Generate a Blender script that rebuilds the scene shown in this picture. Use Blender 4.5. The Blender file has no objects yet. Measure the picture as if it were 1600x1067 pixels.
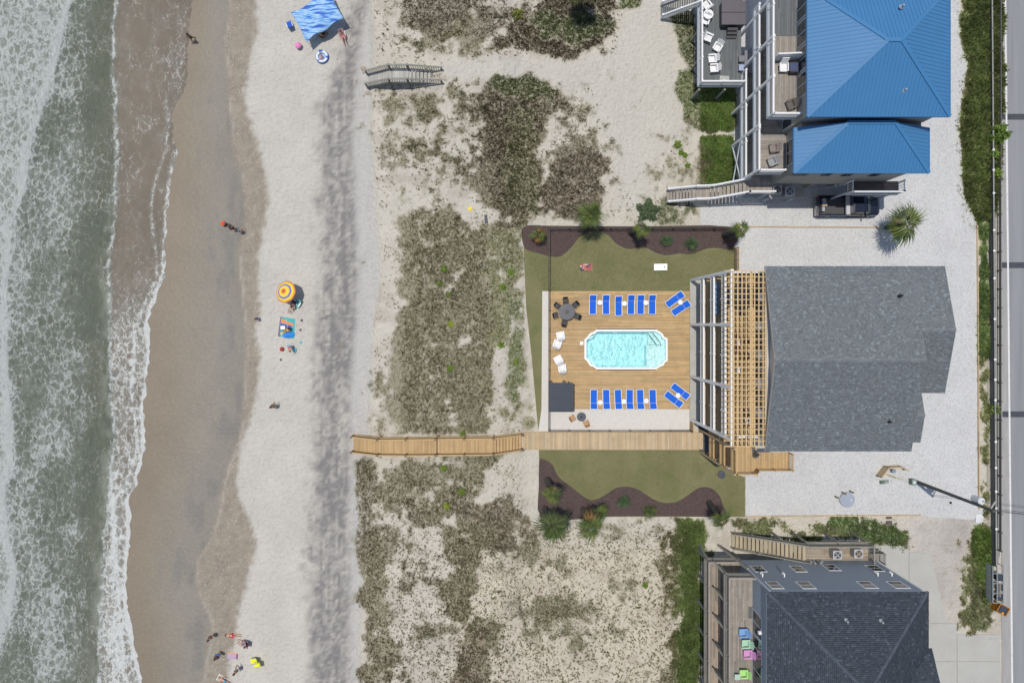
import bpy, bmesh, math, random
import numpy as np
from mathutils import Vector, Matrix
random.seed(7); np.random.seed(7)
PI = math.pi
C = bpy.context.scene.collection
SC = bpy.context.scene
# ------------------------------------------------------------------ camera, world, sun, exposure
H = 68.0                      # height of the drone in metres
S = H / (1600 * 24 / 36)      # metres per photo pixel on the ground
NX, NY = 785.0, 506.0         # photo pixel straight below the camera
cam_d = bpy.data.cameras.new('camera'); cam = bpy.data.objects.new('camera', cam_d); C.objects.link(cam)
cam.location = (0, 0, H); cam.rotation_euler = (0, 0, 0)
cam_d.lens = 24; cam_d.sensor_width = 36; cam_d.sensor_fit = 'HORIZONTAL'
cam_d.shift_x = (800 - NX) / 1600; cam_d.shift_y = (NY - 533.5) / 1600
cam_d.clip_start = 0.5; cam_d.clip_end = 4000
SC.camera = cam
SUNV = Vector((0.16, -0.138, -1)).normalized()      # direction the light travels
world = bpy.data.worlds.new("World"); SC.world = world; world.use_nodes = True
wn = world.node_tree.nodes; wn.clear()
sky = wn.new('ShaderNodeTexSky'); sky.sky_type = 'NISHITA'; sky.sun_disc = False
sky.sun_elevation = math.asin(-SUNV.z)
sky.sun_rotation = math.atan2(-SUNV.x, -SUNV.y)
bg = wn.new('ShaderNodeBackground'); bg.inputs[1].default_value = 0.105
wo = wn.new('ShaderNodeOutputWorld')
world.node_tree.links.new(sky.outputs[0], bg.inputs[0]); world.node_tree.links.new(bg.outputs[0], wo.inputs[0])
sun_d = bpy.data.lights.new('sun', 'SUN'); sun_d.energy = 3.1; sun_d.angle = math.radians(0.53); sun_d.color = (1.0, 0.945, 0.86)
sun = bpy.data.objects.new('sun', sun_d); C.objects.link(sun)
sun.rotation_euler = SUNV.to_track_quat('-Z', 'Y').to_euler(); sun.location = (-20, 20, 100)
SC.view_settings.view_transform = 'Standard'; SC.view_settings.look = 'None'
SC.view_settings.exposure = 0.0; SC.view_settings.gamma = 1.0; SC.view_settings.use_curve_mapping = False

# ------------------------------------------------------------------ coordinates
def W(px, py, z=0.0):
    k = S * (1 - z / H)
    return Vector(((px - NX) * k, (NY - py) * k, z))
def X(px): return (px - NX) * S
def Y(py): return (NY - py) * S

# ------------------------------------------------------------------ mesh builder
class MB:
    def __init__(s): s.v = []; s.f = []; s.c = []; s.col = (1, 1, 1)
    def add(s, vs, fs, col=None):
        n = len(s.v); s.v.extend([tuple(v) for v in vs])
        s.f.extend([tuple(i + n for i in f) for f in fs])
        c = col if col is not None else s.col
        s.c.extend([c] * len(vs)); return s
    def box(s, cx, cy, cz, sx, sy, sz, rz=0, col=None):
        c, n = math.cos(rz), math.sin(rz); vs = []
        for dz in (-.5, .5):
            for dx, dy in ((-.5, -.5), (.5, -.5), (.5, .5), (-.5, .5)):
                x, y = dx * sx, dy * sy
                vs.append((cx + x * c - y * n, cy + x * n + y * c, cz + dz * sz))
        return s.add(vs, [(3, 2, 1, 0), (4, 5, 6, 7), (0, 1, 5, 4), (1, 2, 6, 5), (2, 3, 7, 6), (3, 0, 4, 7)], col)
    def bx(s, x0, x1, y0, y1, z0, z1, col=None):
        return s.box((x0 + x1) / 2, (y0 + y1) / 2, (z0 + z1) / 2, abs(x1 - x0), abs(y1 - y0), abs(z1 - z0), 0, col)
    def bar(s, p, q, w, h, col=None, up=(0, 0, 1)):
        p = Vector(p); q = Vector(q); d = (q - p)
        if d.length < 1e-6: return s
        d.normalize(); u = Vector(up)
        if abs(d.dot(u)) > .99: u = Vector((1, 0, 0))
        a = d.cross(u).normalized(); b = a.cross(d).normalized()
        vs = []
        for o in (p, q):
            for i, j in ((-1, -1), (1, -1), (1, 1), (-1, 1)):
                vs.append(o + a * (i * w / 2) + b * (j * h / 2))
        return s.add(vs, [(3, 2, 1, 0), (4, 5, 6, 7), (0, 1, 5, 4), (1, 2, 6, 5), (2, 3, 7, 6), (3, 0, 4, 7)], col)
    def cyl(s, p, q, r0, r1=None, n=10, col=None, cap=True):
        r1 = r0 if r1 is None else r1
        p = Vector(p); q = Vector(q); d = (q - p).normalized()
        u = Vector((0, 0, 1)) if abs(d.z) < .9 else Vector((1, 0, 0))
        a = d.cross(u).normalized(); b = d.cross(a).normalized()
        vs = []
        for o, r in ((p, r0), (q, r1)):
            for i in range(n):
                t = 2 * PI * i / n; vs.append(o + a * (math.cos(t) * r) + b * (math.sin(t) * r))
        fs = [(i, (i + 1) % n, n + (i + 1) % n, n + i) for i in range(n)]
        if cap: fs += [tuple(range(n))[::-1], tuple(range(n, 2 * n))]
        return s.add(vs, fs, col)
    def lathe(s, prof, n=16, cx=0, cy=0, col=None, close=True):
        vs = []; fs = []; m = len(prof)
        for r, z in prof:
            for i in range(n):
                t = 2 * PI * i / n; vs.append((cx + r * math.cos(t), cy + r * math.sin(t), z))
        for j in range(m - 1):
            for i in range(n):
                fs.append((j * n + i, j * n + (i + 1) % n, (j + 1) * n + (i + 1) % n, (j + 1) * n + i))
        if close: fs += [tuple(range(n))[::-1], tuple(range((m - 1) * n, m * n))]
        return s.add(vs, fs, col)
    def prism(s, poly, z0, z1, col=None):
        n = len(poly); a = sum(poly[i][0] * poly[(i + 1) % n][1] - poly[(i + 1) % n][0] * poly[i][1] for i in range(n))
        if a < 0: poly = poly[::-1]
        vs = [(x, y, z0) for x, y in poly] + [(x, y, z1) for x, y in poly]
        fs = [tuple(range(n))[::-1], tuple(range(n, 2 * n))] + [(i, (i + 1) % n, n + (i + 1) % n, n + i) for i in range(n)]
        return s.add(vs, fs, col)
    def build(s, name, m, parent=None, world=True, kind=None, smooth=False, label=None, bevel=0):
        me = bpy.data.meshes.new(name)
        off = Vector((0, 0, 0))
        if parent is not None and world:
            p = parent
            while p is not None: off += p.location; p = p.parent
        me.from_pydata([(v[0] - off.x, v[1] - off.y, v[2] - off.z) for v in s.v], [], s.f)
        at = me.attributes.new('col', 'FLOAT_COLOR', 'POINT')
        at.data.foreach_set('color', np.array([(c[0], c[1], c[2], 1) for c in s.c], dtype=np.float32).ravel())
        if m is not None: me.materials.append(m)
        if smooth: me.polygons.foreach_set('use_smooth', [True] * len(me.polygons))
        me.update()
        o = bpy.data.objects.new(name, me); C.objects.link(o)
        if parent is not None: o.parent = parent
        if kind: o['kind'] = kind
        if label: o['label'] = label
        if bevel:
            bm = bmesh.new(); bm.from_mesh(me)
            bmesh.ops.bevel(bm, geom=[e for e in bm.edges], offset=bevel, segments=1, affect='EDGES')
            bm.to_mesh(me); bm.free()
        return o
def thing(name, label, cat, loc=(0, 0, 0), rz=0, group=None):
    o = bpy.data.objects.new(name, None); C.objects.link(o); o.empty_display_size = .3
    o.location = loc; o.rotation_euler = (0, 0, rz); o['label'] = label; o['category'] = cat
    if group: o['group'] = group
    return o
def tag(o, label, cat, group=None):
    o['label'] = label; o['category'] = cat
    if group: o['group'] = group
    return o
KIDS = {}
def kids(o):
    return [c for c in C.objects if c.parent is o]
def copy_tree(o, loc, rz=0, label=None, group=None, parent=None, _kids=None):
    if _kids is None:
        if o.name not in KIDS:
            d = {}
            for c in C.objects:
                if c.parent is not None: d.setdefault(c.parent.name, []).append(c)
            KIDS[o.name] = d
        _kids = KIDS[o.name]
    c = o.copy(); C.objects.link(c); c.parent = parent
    if parent is None:
        c.location = loc; c.rotation_euler = (0, 0, rz)
        if label: c['label'] = label
        if group: c['group'] = group
    for ch in _kids.get(o.name, []): copy_tree(ch, None, 0, None, None, c, _kids)
    return c
def link_data(name, me, parent, loc=(0, 0, 0), rot=(0, 0, 0), scale=(1, 1, 1)):
    o = bpy.data.objects.new(name, me); C.objects.link(o); o.parent = parent
    o.location = loc; o.rotation_euler = rot; o.scale = scale
    return o

# ------------------------------------------------------------------ materials
class NT:
    def __init__(s, name):
        s.m = bpy.data.materials.new(name); s.m.use_nodes = True; s.t = s.m.node_tree; s.n = s.t.nodes; s.n.clear()
        s.out = s.n.new('ShaderNodeOutputMaterial'); s.p = s.n.new('ShaderNodeBsdfPrincipled')
        s.t.links.new(s.p.outputs[0], s.out.inputs[0])
    def l(s, a, b): s.t.links.new(a, b)
    def coord(s, obj=False):
        if obj: return s.n.new('ShaderNodeTexCoord').outputs['Object']
        g = s.n.new('ShaderNodeNewGeometry'); return g.outputs['Position']
    def map(s, v, scale=(1, 1, 1), rot=(0, 0, 0)):
        m = s.n.new('ShaderNodeMapping'); m.inputs['Scale'].default_value = scale; m.inputs['Rotation'].default_value = rot
        s.l(v, m.inputs[0]); return m.outputs[0]
    def noise(s, v, scale, detail=3, rough=.55, dist=0, typ='FBM'):
        n = s.n.new('ShaderNodeTexNoise'); n.noise_type = typ
        n.inputs['Scale'].default_value = scale; n.inputs['Detail'].default_value = detail
        n.inputs['Roughness'].default_value = rough; n.inputs['Distortion'].default_value = dist
        s.l(v, n.inputs['Vector']); return n.outputs[0]
    def vor(s, v, scale, feat='F1', rnd=1):
        n = s.n.new('ShaderNodeTexVoronoi'); n.feature = feat; n.inputs['Scale'].default_value = scale
        n.inputs['Randomness'].default_value = rnd
        s.l(v, n.inputs['Vector']); return n
    def mr(s, v, a, b, c=0., d=1., clamp=True, smooth=False):
        n = s.n.new('ShaderNodeMapRange'); n.clamp = clamp
        if smooth: n.interpolation_type = 'SMOOTHSTEP'
        n.inputs[1].default_value = a; n.inputs[2].default_value = b; n.inputs[3].default_value = c; n.inputs[4].default_value = d
        if hasattr(v, 'links'): s.l(v, n.inputs[0])
        else: n.inputs[0].default_value = v
        return n.outputs[0]
    def ma(s, op, a, b=None, c=None):
        n = s.n.new('ShaderNodeMath'); n.operation = op
        for i, v in enumerate((a, b, c)):
            if v is None: continue
            if hasattr(v, 'links'): s.l(v, n.inputs[i])
            else: n.inputs[i].default_value = v
        return n.outputs[0]
    def mix(s, f, a, b, mode='MIX'):
        n = s.n.new('ShaderNodeMix'); n.data_type = 'RGBA'; n.blend_type = mode
        for i, v in ((0, f), (6, a), (7, b)):
            if hasattr(v, 'links'): s.l(v, n.inputs[i])
            elif i == 0: n.inputs[i].default_value = v
            else: n.inputs[i].default_value = (*v[:3], 1)
        return n.outputs[2]
    def attr(s, name):
        n = s.n.new('ShaderNodeAttribute'); n.attribute_name = name; return n
    def bump(s, h, strength=.3, dist=.02, nrm=None):
        n = s.n.new('ShaderNodeBump'); n.inputs['Strength'].default_value = strength; n.inputs['Distance'].default_value = dist
        s.l(h, n.inputs['Height'])
        if nrm is not None: s.l(nrm, n.inputs['Normal'])
        return n.outputs[0]
    def done(s, col=None, rough=None, nrm=None, metal=None, spec=None):
        for k, v in (('Base Color', col), ('Roughness', rough), ('Normal', nrm), ('Metallic', metal), ('Specular IOR Level', spec)):
            if v is None: continue
            if hasattr(v, 'links'): s.l(v, s.p.inputs[k])
            elif k == 'Base Color': s.p.inputs[k].default_value = (*v[:3], 1)
            else: s.p.inputs[k].default_value = v
        return s.m
def simple(name, col, rough=.6, var=.12, scale=3.0, metal=0, bump=.15, bscale=30, spec=.5, usecol=False, dirt=0):
    t = NT(name); v = t.coord(True)
    n1 = t.noise(v, scale, 4, .6); n2 = t.noise(v, scale * 9, 2)
    f = t.mr(t.ma('ADD', t.ma('MULTIPLY', n1, .65), t.ma('MULTIPLY', n2, .35)), .3, .7, 1 - var, 1 + var)
    base = col
    if usecol:
        base = t.mix(1, col, t.attr('col').outputs['Color'], 'MULTIPLY')
    cc = t.n.new('ShaderNodeVectorMath'); cc.operation = 'SCALE'
    if hasattr(base, 'links'): t.l(base, cc.inputs[0])
    else: cc.inputs[0].default_value = col[:3]
    t.l(f, cc.inputs['Scale'])
    c = cc.outputs[0]
    if dirt: c = t.mix(t.mr(t.noise(v, scale * .5, 5, .7), .5, .75, 0, dirt), c, (.13, .115, .09))
    nb = t.bump(t.noise(v, bscale, 3), bump, .01) if bump else None
    return t.done(c, rough, nb, metal, spec)

# ------------------------------------------------------------------ numpy noise and masks
_tab = [np.random.RandomState(i).rand(256, 256) for i in range(6)]
def vn(x, y, sd=0):
    t = _tab[sd % 6]; x = x + sd * 17.3; y = y + sd * 9.1
    xi = np.floor(x).astype(int); yi = np.floor(y).astype(int); fx = x - xi; fy = y - yi
    fx = fx * fx * (3 - 2 * fx); fy = fy * fy * (3 - 2 * fy)
    a = t[yi & 255, xi & 255]; b = t[yi & 255, (xi + 1) & 255]; c = t[(yi + 1) & 255, xi & 255]; d = t[(yi + 1) & 255, (xi + 1) & 255]
    return (a * (1 - fx) + b * fx) * (1 - fy) + (c * (1 - fx) + d * fx) * fy
def fbm(x, y, sd=0, o=4):
    r = 0; a = .5; tot = 0
    for i in range(o):
        r = r + a * vn(x, y, sd + i); tot += a; a *= .55; x = x * 2.03 + 5.1; y = y * 2.03 + 1.7
    return r / tot
def sst(x, a, b):
    t = np.clip((x - a) / (b - a), 0, 1); return t * t * (3 - 2 * t)
def sdf(px, py, poly):            # signed distance to a polygon in pixels, negative inside
    d = np.full(px.shape, 1e9); ins = np.zeros(px.shape, bool); n = len(poly)
    for i in range(n):
        x0, y0 = poly[i]; x1, y1 = poly[(i + 1) % n]
        ex, ey = x1 - x0, y1 - y0; L = ex * ex + ey * ey + 1e-9
        t = np.clip(((px - x0) * ex + (py - y0) * ey) / L, 0, 1)
        d = np.minimum(d, (px - x0 - t * ex) ** 2 + (py - y0 - t * ey) ** 2)
        if y0 != y1:
            c = ((y0 > py) != (y1 > py)) & (px < (x1 - x0) * (py - y0) / (y1 - y0) + x0); ins ^= c
    d = np.sqrt(d); return np.where(ins, -d, d)
def pl(y, pts):                    # polyline x(y)
    a = np.array(pts, float); return np.interp(y, a[:, 1], a[:, 0])
def smooth_poly(pts, n=6):
    out = []; m = len(pts)
    for i in range(m):
        p0, p1, p2, p3 = [np.array(pts[(i + k) % m], float) for k in (-1, 0, 1, 2)]
        for j in range(n):
            t = j / n
            out.append(tuple(.5 * ((2 * p1) + (-p0 + p2) * t + (2 * p0 - 5 * p1 + 4 * p2 - p3) * t * t + (-p0 + 3 * p1 - 3 * p2 + p3) * t ** 3)))
    return out
# ------------------------------------------------------------------ maps of the land (photo pixels, 2 px raster)
RX0, RY0, RST = -200, -200, 2.0
rx = np.arange(RX0, 1800, RST); ry = np.arange(RY0, 1300, RST)
PX, PY = np.meshgrid(rx, ry)
def samp(R, px, py):
    i = np.clip((px - RX0) / RST, 0, len(rx) - 1.001); j = np.clip((py - RY0) / RST, 0, len(ry) - 1.001)
    i0 = i.astype(int); j0 = j.astype(int); fx = i - i0; fy = j - j0
    if R.ndim == 3: fx = fx[..., None]; fy = fy[..., None]
    return (R[j0, i0] * (1 - fx) + R[j0, i0 + 1] * fx) * (1 - fy) + (R[j0 + 1, i0] * (1 - fx) + R[j0 + 1, i0 + 1] * fx) * fy
TOE = [(578, -200), (578, 0), (582, 100), (577, 200), (585, 300), (591, 400), (592, 450), (582, 500), (578, 600), (574, 650), (582, 700), (576, 800), (566, 900), (560, 1000), (565, 1300)]
WETB = [(405, -200), (403, 0), (400, 60), (385, 130), (383, 160), (400, 210), (412, 260), (420, 300), (416, 350), (405, 400), (403, 430), (408, 480), (399, 520), (408, 560), (405, 600), (395, 650), (380, 690), (370, 740), (375, 780), (396, 820), (401, 850), (385, 920), (372, 960), (366, 1000), (355, 1067), (350, 1300)]
WET2 = [(356, -200), (357, 30), (352, 60), (357, 150), (362, 220), (378, 270), (384, 330), (374, 400), (380, 450), (384, 520), (384, 600), (376, 680), (350, 760), (335, 830), (306, 880), (310, 930), (332, 975), (318, 1067), (315, 1300)]
SWASH = [(305, -200), (300, 0), (295, 60), (288, 128), (271, 162), (275, 236), (266, 287), (261, 337), (259, 375), (255, 431), (240, 469), (230, 510), (234, 540), (229, 600), (223, 637), (225, 697), (213, 763), (199, 779), (201, 845), (195, 923), (197, 962), (207, 1001), (221, 1067), (225, 1300)]
A = (.185, .185, .1); B = (.172, .145, .098); G = (.18, .2, .09); D = (.14, .205, .055); GY = (.185, .182, .115); Fg = (.135, .18, .07)
# zone: polygon, coverage, colour, feather, height
ZONES = [
 ([(632, 338), (700, 325), (760, 345), (800, 347), (815, 380), (818, 450), (800, 520), (775, 560), (770, 620), (765, 680), (700, 690), (620, 680), (612, 650), (622, 560), (630, 480), (620, 430), (625, 380)], .88, A, 14, .3),
 ([(625, 340), (660, 330), (660, 440), (665, 640), (640, 670), (612, 650), (622, 560), (627, 480), (622, 400)], .97, (0.206, 0.198, 0.108), 12, .32),
 ([(770, 350), (835, 380), (832, 560), (840, 670), (780, 675), (770, 560)], .5, (0.193, 0.219, 0.079), 16, .2),
 ([(798, 470), (815, 470), (816, 600), (806, 640), (795, 600)], .85, D, 9, .25),
 ([(590, 0), (650, -40), (660, 60), (690, 95), (640, 95), (592, 90)], .42, A, 18, .25),
 ([(628, -60), (745, -60), (742, 20), (722, 55), (690, 70), (660, 48), (640, 30)], .93, (0.219, 0.189, 0.144), 12, .35),
 ([(640, 60), (760, 30), (790, 80), (700, 95), (660, 90)], .45, A, 16, .25),
 ([(735, -50), (880, -50), (860, 30), (800, 60), (740, 60)], .5, (0.228, 0.206, 0.154), 18, .3),
 ([(772, 72), (800, 45), (830, 22), (880, -40), (965, -40), (957, 55), (945, 80), (880, 87), (820, 83)], .99, B, 8, .5),
 ([(820, 30), (900, 20), (950, 30), (940, 60), (850, 60)], .95, Fg, 14, .5),
 ([(965, -30), (1000, -30), (1000, 6), (970, 12)], .9, D, 6, .4),
 ([(738, 155), (765, 128), (800, 120), (850, 132), (890, 150), (905, 168), (862, 185), (842, 230), (852, 275), (835, 335), (780, 345), (748, 300), (752, 220)], .98, B, 10, .5),
 ([(760, 124), (820, 122), (870, 140), (860, 160), (800, 150)], .95, Fg, 8, .5),
 ([(800, 160), (835, 160), (842, 240), (840, 330), (785, 330), (790, 230)], .9, (0.175, 0.189, 0.091), 16, .5),
 ([(700, 140), (752, 130), (762, 240), (760, 345), (700, 330), (720, 250)], .55, GY, 18, .3),
 ([(850, 160), (930, 175), (960, 230), (900, 260), (850, 250)], .5, GY, 20, .25),
 ([(870, 250), (910, 240), (955, 250), (952, 290), (940, 318), (890, 345), (850, 330), (850, 280)], .92, (0.210, 0.175, 0.130), 10, .45),
 ([(598, 130), (690, 130), (700, 250), (690, 330), (600, 240), (610, 180)], .48, A, 20, .22),
 ([(625, 160), (690, 150), (690, 240), (670, 270), (625, 270)], .6, A, 18, .25),
 ([(592, 300), (625, 290), (625, 480), (596, 440)], .35, A, 14, .2),
 ([(583, 500), (620, 500), (612, 690), (580, 690)], .35, A, 12, .2),
 ([(1048, 22), (1095, 25), (1095, 110), (1075, 112), (1068, 90), (1062, 60)], .97, Fg, 5, .35),
 ([(1060, 112), (1095, 108), (1145, 140), (1145, 205), (1090, 208), (1075, 190), (1060, 150)], .99, D, 5, .3),
 ([(1090, 212), (1145, 212), (1145, 292), (1086, 292), (1094, 250)], .97, (0.123, 0.184, 0.049), 5, .3),
 ([(1015, 215), (1090, 200), (1098, 300), (1030, 345), (1025, 290)], .5, (0.228, 0.210, 0.123), 16, .2),
 ([(975, 320), (1090, 315), (1092, 352), (975, 352)], .6, Fg, 12, .3),
 ([(560, 720), (615, 715), (625, 800), (612, 900), (622, 1110), (570, 1110), (560, 1000), (566, 900)], .82, (0.210, 0.196, 0.119), 14, .32),
 ([(585, 712), (780, 708), (768, 760), (740, 800), (660, 830), (600, 800)], .78, A, 16, .3),
 ([(700, 790), (800, 770), (842, 850), (830, 872), (780, 868), (720, 840)], .9, (0.210, 0.184, 0.131), 12, .35),
 ([(620, 800), (700, 830), (690, 1110), (620, 1110)], .42, GY, 18, .25),
 ([(690, 820), (760, 830), (740, 920), (722, 970), (695, 950), (700, 880)], .85, A, 14, .32),
 ([(710, 985), (765, 975), (775, 1110), (705, 1110)], .85, (0.213, 0.175, 0.131), 14, .35),
 ([(760, 870), (1050, 840), (1055, 1110), (760, 1110)], .3, GY, 24, .18),
 ([(840, 940), (905, 930), (910, 960), (850, 975)], .7, A, 10, .25),
 ([(1030, 820), (1100, 815), (1098, 1110), (1030, 1110), (1050, 960), (1020, 920)], .78, (0.175, 0.175, 0.088), 18, .3),
 ([(1058, 812), (1098, 812), (1096, 1110), (1058, 1110), (1066, 950)], .99, (.12, .19, .045), 9, .4),
 ([(850, 810), (1060, 808), (1050, 850), (860, 850)], .36, (0.228, 0.228, 0.131), 16, .18),
 ([(1150, 812), (1330, 812), (1420, 830), (1405, 855), (1280, 845), (1160, 850)], .66, (0.201, 0.236, 0.105), 10, .18),
 ([(1290, 812), (1360, 815), (1418, 840), (1390, 855), (1320, 838)], .85, (0.140, 0.219, 0.079), 9, .22),
 ([(1500, -60), (1562, -60), (1565, 120), (1560, 250), (1548, 350), (1532, 420), (1528, 360), (1508, 300), (1502, 200), (1513, 110), (1504, 50)], .93, (0.175, 0.210, 0.074), 5, .6),
 ([(1528, 350), (1545, 350), (1544, 560), (1531, 570)], .8, (0.175, 0.245, 0.088), 5, .35),
 ([(1530, 560), (1545, 560), (1548, 830), (1532, 800)], .35, (0.210, 0.228, 0.105), 5, .2),
 ([(1520, 815), (1552, 830), (1556, 890), (1545, 950), (1515, 960), (1510, 880)], .93, (0.140, 0.210, 0.052), 8, .3),
 ([(1500, 870), (1520, 860), (1545, 960), (1540, 988), (1505, 980)], .6, (0.210, 0.228, 0.123), 10, .2),
]
rn1 = fbm(PX / 34, PY / 34, 1, 3); rn2 = fbm(PX / 9, PY / 9, 3, 3)
rn = rn1 * .55 + rn2 * .45; rn = np.clip((rn - .27) / .46, 0, 1)
VEG = np.zeros(PX.shape); VCOL = np.zeros(PX.shape + (3,)); VCOL[:] = A; VH = np.full(PX.shape, .2)
warp = (fbm(PX / 24, PY / 24, 2, 4) - .5) * 52
for poly, cov, col, fe, hh in ZONES:
    xs = [p[0] for p in poly]; ys = [p[1] for p in poly]
    i0 = max(0, int((min(xs) - 50 - RX0) / RST)); i1 = min(len(rx), int((max(xs) + 50 - RX0) / RST))
    j0 = max(0, int((min(ys) - 50 - RY0) / RST)); j1 = min(len(ry), int((max(ys) + 50 - RY0) / RST))
    sl = (slice(j0, j1), slice(i0, i1))
    d = sdf(PX[sl], PY[sl], poly) + warp[sl] * min(1, fe / 12)
    m = 1 - sst(d, -fe * .9, fe * 1.3)
    c = m * cov
    p = (sst(c - rn[sl], -.16, .2) if cov < .94 else sst(m + .3 - rn[sl] * .5, .2, .75))
    w = np.clip(m * 1.5 - .2 + (rn2[sl] - .5) * 1.2 * (m > .02) * (m < .98), 0, 1)
    VEG[sl] = np.maximum(VEG[sl] * (1 - w * (cov > .9)), p) if cov > .9 else np.maximum(VEG[sl], p)
    VCOL[sl] = VCOL[sl] * (1 - w[..., None]) + np.array(col) * w[..., None]
    VH[sl] = VH[sl] * (1 - w) + hh * w
# keep plants off the built ground
KEEP = [([(818, 355), (1165, 350), (1165, 808), (842, 808), (842, 700), (820, 560)], 0),
        ([(1092, 322), (1250, 322), (1262, 60), (1490, -10), (1500, 60), (1512, 110), (1502, 200), (1506, 300), (1528, 352), (1528, 805), (1160, 806)], 0),
        ([(572, 100), (640, 92), (692, 100), (692, 128), (630, 136), (575, 140)], 0), ([(552, 680), (820, 676), (820, 704), (552, 710)], 0),
        ([(1545, 330), (1640, 330), (1640, 1200), (1552, 1200)], 0), ([(1563, -200), (1800, -200), (1800, 500), (1566, 400)], 0)]
for poly, _ in KEEP:
    d = sdf(PX, PY, poly); VEG *= sst(d, -1.5, 1.5)

def terrain(x, y):               # world metres -> height of the land
    px = NX + x / S; py = NY - y / S
    toe = pl(py, TOE)
    beach = -.55 - np.clip((toe - px) / 400, 0, 1.2) * 1.35 - np.clip((toe - 480 - px) / 400, 0, 2) * 1.0
    dz = .55 * fbm(px / 60, py / 60, 4, 3) - .12
    dune = (dz + .55) * sst(px, toe, toe + 60) * (1 - sst(px, 775, 826))
    d2 = np.where((py > 800) & (px > 700), sst(py, 815, 860), 0) * (1 - sst(px, 1010, 1060)) * sst(px, 760, 800) * (.45 * fbm(px / 50, py / 50, 2, 3) - .1)
    d3 = np.where(py < 345, 1 - sst(py, 310, 345), 0) * (1 - sst(px, 930, 980)) * sst(px, 760, 800) * (.5 * fbm(px / 50, py / 50, 2, 3) - .1)
    t = sst(px, toe - 5, toe + 7)
    return beach * (1 - t) + (dune + d2 + d3 - .02) * t
def proj(x, y, z):
    k = S * (1 - z / H); return NX + x / k, NY - y / k

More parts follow.
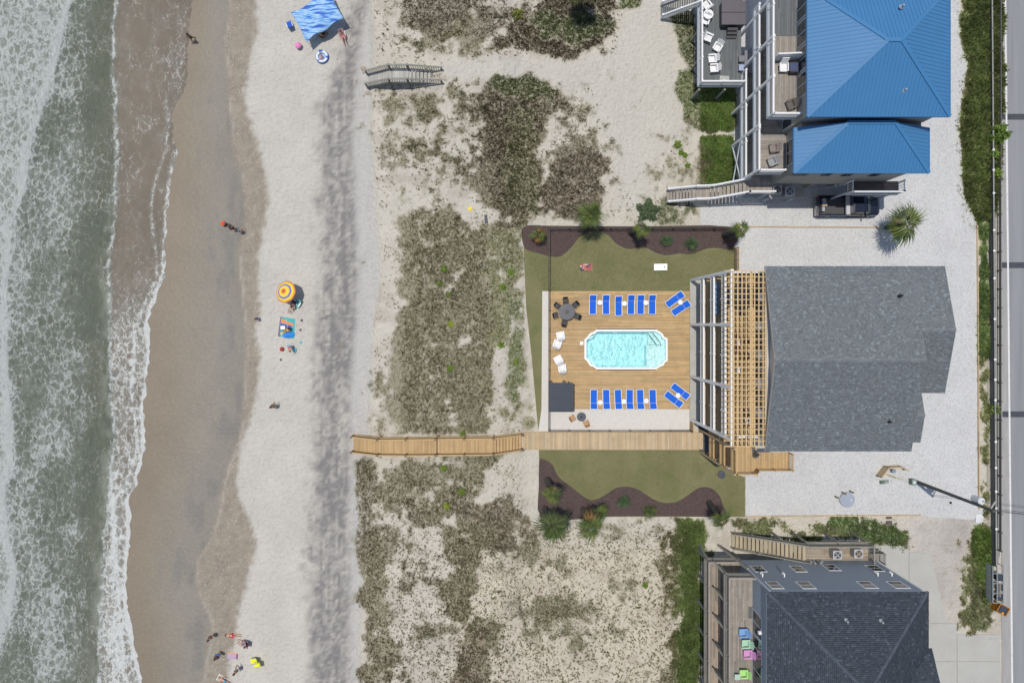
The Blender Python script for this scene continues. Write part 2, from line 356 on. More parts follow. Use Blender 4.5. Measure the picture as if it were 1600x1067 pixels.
def lin(r, g, b): 
    f = lambda c: ((c / 255 + .055) / 1.055) ** 2.4 if c > 10 else c / 255 / 12.92
    return np.array((f(r), f(g), f(b)))
DRY = np.array((.545, .518, .462)); DUNE = np.array((.555, .52, .445)); PATH = np.array((.545, .518, .455))
def land_colour(px, py):
    n1 = fbm(px / 40, py / 40, 1, 4); n2 = fbm(px / 12, py / 12, 2, 4); n3 = fbm(px / 5, py / 5, 3, 3)
    toe = pl(py, TOE); wb = pl(py, WETB) + (n2 - .5) * 10; w2 = pl(py, WET2) + (n1 - .5) * 8; sw = pl(py, SWASH)
    col = np.zeros(px.shape + (3,)); col[:] = DRY
    col *= (1 + (n1 - .5) * .16 + (n2 - .5) * .10)[..., None]
    # dark heavy-mineral band at the back of the beach
    band_l = pl(py, [(555, -200), (552, 0), (535, 90), (507, 160), (505, 340), (508, 420), (498, 620), (492, 800), (490, 1067), (490, 1300)])
    band_r = pl(py, [(575, -200), (575, 0), (560, 100), (552, 200), (556, 340), (562, 420), (548, 620), (548, 800), (548, 1067), (548, 1300)])
    st = fbm(px / 6, py / 70, 5, 4)
    bm = sst(px + (n2 - .5) * 44, band_l - 24, band_l + 14) * (1 - sst(px + (n2 - .5) * 14, band_r - 8, band_r + 12))
    ba = bm * np.clip(.74 + (st - .5) * 1.0 + (n3 - .5) * 1.3 + (n1 - .5) * .5, 0, .97)
    col = col * (1 - ba[..., None]) + np.array((.215, .204, .2)) * ba[..., None]
    # smooth bluish sand between the band and the dune foot
    sm = sst(px, band_r - 10, band_r + 8) * (1 - sst(px, toe - 3, toe + 3)) * .7
    col = col * (1 - sm[..., None]) + np.array((.475, .462, .445)) * (1 + (st - .5) * .25)[..., None] * sm[..., None]
    # dune sand
    du = sst(px, toe - 2, toe + 4)
    dc = DUNE * (1 + (n1 - .5) * .18 + (n2 - .5) * .14)[..., None]
    warmz = sst(-sdf(px, py, [(760, 850), (1060, 850), (1060, 1120), (700, 1120), (720, 900)]), -30, 30)
    dc = dc * (1 - warmz[..., None] * np.array((-.02, .01, .06)))
    pth = sst(-sdf(px, py, [(690, 96), (780, 88), (880, 92), (950, 85), (975, 30), (1010, -100), (1060, -100), (1052, 60), (1060, 110), (1062, 170), (1090, 200), (1040, 240), (1000, 330), (960, 330), (955, 240), (900, 150), (800, 125), (690, 128)]), -5, 12)
    dc = dc * (1 - pth[..., None]) + PATH * (1 + (n1 - .5) * .08)[..., None] * pth[..., None]
    litter = sst(fbm(px / 22, py / 22, 3, 4), .52, .72) * .35 * (1 - pth) * (1 - sst(px, 830, 870) * (py < 800))
    dc = dc * (1 - litter[..., None]) + np.array((.33, .27, .22)) * litter[..., None]
    col = col * (1 - du[..., None]) + dc * du[..., None]
    # damp shelly band, then wet sand
    wet = 1 - sst(px + (n3 - .5) * 10, wb - 7, wb + 5)
    damp = np.array((.295, .256, .205)) * (1 + (n2 - .5) * .3 + (n3 - .5) * .4)[..., None]
    col = col * (1 - wet[..., None]) + damp * wet[..., None]
    w = 1 - sst(px, w2 - 7, w2 + 3)
    t = np.clip((px - sw) / (w2 - sw + 1), 0, 1)[..., None]
    wc = np.array((.228, .19, .14)) * (1 - sst(t, .1, .8)) + np.array((.238, .218, .182)) * sst(t, .1, .8)
    wc = wc * (1 + (n1 - .5) * .16)[..., None]
    mn = sst(fbm(px / 16, py / 46, 5, 4), .5, .68) * sst(px, w2 - 75, w2 - 30) * .5 * sst(py, 120, 200)
    wc = wc * (1 - mn[..., None]) + np.array((.165, .16, .155)) * mn[..., None]
    col = col * (1 - w[..., None]) + wc * w[..., None]
    line = np.exp(-((px - w2 - 1) / 1.8) ** 2) * .35 * sst(fbm(px / 30, py / 30, 4, 2), .3, .6)
    col = col * (1 - line[..., None]) + np.array((.5, .47, .42)) * line[..., None]
    # drive dirt at the grey house
    dd = sst(-sdf(px, py, [(1360, 850), (1440, 808), (1530, 805), (1515, 850), (1505, 900), (1500, 985), (1440, 985), (1415, 870)]), -14, 14)
    col = col * (1 - dd[..., None]) + (np.array((.46, .43, .385)) * (1 + (n1 - .5) * .5 + (n2 - .5) * .2)[..., None]) * dd[..., None]
    # litter and roots below plants
    v = samp(VEG, px, py) * .7; vc = samp(VCOL, px, py)
    col = col * (1 - v[..., None]) + ((np.array((.24, .212, .15)) * .55 + vc * .6) * (1 + (n3 - .5) * .5)[..., None]) * v[..., None]
    wetness = np.maximum(w * (1 - .5 * t[..., 0]), wet * .25)
    shell = wet * (1 - w) + w * .28 * (1 - np.exp(-((px - w2) / 30) ** 2) * 0)
    return np.clip(col, .02, .8), wetness, shell
def axis(a, b, st, far):
    m = list(np.arange(a, b + st / 2, st)); lo = []; v = a; d = st
    while v > -far: d *= 1.6; v -= d; lo.append(v)
    hi = []; v = m[-1]; d = st
    while v < far: d *= 1.6; v += d; hi.append(v)
    return np.array(lo[::-1] + m + hi)
POOL = [(932, 514.7), (1024.7, 514.7), (1029.8, 517.8), (1035.2, 521.5), (1036.8, 526), (1042.5, 528.6), (1042.8, 563.2), (1038.2, 566.5), (1036, 571), (1029, 573.7), (1024.7, 577), (932, 577), (928.6, 574), (921, 570.8), (916.8, 564), (912.9, 560.6), (912.9, 530.3), (916.8, 526.9), (921, 521), (928.6, 517.6)]
def grid_mesh(name, Xs, Ys, Z, attrs, mat, hole=None, kind='structure'):
    ny, nx = Xs.shape
    co = np.stack([Xs, Ys, Z], -1).reshape(-1, 3).astype(np.float32)
    idx = np.arange(nx * ny).reshape(ny, nx)
    q = np.stack([idx[:-1, :-1], idx[:-1, 1:], idx[1:, 1:], idx[1:, :-1]], -1).reshape(-1, 4)
    if hole is not None:
        cx = co[q].mean(1); q = q[~hole(cx[:, 0], cx[:, 1])]
    me = bpy.data.meshes.new(name); me.vertices.add(len(co)); me.vertices.foreach_set('co', co.ravel())
    me.loops.add(q.size); me.loops.foreach_set('vertex_index', q.ravel().astype(np.int32))
    me.polygons.add(len(q)); me.polygons.foreach_set('loop_start', np.arange(0, q.size, 4, dtype=np.int32))
    me.polygons.foreach_set('use_smooth', np.ones(len(q), bool))
    for an, (ty, arr) in attrs.items():
        if ty == 'c':
            a = me.attributes.new(an, 'FLOAT_COLOR', 'POINT'); arr = np.concatenate([arr.reshape(-1, 3), np.ones((nx * ny, 1))], 1)
            a.data.foreach_set('color', arr.astype(np.float32).ravel())
        else:
            a = me.attributes.new(an, 'FLOAT', 'POINT'); a.data.foreach_set('value', arr.astype(np.float32).ravel())
    me.update(calc_edges=True); me.validate(); me.materials.append(mat)
    o = bpy.data.objects.new(name, me); C.objects.link(o)
    if kind: o['kind'] = kind
    return o

# sand material
t = NT('sand_material'); v = t.coord()
ac = t.attr('col').outputs['Color']; aw = t.attr('wet').outputs['Fac']; ash = t.attr('shell').outputs['Fac']
n1 = t.noise(v, 3.2, 5, .65); n2 = t.noise(v, 14, 4, .7)
f = t.mr(t.ma('ADD', t.ma('MULTIPLY', n1, .5), t.ma('MULTIPLY', n2, .5)), .3, .7, .87, 1.13)
vm = t.n.new('ShaderNodeVectorMath'); vm.operation = 'SCALE'; t.l(ac, vm.inputs[0]); t.l(f, vm.inputs['Scale'])
c = vm.outputs[0]
vo = t.vor(v, 4.5); sp = t.ma('MULTIPLY', t.mr(vo.outputs['Distance'], .05, .36, 1, 0), ash)
sel = t.mr(t.noise(v, 9, 2), .5, .62, 0, 1)
c = t.mix(t.ma('MULTIPLY', t.ma('MULTIPLY', sp, sel), 1), c, (.7, .64, .5))
vo2 = t.vor(t.map(v, (1, 1, 1), (0, 0, .7)), 3.1); sp2 = t.ma('MULTIPLY', t.mr(vo2.outputs['Distance'], 0, .14, .7, 0), t.mr(t.noise(v, 5, 1), .55, .6, 0, 1))
c = t.mix(t.ma('MULTIPLY', sp2, .6), c, (.16, .14, .12))
dry = t.ma('SUBTRACT', 1, aw)
bh = t.ma('ADD', t.ma('MULTIPLY', t.noise(v, 3.6, 4, .65), .9), t.ma('MULTIPLY', t.vor(v, 2.7, 'SMOOTH_F1').outputs['Distance'], .7))
rip = t.noise(t.map(v, (1.2, 5.5, 1), (0, 0, .25)), 1.5, 3, .5)
bh = t.ma('MULTIPLY', t.ma('ADD', bh, t.ma('MULTIPLY', rip, .35)), dry)
nb = t.bump(bh, 1, .2)
nb = t.bump(t.noise(v, 12, 3), .35, .03, nb)
sand_mat = t.done(c, t.mr(aw, 0, 1, .95, .34), nb, spec=.28)

gx = axis(X(-60), X(1660), .26, 1500); gy = axis(Y(1130), Y(-60), .26, 1500)
QX, QY = np.meshgrid(gx, gy); QZ = terrain(QX, QY)
gpx, gpy = proj(QX, QY, QZ)
gcol, gwet, gsh = land_colour(np.clip(gpx, -190, 1790), np.clip(gpy, -190, 1290))
x0h, x1h, y0h, y1h = X(905), X(1050), Y(584), Y(508)
def keep_in(cx, cy): return (cx > x0h) & (cx < x1h) & (cy > y0h) & (cy < y1h)
grid_mesh('ground', QX, QY, QZ, {'col': ('c', gcol), 'wet': ('f', gwet), 'shell': ('f', gsh)}, sand_mat, keep_in)

# ------------------------------------------------------------------ ocean
t = NT('sea_material'); v = t.coord()
wc = t.attr('col').outputs['Color']; fd = t.attr('foam').outputs['Fac']
vw = t.map(v, (1, .8, 1), (0, 0, .15))
dn = t.n.new('ShaderNodeTexNoise'); dn.inputs['Scale'].default_value = 1.6; dn.inputs['Detail'].default_value = 5; dn.inputs['Roughness'].default_value = .7; t.l(vw, dn.inputs['Vector']); dis = dn.outputs['Color']
dv = t.n.new('ShaderNodeVectorMath'); dv.operation = 'MULTIPLY_ADD'; t.l(dis, dv.inputs[0]); dv.inputs[1].default_value = (.9, 1.2, 0); t.l(vw, dv.inputs[2]); vd = dv.outputs[0]
web1 = t.ma('MULTIPLY', t.vor(vd, 1.35, 'DISTANCE_TO_EDGE').outputs['Distance'], .55)
web2 = t.ma('MULTIPLY', t.vor(vd, 3.4, 'DISTANCE_TO_EDGE').outputs['Distance'], .6)
lace = t.ma('MULTIPLY', t.ma('ADD', t.mr(web1, 0, .15, 1, 0), t.mr(web2, 0, .13, .85, 0)), .62)
lace = t.ma('ADD', lace, t.ma('MULTIPLY', t.ma('SUBTRACT', t.noise(vw, .3, 4), .5), .9))
fm = t.mr(t.ma('SUBTRACT', lace, t.ma('SUBTRACT', 1.12, t.ma('MULTIPLY', fd, 1.25))), -.12, .5, 0, 1, smooth=True)
solid = t.mr(t.ma('ADD', fd, t.ma('MULTIPLY', t.ma('SUBTRACT', t.noise(v, 2.2, 5, .7), .5), .5)), .8, 1.05, 0, 1)
fm = t.ma('MAXIMUM', fm, solid)
fine = t.mr(t.noise(v, 6, 4, .7), .35, .7, .5, 1)
fm = t.ma('MULTIPLY', fm, fine)
wcn = t.mix(t.mr(t.noise(v, .5, 4, .6), .3, .7, 0, .3), wc, (.1, .11, .08))
hz = t.ma('MULTIPLY', t.mr(t.noise(vd, 1.5, 6, .72), .36, .66, 0, 1), t.mr(fd, .08, .6, 0, .8)); wcn = t.mix(hz, wcn, (.42, .45, .42))
c = t.mix(fm, wcn, (.66, .68, .665))
wv = t.ma('ADD', t.ma('MULTIPLY', t.noise(t.map(v, (1.6, .7, 1), (0, 0, .1)), .8, 4, .62), 1.0), t.ma('MULTIPLY', t.noise(vd, 3.2, 4, .7), .5))
wa = t.attr('rough').outputs['Fac']
bm_ = t.n.new('ShaderNodeBump'); bm_.inputs['Distance'].default_value = .62; t.l(wv, bm_.inputs['Height']); t.l(wa, bm_.inputs['Strength'])
sea_mat = t.done(c, t.mr(fm, 0, .6, .07, .7), bm_.outputs[0], spec=.5)
ty = axis(Y(1130), Y(-60), .28, 1500)
tt = np.concatenate([np.linspace(0, 1, 230)])
SEA = -1.98
BREAK = [(186, -200), (184, 0), (181, 60), (180, 120), (185, 220), (183, 330), (177, 380), (172, 420), (174, 500), (176, 600), (180, 690), (172, 780), (165, 860), (163, 900), (160, 960), (158, 1067), (158, 1300)]
MASS = [(118, -200), (112, 0), (98, 60), (85, 120), (62, 190), (48, 240), (42, 300), (22, 345), (15, 420), (12, 500), (14, 560), (20, 660), (22, 730), (8, 765), (14, 830), (22, 870), (28, 900), (22, 940), (6, 985), (-10, 1067), (-20, 1300)]
rows = []
yy = ty
pyr = NY - yy / S
kk = 1 - SEA / H
edge_px = pl(pyr, SWASH) + (vn(pyr / 6, pyr * 0, 1) - .5) * 5 + (vn(pyr / 19, pyr * 0, 2) - .5) * 6
edge_x = (edge_px - NX) * S * (1 + 1.6 / H)
cols = np.concatenate([-np.geomspace(1500, 60, 14)[:-1], np.linspace(-60, 0, 235)])
OX = np.zeros((len(yy), len(cols))); 
for i, c_ in enumerate(cols):
    tcol = i / (len(cols) - 1)
    OX[:, i] = c_ + edge_x if c_ < -60 else edge_x + c_ * .3 * 0 + np.where(True, (c_ / 60.0) * (edge_x - X(-60)), 0)
OY = np.repeat(yy[:, None], len(cols), 1)
land = terrain(OX, OY)
opx, opy = NX + OX / (S * kk), NY - OY / (S * kk)
br = pl(opy, BREAK); ma_ = pl(opy, MASS); ed = pl(opy, SWASH) + 0 * opy
dbr = opx - br + (fbm(opx / 9, opy / 9, 2, 3) - .5) * 9
# long swells and the step of the little shore break
wob = (vn(opx / 60, opy / 90, 1) - .5) * 40
swell = .10 * np.sin((opx + wob) / 22) * (1 - sst(opx, 120, 180)) + .16 * np.exp(-((opx - ma_ + 6) / 12) ** 2) + .16 * np.exp(-((dbr + 4) / 7) ** 2) + .10 * (fbm(opx / 14, opy / 20, 3, 4) - .5) * (1 - sst(opx, 175, 200))
OZ = np.maximum(SEA + swell, land + .015 + .02 * (1 - sst(opx, ed - 10, ed)))
edgei = np.zeros(OX.shape); edgei[:, -1] = 1; OZ = np.where(edgei > 0, land + .004, OZ)
tos = np.array((.19, .2, .14)); deep = np.array((.14, .16, .112)); brown = np.array((.185, .15, .11)); milk = np.array((.34, .35, .28))
oc = np.zeros(OX.shape + (3,)); oc[:] = deep
n1 = fbm(opx / 50, opy / 70, 1, 4); n2 = fbm(opx / 14, opy / 20, 2, 4)
oc = deep * (1 - n1[..., None] * .8) + tos * n1[..., None] * .8
left = (1 - sst(opx, ma_ - 12, ma_ + 8))
oc = oc * (1 - .45 * left[..., None]) + milk * .45 * left[..., None]
mk = np.exp(-((dbr + 9) / 10) ** 2) * sst(opy, 200, 400) * .75 * sst(n2, .3, .6)
bk = np.exp(-((dbr + 22) / 18) ** 2) * .5 * sst(n1, .3, .6); oc = oc * (1 - bk[..., None]) + np.array((.16, .15, .09)) * bk[..., None]
oc = oc * (1 - mk[..., None]) + milk * mk[..., None]
sb = sst(dbr, -4, 5)
oc = oc * (1 - sb[..., None]) + (brown * (1 + (n1 - .5) * .3)[..., None]) * sb[..., None]
foam = .24 + .3 * sst(n1, .3, .7)
foam = foam * (1 - sst(opx + (n2 - .5) * 50, 100, 150) * .6)             # clearer green channel before the break
foam = np.where(opx < ma_, .5 + .25 * n2, foam) + 0
foam += .55 * np.exp(-((opx - ma_ + 4) / 9) ** 2) * (.55 + .5 * n2)
foam += (.6 * np.exp(-((dbr + 1) / 3.2) ** 2)) * (.55 + .7 * n2)
sfo = .1 + .3 * sst(opy, 380, 560) + .3 * (n2 - .45) + .04 * sst(opy, 700, 900)
foam = foam * (1 - sb) + sfo * sb
de = ed - opx
foam += sb * .6 * np.exp(-(np.maximum(de, 0) / 3.2) ** 2) * sst(opy, 120, 430)
foam += sb * .3 * np.exp(-((de - 16 - 8 * np.sin(opy / 40)) / 3) ** 2) * sst(opy, 100, 200)
foam += .5 * np.exp(-((opx - 180) / 10) ** 2) * sst(opy, 700, 800) * n2
rough = (1.0 - .5 * sst(dbr, -8, 4)) * np.clip(1 - 0 * foam, .3, 1)
grid_mesh('ocean', OX, OY, OZ, {'col': ('c', np.clip(oc, .01, .8)), 'foam': ('f', np.clip(foam, 0, 1.2)), 'rough': ('f', rough)}, sea_mat)
# ------------------------------------------------------------------ plants that nobody could count
t = NT('foliage'); ac = t.attr('col').outputs['Color']
t.p.inputs['Subsurface Weight'].default_value = 0
leaf_mat = t.done(ac, .65, None, spec=.2)
tr = t.n.new('ShaderNodeBsdfTranslucent'); t.l(ac, tr.inputs[0]); mx = t.n.new('ShaderNodeMixShader'); mx.inputs[0].default_value = .38
t.l(t.p.outputs[0], mx.inputs[1]); t.l(tr.outputs[0], mx.inputs[2]); t.l(mx.outputs[0], t.out.inputs[0])
def mesh_np(name, co, faces, col, mat, kind='stuff', parent=None):
    me = bpy.data.meshes.new(name); n = len(co); k = faces.shape[1]
    me.vertices.add(n); me.vertices.foreach_set('co', co.astype(np.float32).ravel())
    me.loops.add(faces.size); me.loops.foreach_set('vertex_index', faces.ravel().astype(np.int32))
    me.polygons.add(len(faces)); me.polygons.foreach_set('loop_start', np.arange(0, faces.size, k, dtype=np.int32))
    a = me.attributes.new('col', 'FLOAT_COLOR', 'POINT'); a.data.foreach_set('color', np.concatenate([col, np.ones((n, 1))], 1).astype(np.float32).ravel())
    me.update(calc_edges=True); me.materials.append(mat)
    o = bpy.data.objects.new(name, me); C.objects.link(o)
    if kind: o['kind'] = kind
    if parent is not None: o.parent = parent
    return o
R_ = np.random.RandomState(11)
def tufts(name, px, py, col, rad, hgt, nb, lean=1.0, wid=.16):
    """each point becomes nb bent blades of two triangles"""
    n = len(px); 
    x = X(px); y = Y(py)
    z = terrain(x, y)
    x = x * (1 - z / H); y = y * (1 - z / H)
    ang = R_.rand(n, nb) * 2 * PI; L = rad[:, None] * (.55 + .7 * R_.rand(n, nb)); hh = hgt[:, None] * (.5 + .8 * R_.rand(n, nb))
    ca, sa = np.cos(ang), np.sin(ang)
    bx = x[:, None] + (R_.rand(n, nb) - .5) * rad[:, None] * .7; by = y[:, None] + (R_.rand(n, nb) - .5) * rad[:, None] * .7; bz = np.repeat(z[:, None], nb, 1) - .01
    w = (wid * L)
    P = np.zeros((n, nb, 4, 3))
    P[..., 0, 0] = bx - sa * w * .5; P[..., 0, 1] = by + ca * w * .5; P[..., 0, 2] = bz
    P[..., 1, 0] = bx + sa * w * .5; P[..., 1, 1] = by - ca * w * .5; P[..., 1, 2] = bz
    mx_, my_ = bx + ca * L * .5 * lean, by + sa * L * .5 * lean
    P[..., 2, 0] = mx_ + sa * w * .5; P[..., 2, 1] = my_ - ca * w * .5; P[..., 2, 2] = bz + hh
    P[..., 3, 0] = bx + ca * L * lean; P[..., 3, 1] = by + sa * L * lean; P[..., 3, 2] = bz + hh * (.45 + .5 * R_.rand(n, nb))
    cc = np.repeat(np.repeat(col[:, None, :], nb, 1) * (.9 + .4 * R_.rand(n, nb, 1)), 4, 1).reshape(-1, 3)
    base = np.arange(n * nb)[:, None] * 4
    F = np.concatenate([base + np.array([[0, 1, 2]]), base + np.array([[0, 2, 3]])], 0)
    return mesh_np(name, P.reshape(-1, 3), F, np.clip(cc, .005, .6), leaf_mat)
def veg_points(x0, x1, y0, y1, n, pw=1.0, thr=0):
    px = x0 + R_.rand(n) * (x1 - x0); py = y0 + R_.rand(n) * (y1 - y0)
    d = samp(VEG, px, py); keep = (R_.rand(n) < d ** pw) & (d > thr)
    return px[keep], py[keep]
def tint(px, py, c):
    a = fbm(px / 30, py / 30, 4, 4)[:, None]; b = fbm(px / 11, py / 11, 2, 3)[:, None]
    c = c * (.5 + .85 * a) * (.62 + .7 * b) * (.85 + .3 * R_.rand(len(px), 1))
    dry = (R_.rand(len(px)) < .2)[:, None] * np.array([[.14, .115, .08]])
    return c + dry * (c[:, 1:2] > .05)
px, py = veg_points(556, 1110, -30, 1100, 270000, 1.5)
tufts('dune_grass', px, py, tint(px, py, samp(VCOL, px, py)), .08 + .13 * R_.rand(len(px)) * (.7 + samp(VH, px, py)), samp(VH, px, py) * (.08 + .34 * R_.rand(len(px))), 5, 1, .125)
# sparse small clumps everywhere on the dune
n = 46000
px = 575 + R_.rand(n) * 480; py = -30 + R_.rand(n) * 1130
toe = pl(py, TOE)
spx = fbm(px / 18, py / 18, 5, 3)
msk = sst(-sdf(px, py, [(690, 92), (960, 82), (1000, -60), (1065, -60), (1062, 210), (1000, 340), (950, 250), (900, 150), (700, 132)]), -6, 6)
ok = (px > toe + 6) & (R_.rand(n) < (.05 + .5 * sst(spx, .48, .62) + .55 * (py > 830)) * (1 - msk)) & ~((px > 815) & (py > 340) & (py < 812))
px, py = px[ok], py[ok]
cc = tint(px, py, np.array([GY]) * np.ones((len(px), 1)) * (.85 + .5 * (R_.rand(len(px), 1) > .8) * np.array([[1, 1.15, .7]])))
tufts('dune_sprigs', px, py, cc, .07 + .11 * R_.rand(len(px)), .1 + .1 * R_.rand(len(px)), 5, 1, .2)
px, py = veg_points(1020, 1100, 800, 1100, 42000, 1.2)
ok = R_.rand(len(px)) < sst(px + (fbm(px / 14, py / 20, 3, 4) - .5) * 60, 1030, 1078) * .9
px, py = px[ok], py[ok]
g_ = sst(px, 1040, 1068)[:, None]; cc = tint(px, py, np.array([[.2, .19, .1]]) * (1 - g_) + np.array([[.22, .3, .1]]) * g_)
tufts('meadow_grass', px, py, cc, .08 + .1 * R_.rand(len(px)), .05 + .1 * R_.rand(len(px)), 5, 1, .2)
n = 9000
px = 600 + R_.rand(n) * 460; py = -20 + R_.rand(n) * 1110
ok = (R_.rand(n) < sst(fbm(px / 14, py / 14, 0, 3), .55, .68)) & ((px > 700) | (R_.rand(n) < .3)) & ~((px > 815) & (py > 340) & (py < 812)) & ~((px > 690) & (py > 80) & (py < 130)) & ~((px > 940) & (py < 330))
px, py = px[ok], py[ok]
tufts('green_sprouts', px, py, tint(px, py, np.array([[.24, .32, .07]]) * np.ones((len(px), 1))), .07 + .08 * R_.rand(len(px)), .25 + .1 * R_.rand(len(px)), 5, 1, .25)
px, py = veg_points(1110, 1435, 800, 870, 12000)
tufts('weedy_grass', px, py, tint(px, py, samp(VCOL, px, py)) * 1.25, .1 + .12 * R_.rand(len(px)), .1 + .08 * R_.rand(len(px)), 5, 1, .2)
px, py = veg_points(1095, 1150, 100, 300, 16000)
tufts('green_ground_cover', px, py, tint(px, py, samp(VCOL, px, py)) * 2.3, .1 + .1 * R_.rand(len(px)), .15 + .15 * R_.rand(len(px)), 5, 1, .3)
px, py = veg_points(1495, 1566, -40, 1000, 60000)
hh = samp(VH, px, py)
tufts('roadside_shrubbery', px, py, tint(px, py, samp(VCOL, px, py)) * (1.25 + .6 * fbm(px / 12, py / 16, 5, 3)[:, None]), (.16 + .26 * R_.rand(len(px))) * (.5 + hh), hh * (.2 + .8 * R_.rand(len(px))), 6, 1.1, .17)
# weeds creeping over the edge of the gravel
n = 2600
py = R_.rand(n) * 400 - 30; px = 1488 + R_.rand(n) * 40
ok = (fbm(px / 7, py / 7, 1, 2) > .57) & (px > np.interp(py, [0, 100, 200, 300, 400], [1492, 1500, 1492, 1495, 1512]))
px, py = px[ok], py[ok]
tufts('creeping_weeds', px, py, tint(px, py, np.array([[.17, .21, .09]]) * np.ones((len(px), 1))), .08 + .1 * R_.rand(len(px)), .08 + .06 * R_.rand(len(px)), 4, 1, .2)
# ------------------------------------------------------------------ materials of the built things
def wood_mat(name, col, rough=.7, grain=1.0, weather=0):
    t = NT(name); v = t.coord(); ac = t.attr('col').outputs['Color']
    c = t.mix(1, col, ac, 'MULTIPLY')
    g = t.ma('ADD', t.ma('MULTIPLY', t.noise(v, 1.1, 4, .6), .6), t.ma('MULTIPLY', t.noise(v, 7, 3, .6), .4))
    vm = t.n.new('ShaderNodeVectorMath'); vm.operation = 'SCALE'; t.l(c, vm.inputs[0]); t.l(t.mr(g, .3, .7, 1 - .14 * grain, 1 + .14 * grain), vm.inputs['Scale'])
    c = vm.outputs[0]
    if weather: c = t.mix(t.mr(t.noise(v, .9, 5, .7), .45, .75, 0, weather), c, (.16, .15, .135))
    return t.done(c, rough, t.bump(t.noise(v, 26, 3), .25, .006), spec=.25)
M_TAN = wood_mat('pine_boards', (.47, .325, .165))
M_TANL = wood_mat('pale_pine_boards', (.49, .375, .235))
M_GREYW = wood_mat('weathered_boards', (.31, .28, .245), .85, 1.3, .25)
M_GREYC = wood_mat('grey_composite_boards', (.135, .145, .15), .7, .6)
M_OLDW = wood_mat('old_grey_timber', (.25, .245, .215), .9, 1.2, .2)
M_PERG = wood_mat('pergola_timber', (.60, .44, .235))
M_WHITE = simple('white_paint', (.74, .75, .76), .45, .04, 2, bump=.05)
M_SHELL = simple('white_plastic', (.78, .78, .78), .35, .03, 2, bump=0)
M_CONC = simple('concrete', (.40, .395, .365), .85, .14, 1.2, bump=.3, bscale=12, dirt=.12)
M_COARSE = simple('pale_exposed_concrete', (.60, .575, .53), .9, .12, 6, bump=.3, bscale=16)
M_BLACK = simple('black_metal', (.018, .018, .02), .45, .1)
M_DARK = simple('charcoal_plastic', (.045, .047, .052), .5, .2)
M_GLASS = simple('window_glass', (.03, .04, .05), .06, .3, .7, bump=0, spec=1.0)
M_GREYM = simple('galvanised_metal', (.42, .44, .45), .4, .12, metal=.4)
M_BEIGE = simple('beige_siding', (.33, .31, .275), .7, .06)
M_SIDE = simple('slate_grey_siding', (.25, .29, .34), .7, .06)
M_TRIM = simple('pale_blue_trim', (.5, .56, .62), .55, .04)
def obj(name, col, rough=.6, **k): return simple(name, col, rough, **k)

# ------------------------------------------------------------------ flat ground surfaces
def sheet(name, poly, z, m, kind='structure', z0=-.2):
    b = MB(); b.prism([(X(x), Y(y)) for x, y in poly], z0, z); return b.build(name, m, None, kind=kind)
t = NT('gravel_material'); v = t.coord()
vo = t.vor(v, 13); sp = t.vor(t.map(v, (1, 1, 1), (0, 0, .5)), 5)
base = t.mix(t.mr(t.noise(v, .35, 4, .6), .3, .7), (.455, .46, .45), (.505, .51, .497))
c = t.mix(.25, base, vo.outputs['Color'], 'OVERLAY')
hs = t.n.new('ShaderNodeHueSaturation'); hs.inputs['Saturation'].default_value = .18; t.l(c, hs.inputs['Color']); c = hs.outputs[0]
c = t.mix(t.mr(t.noise(v, 22, 2, .6), .58, .7, 0, .45), c, (.27, .28, .28))
c = t.mix(t.mr(t.noise(v, 1.1, 4, .7), .62, .8, 0, .3), c, (.36, .35, .31))
nb = t.bump(t.ma('ADD', vo.outputs['Distance'], t.noise(v, 5, 4)), .6, .035)
GRAVEL = t.done(c, .9, nb, spec=.2)
sheet('gravel_lot', [(1094, 323), (1140, 318), (1143, 205), (1143, 130), (1085, 130), (1085, -130), (1498, -130), (1500, 20), (1512, 100), (1502, 150), (1500, 200), (1505, 300), (1527, 352), (1527, 770), (1540, 800), (1520, 812), (1440, 806), (1165, 806), (1165, 735), (1148, 425), (1148, 354), (1094, 353)], .02, GRAVEL)
t = NT('lawn_material'); v = t.coord()
c = t.mix(t.mr(t.noise(v, .28, 4, .6), .3, .7), (.15, .155, .065), (.225, .21, .11))
c = t.mix(t.mr(t.noise(v, .45, 4, .6), .52, .7, 0, .7), c, (.115, .145, .045))
c = t.mix(t.mr(t.noise(v, 8, 4, .7), .35, .7, 0, .4), c, (.27, .25, .14))
c = t.mix(t.mr(t.noise(v, 17, 3, .7), .5, .75, 0, .5), c, (.085, .095, .035))
LAWN = t.done(c, .85, t.bump(t.noise(v, 15, 4, .7), 1, .06), spec=.15)
sheet('lawn', [(818, 388), (822, 362), (1147, 362), (1147, 425), (1078, 437), (1078, 456), (848, 456), (848, 560), (846, 640), (841, 672), (838, 640), (831, 560), (822, 480)], .03, LAWN)
sheet('lawn', [(842, 701), (1095, 701), (1095, 696), (1147, 740), (1164, 745), (1164, 807), (843, 807)], .03, LAWN)
t = NT('mulch_material'); v = t.coord()
vo = t.vor(t.map(v, (1, 2.2, 1), (0, 0, .6)), 9)
c = t.mix(vo.outputs['Color'], (.075, .052, .047), (.165, .122, .112))
c = t.mix(t.mr(t.noise(v, 1.2, 4), .35, .7, 0, .6), c, (.115, .085, .08))
MULCH = t.done(c, .95, t.bump(t.ma('ADD', vo.outputs['Distance'], t.noise(v, 4, 3)), 1, .08), spec=.1)
sheet('mulch_bed', smooth_poly([(816, 357), (830, 352), (857, 353), (1000, 354), (1146, 355), (1143, 389), (1125, 388), (1110, 387.5), (1097, 391), (1080, 397.5), (1062, 396), (1042, 399), (1025, 395), (1010, 387.5), (1000, 387), (980, 389), (962, 380), (952, 369), (940, 362.5), (917, 364), (905, 371), (892, 387), (877, 400), (860, 401), (842, 396), (821, 389), (815, 370)], 3), .06, MULCH)
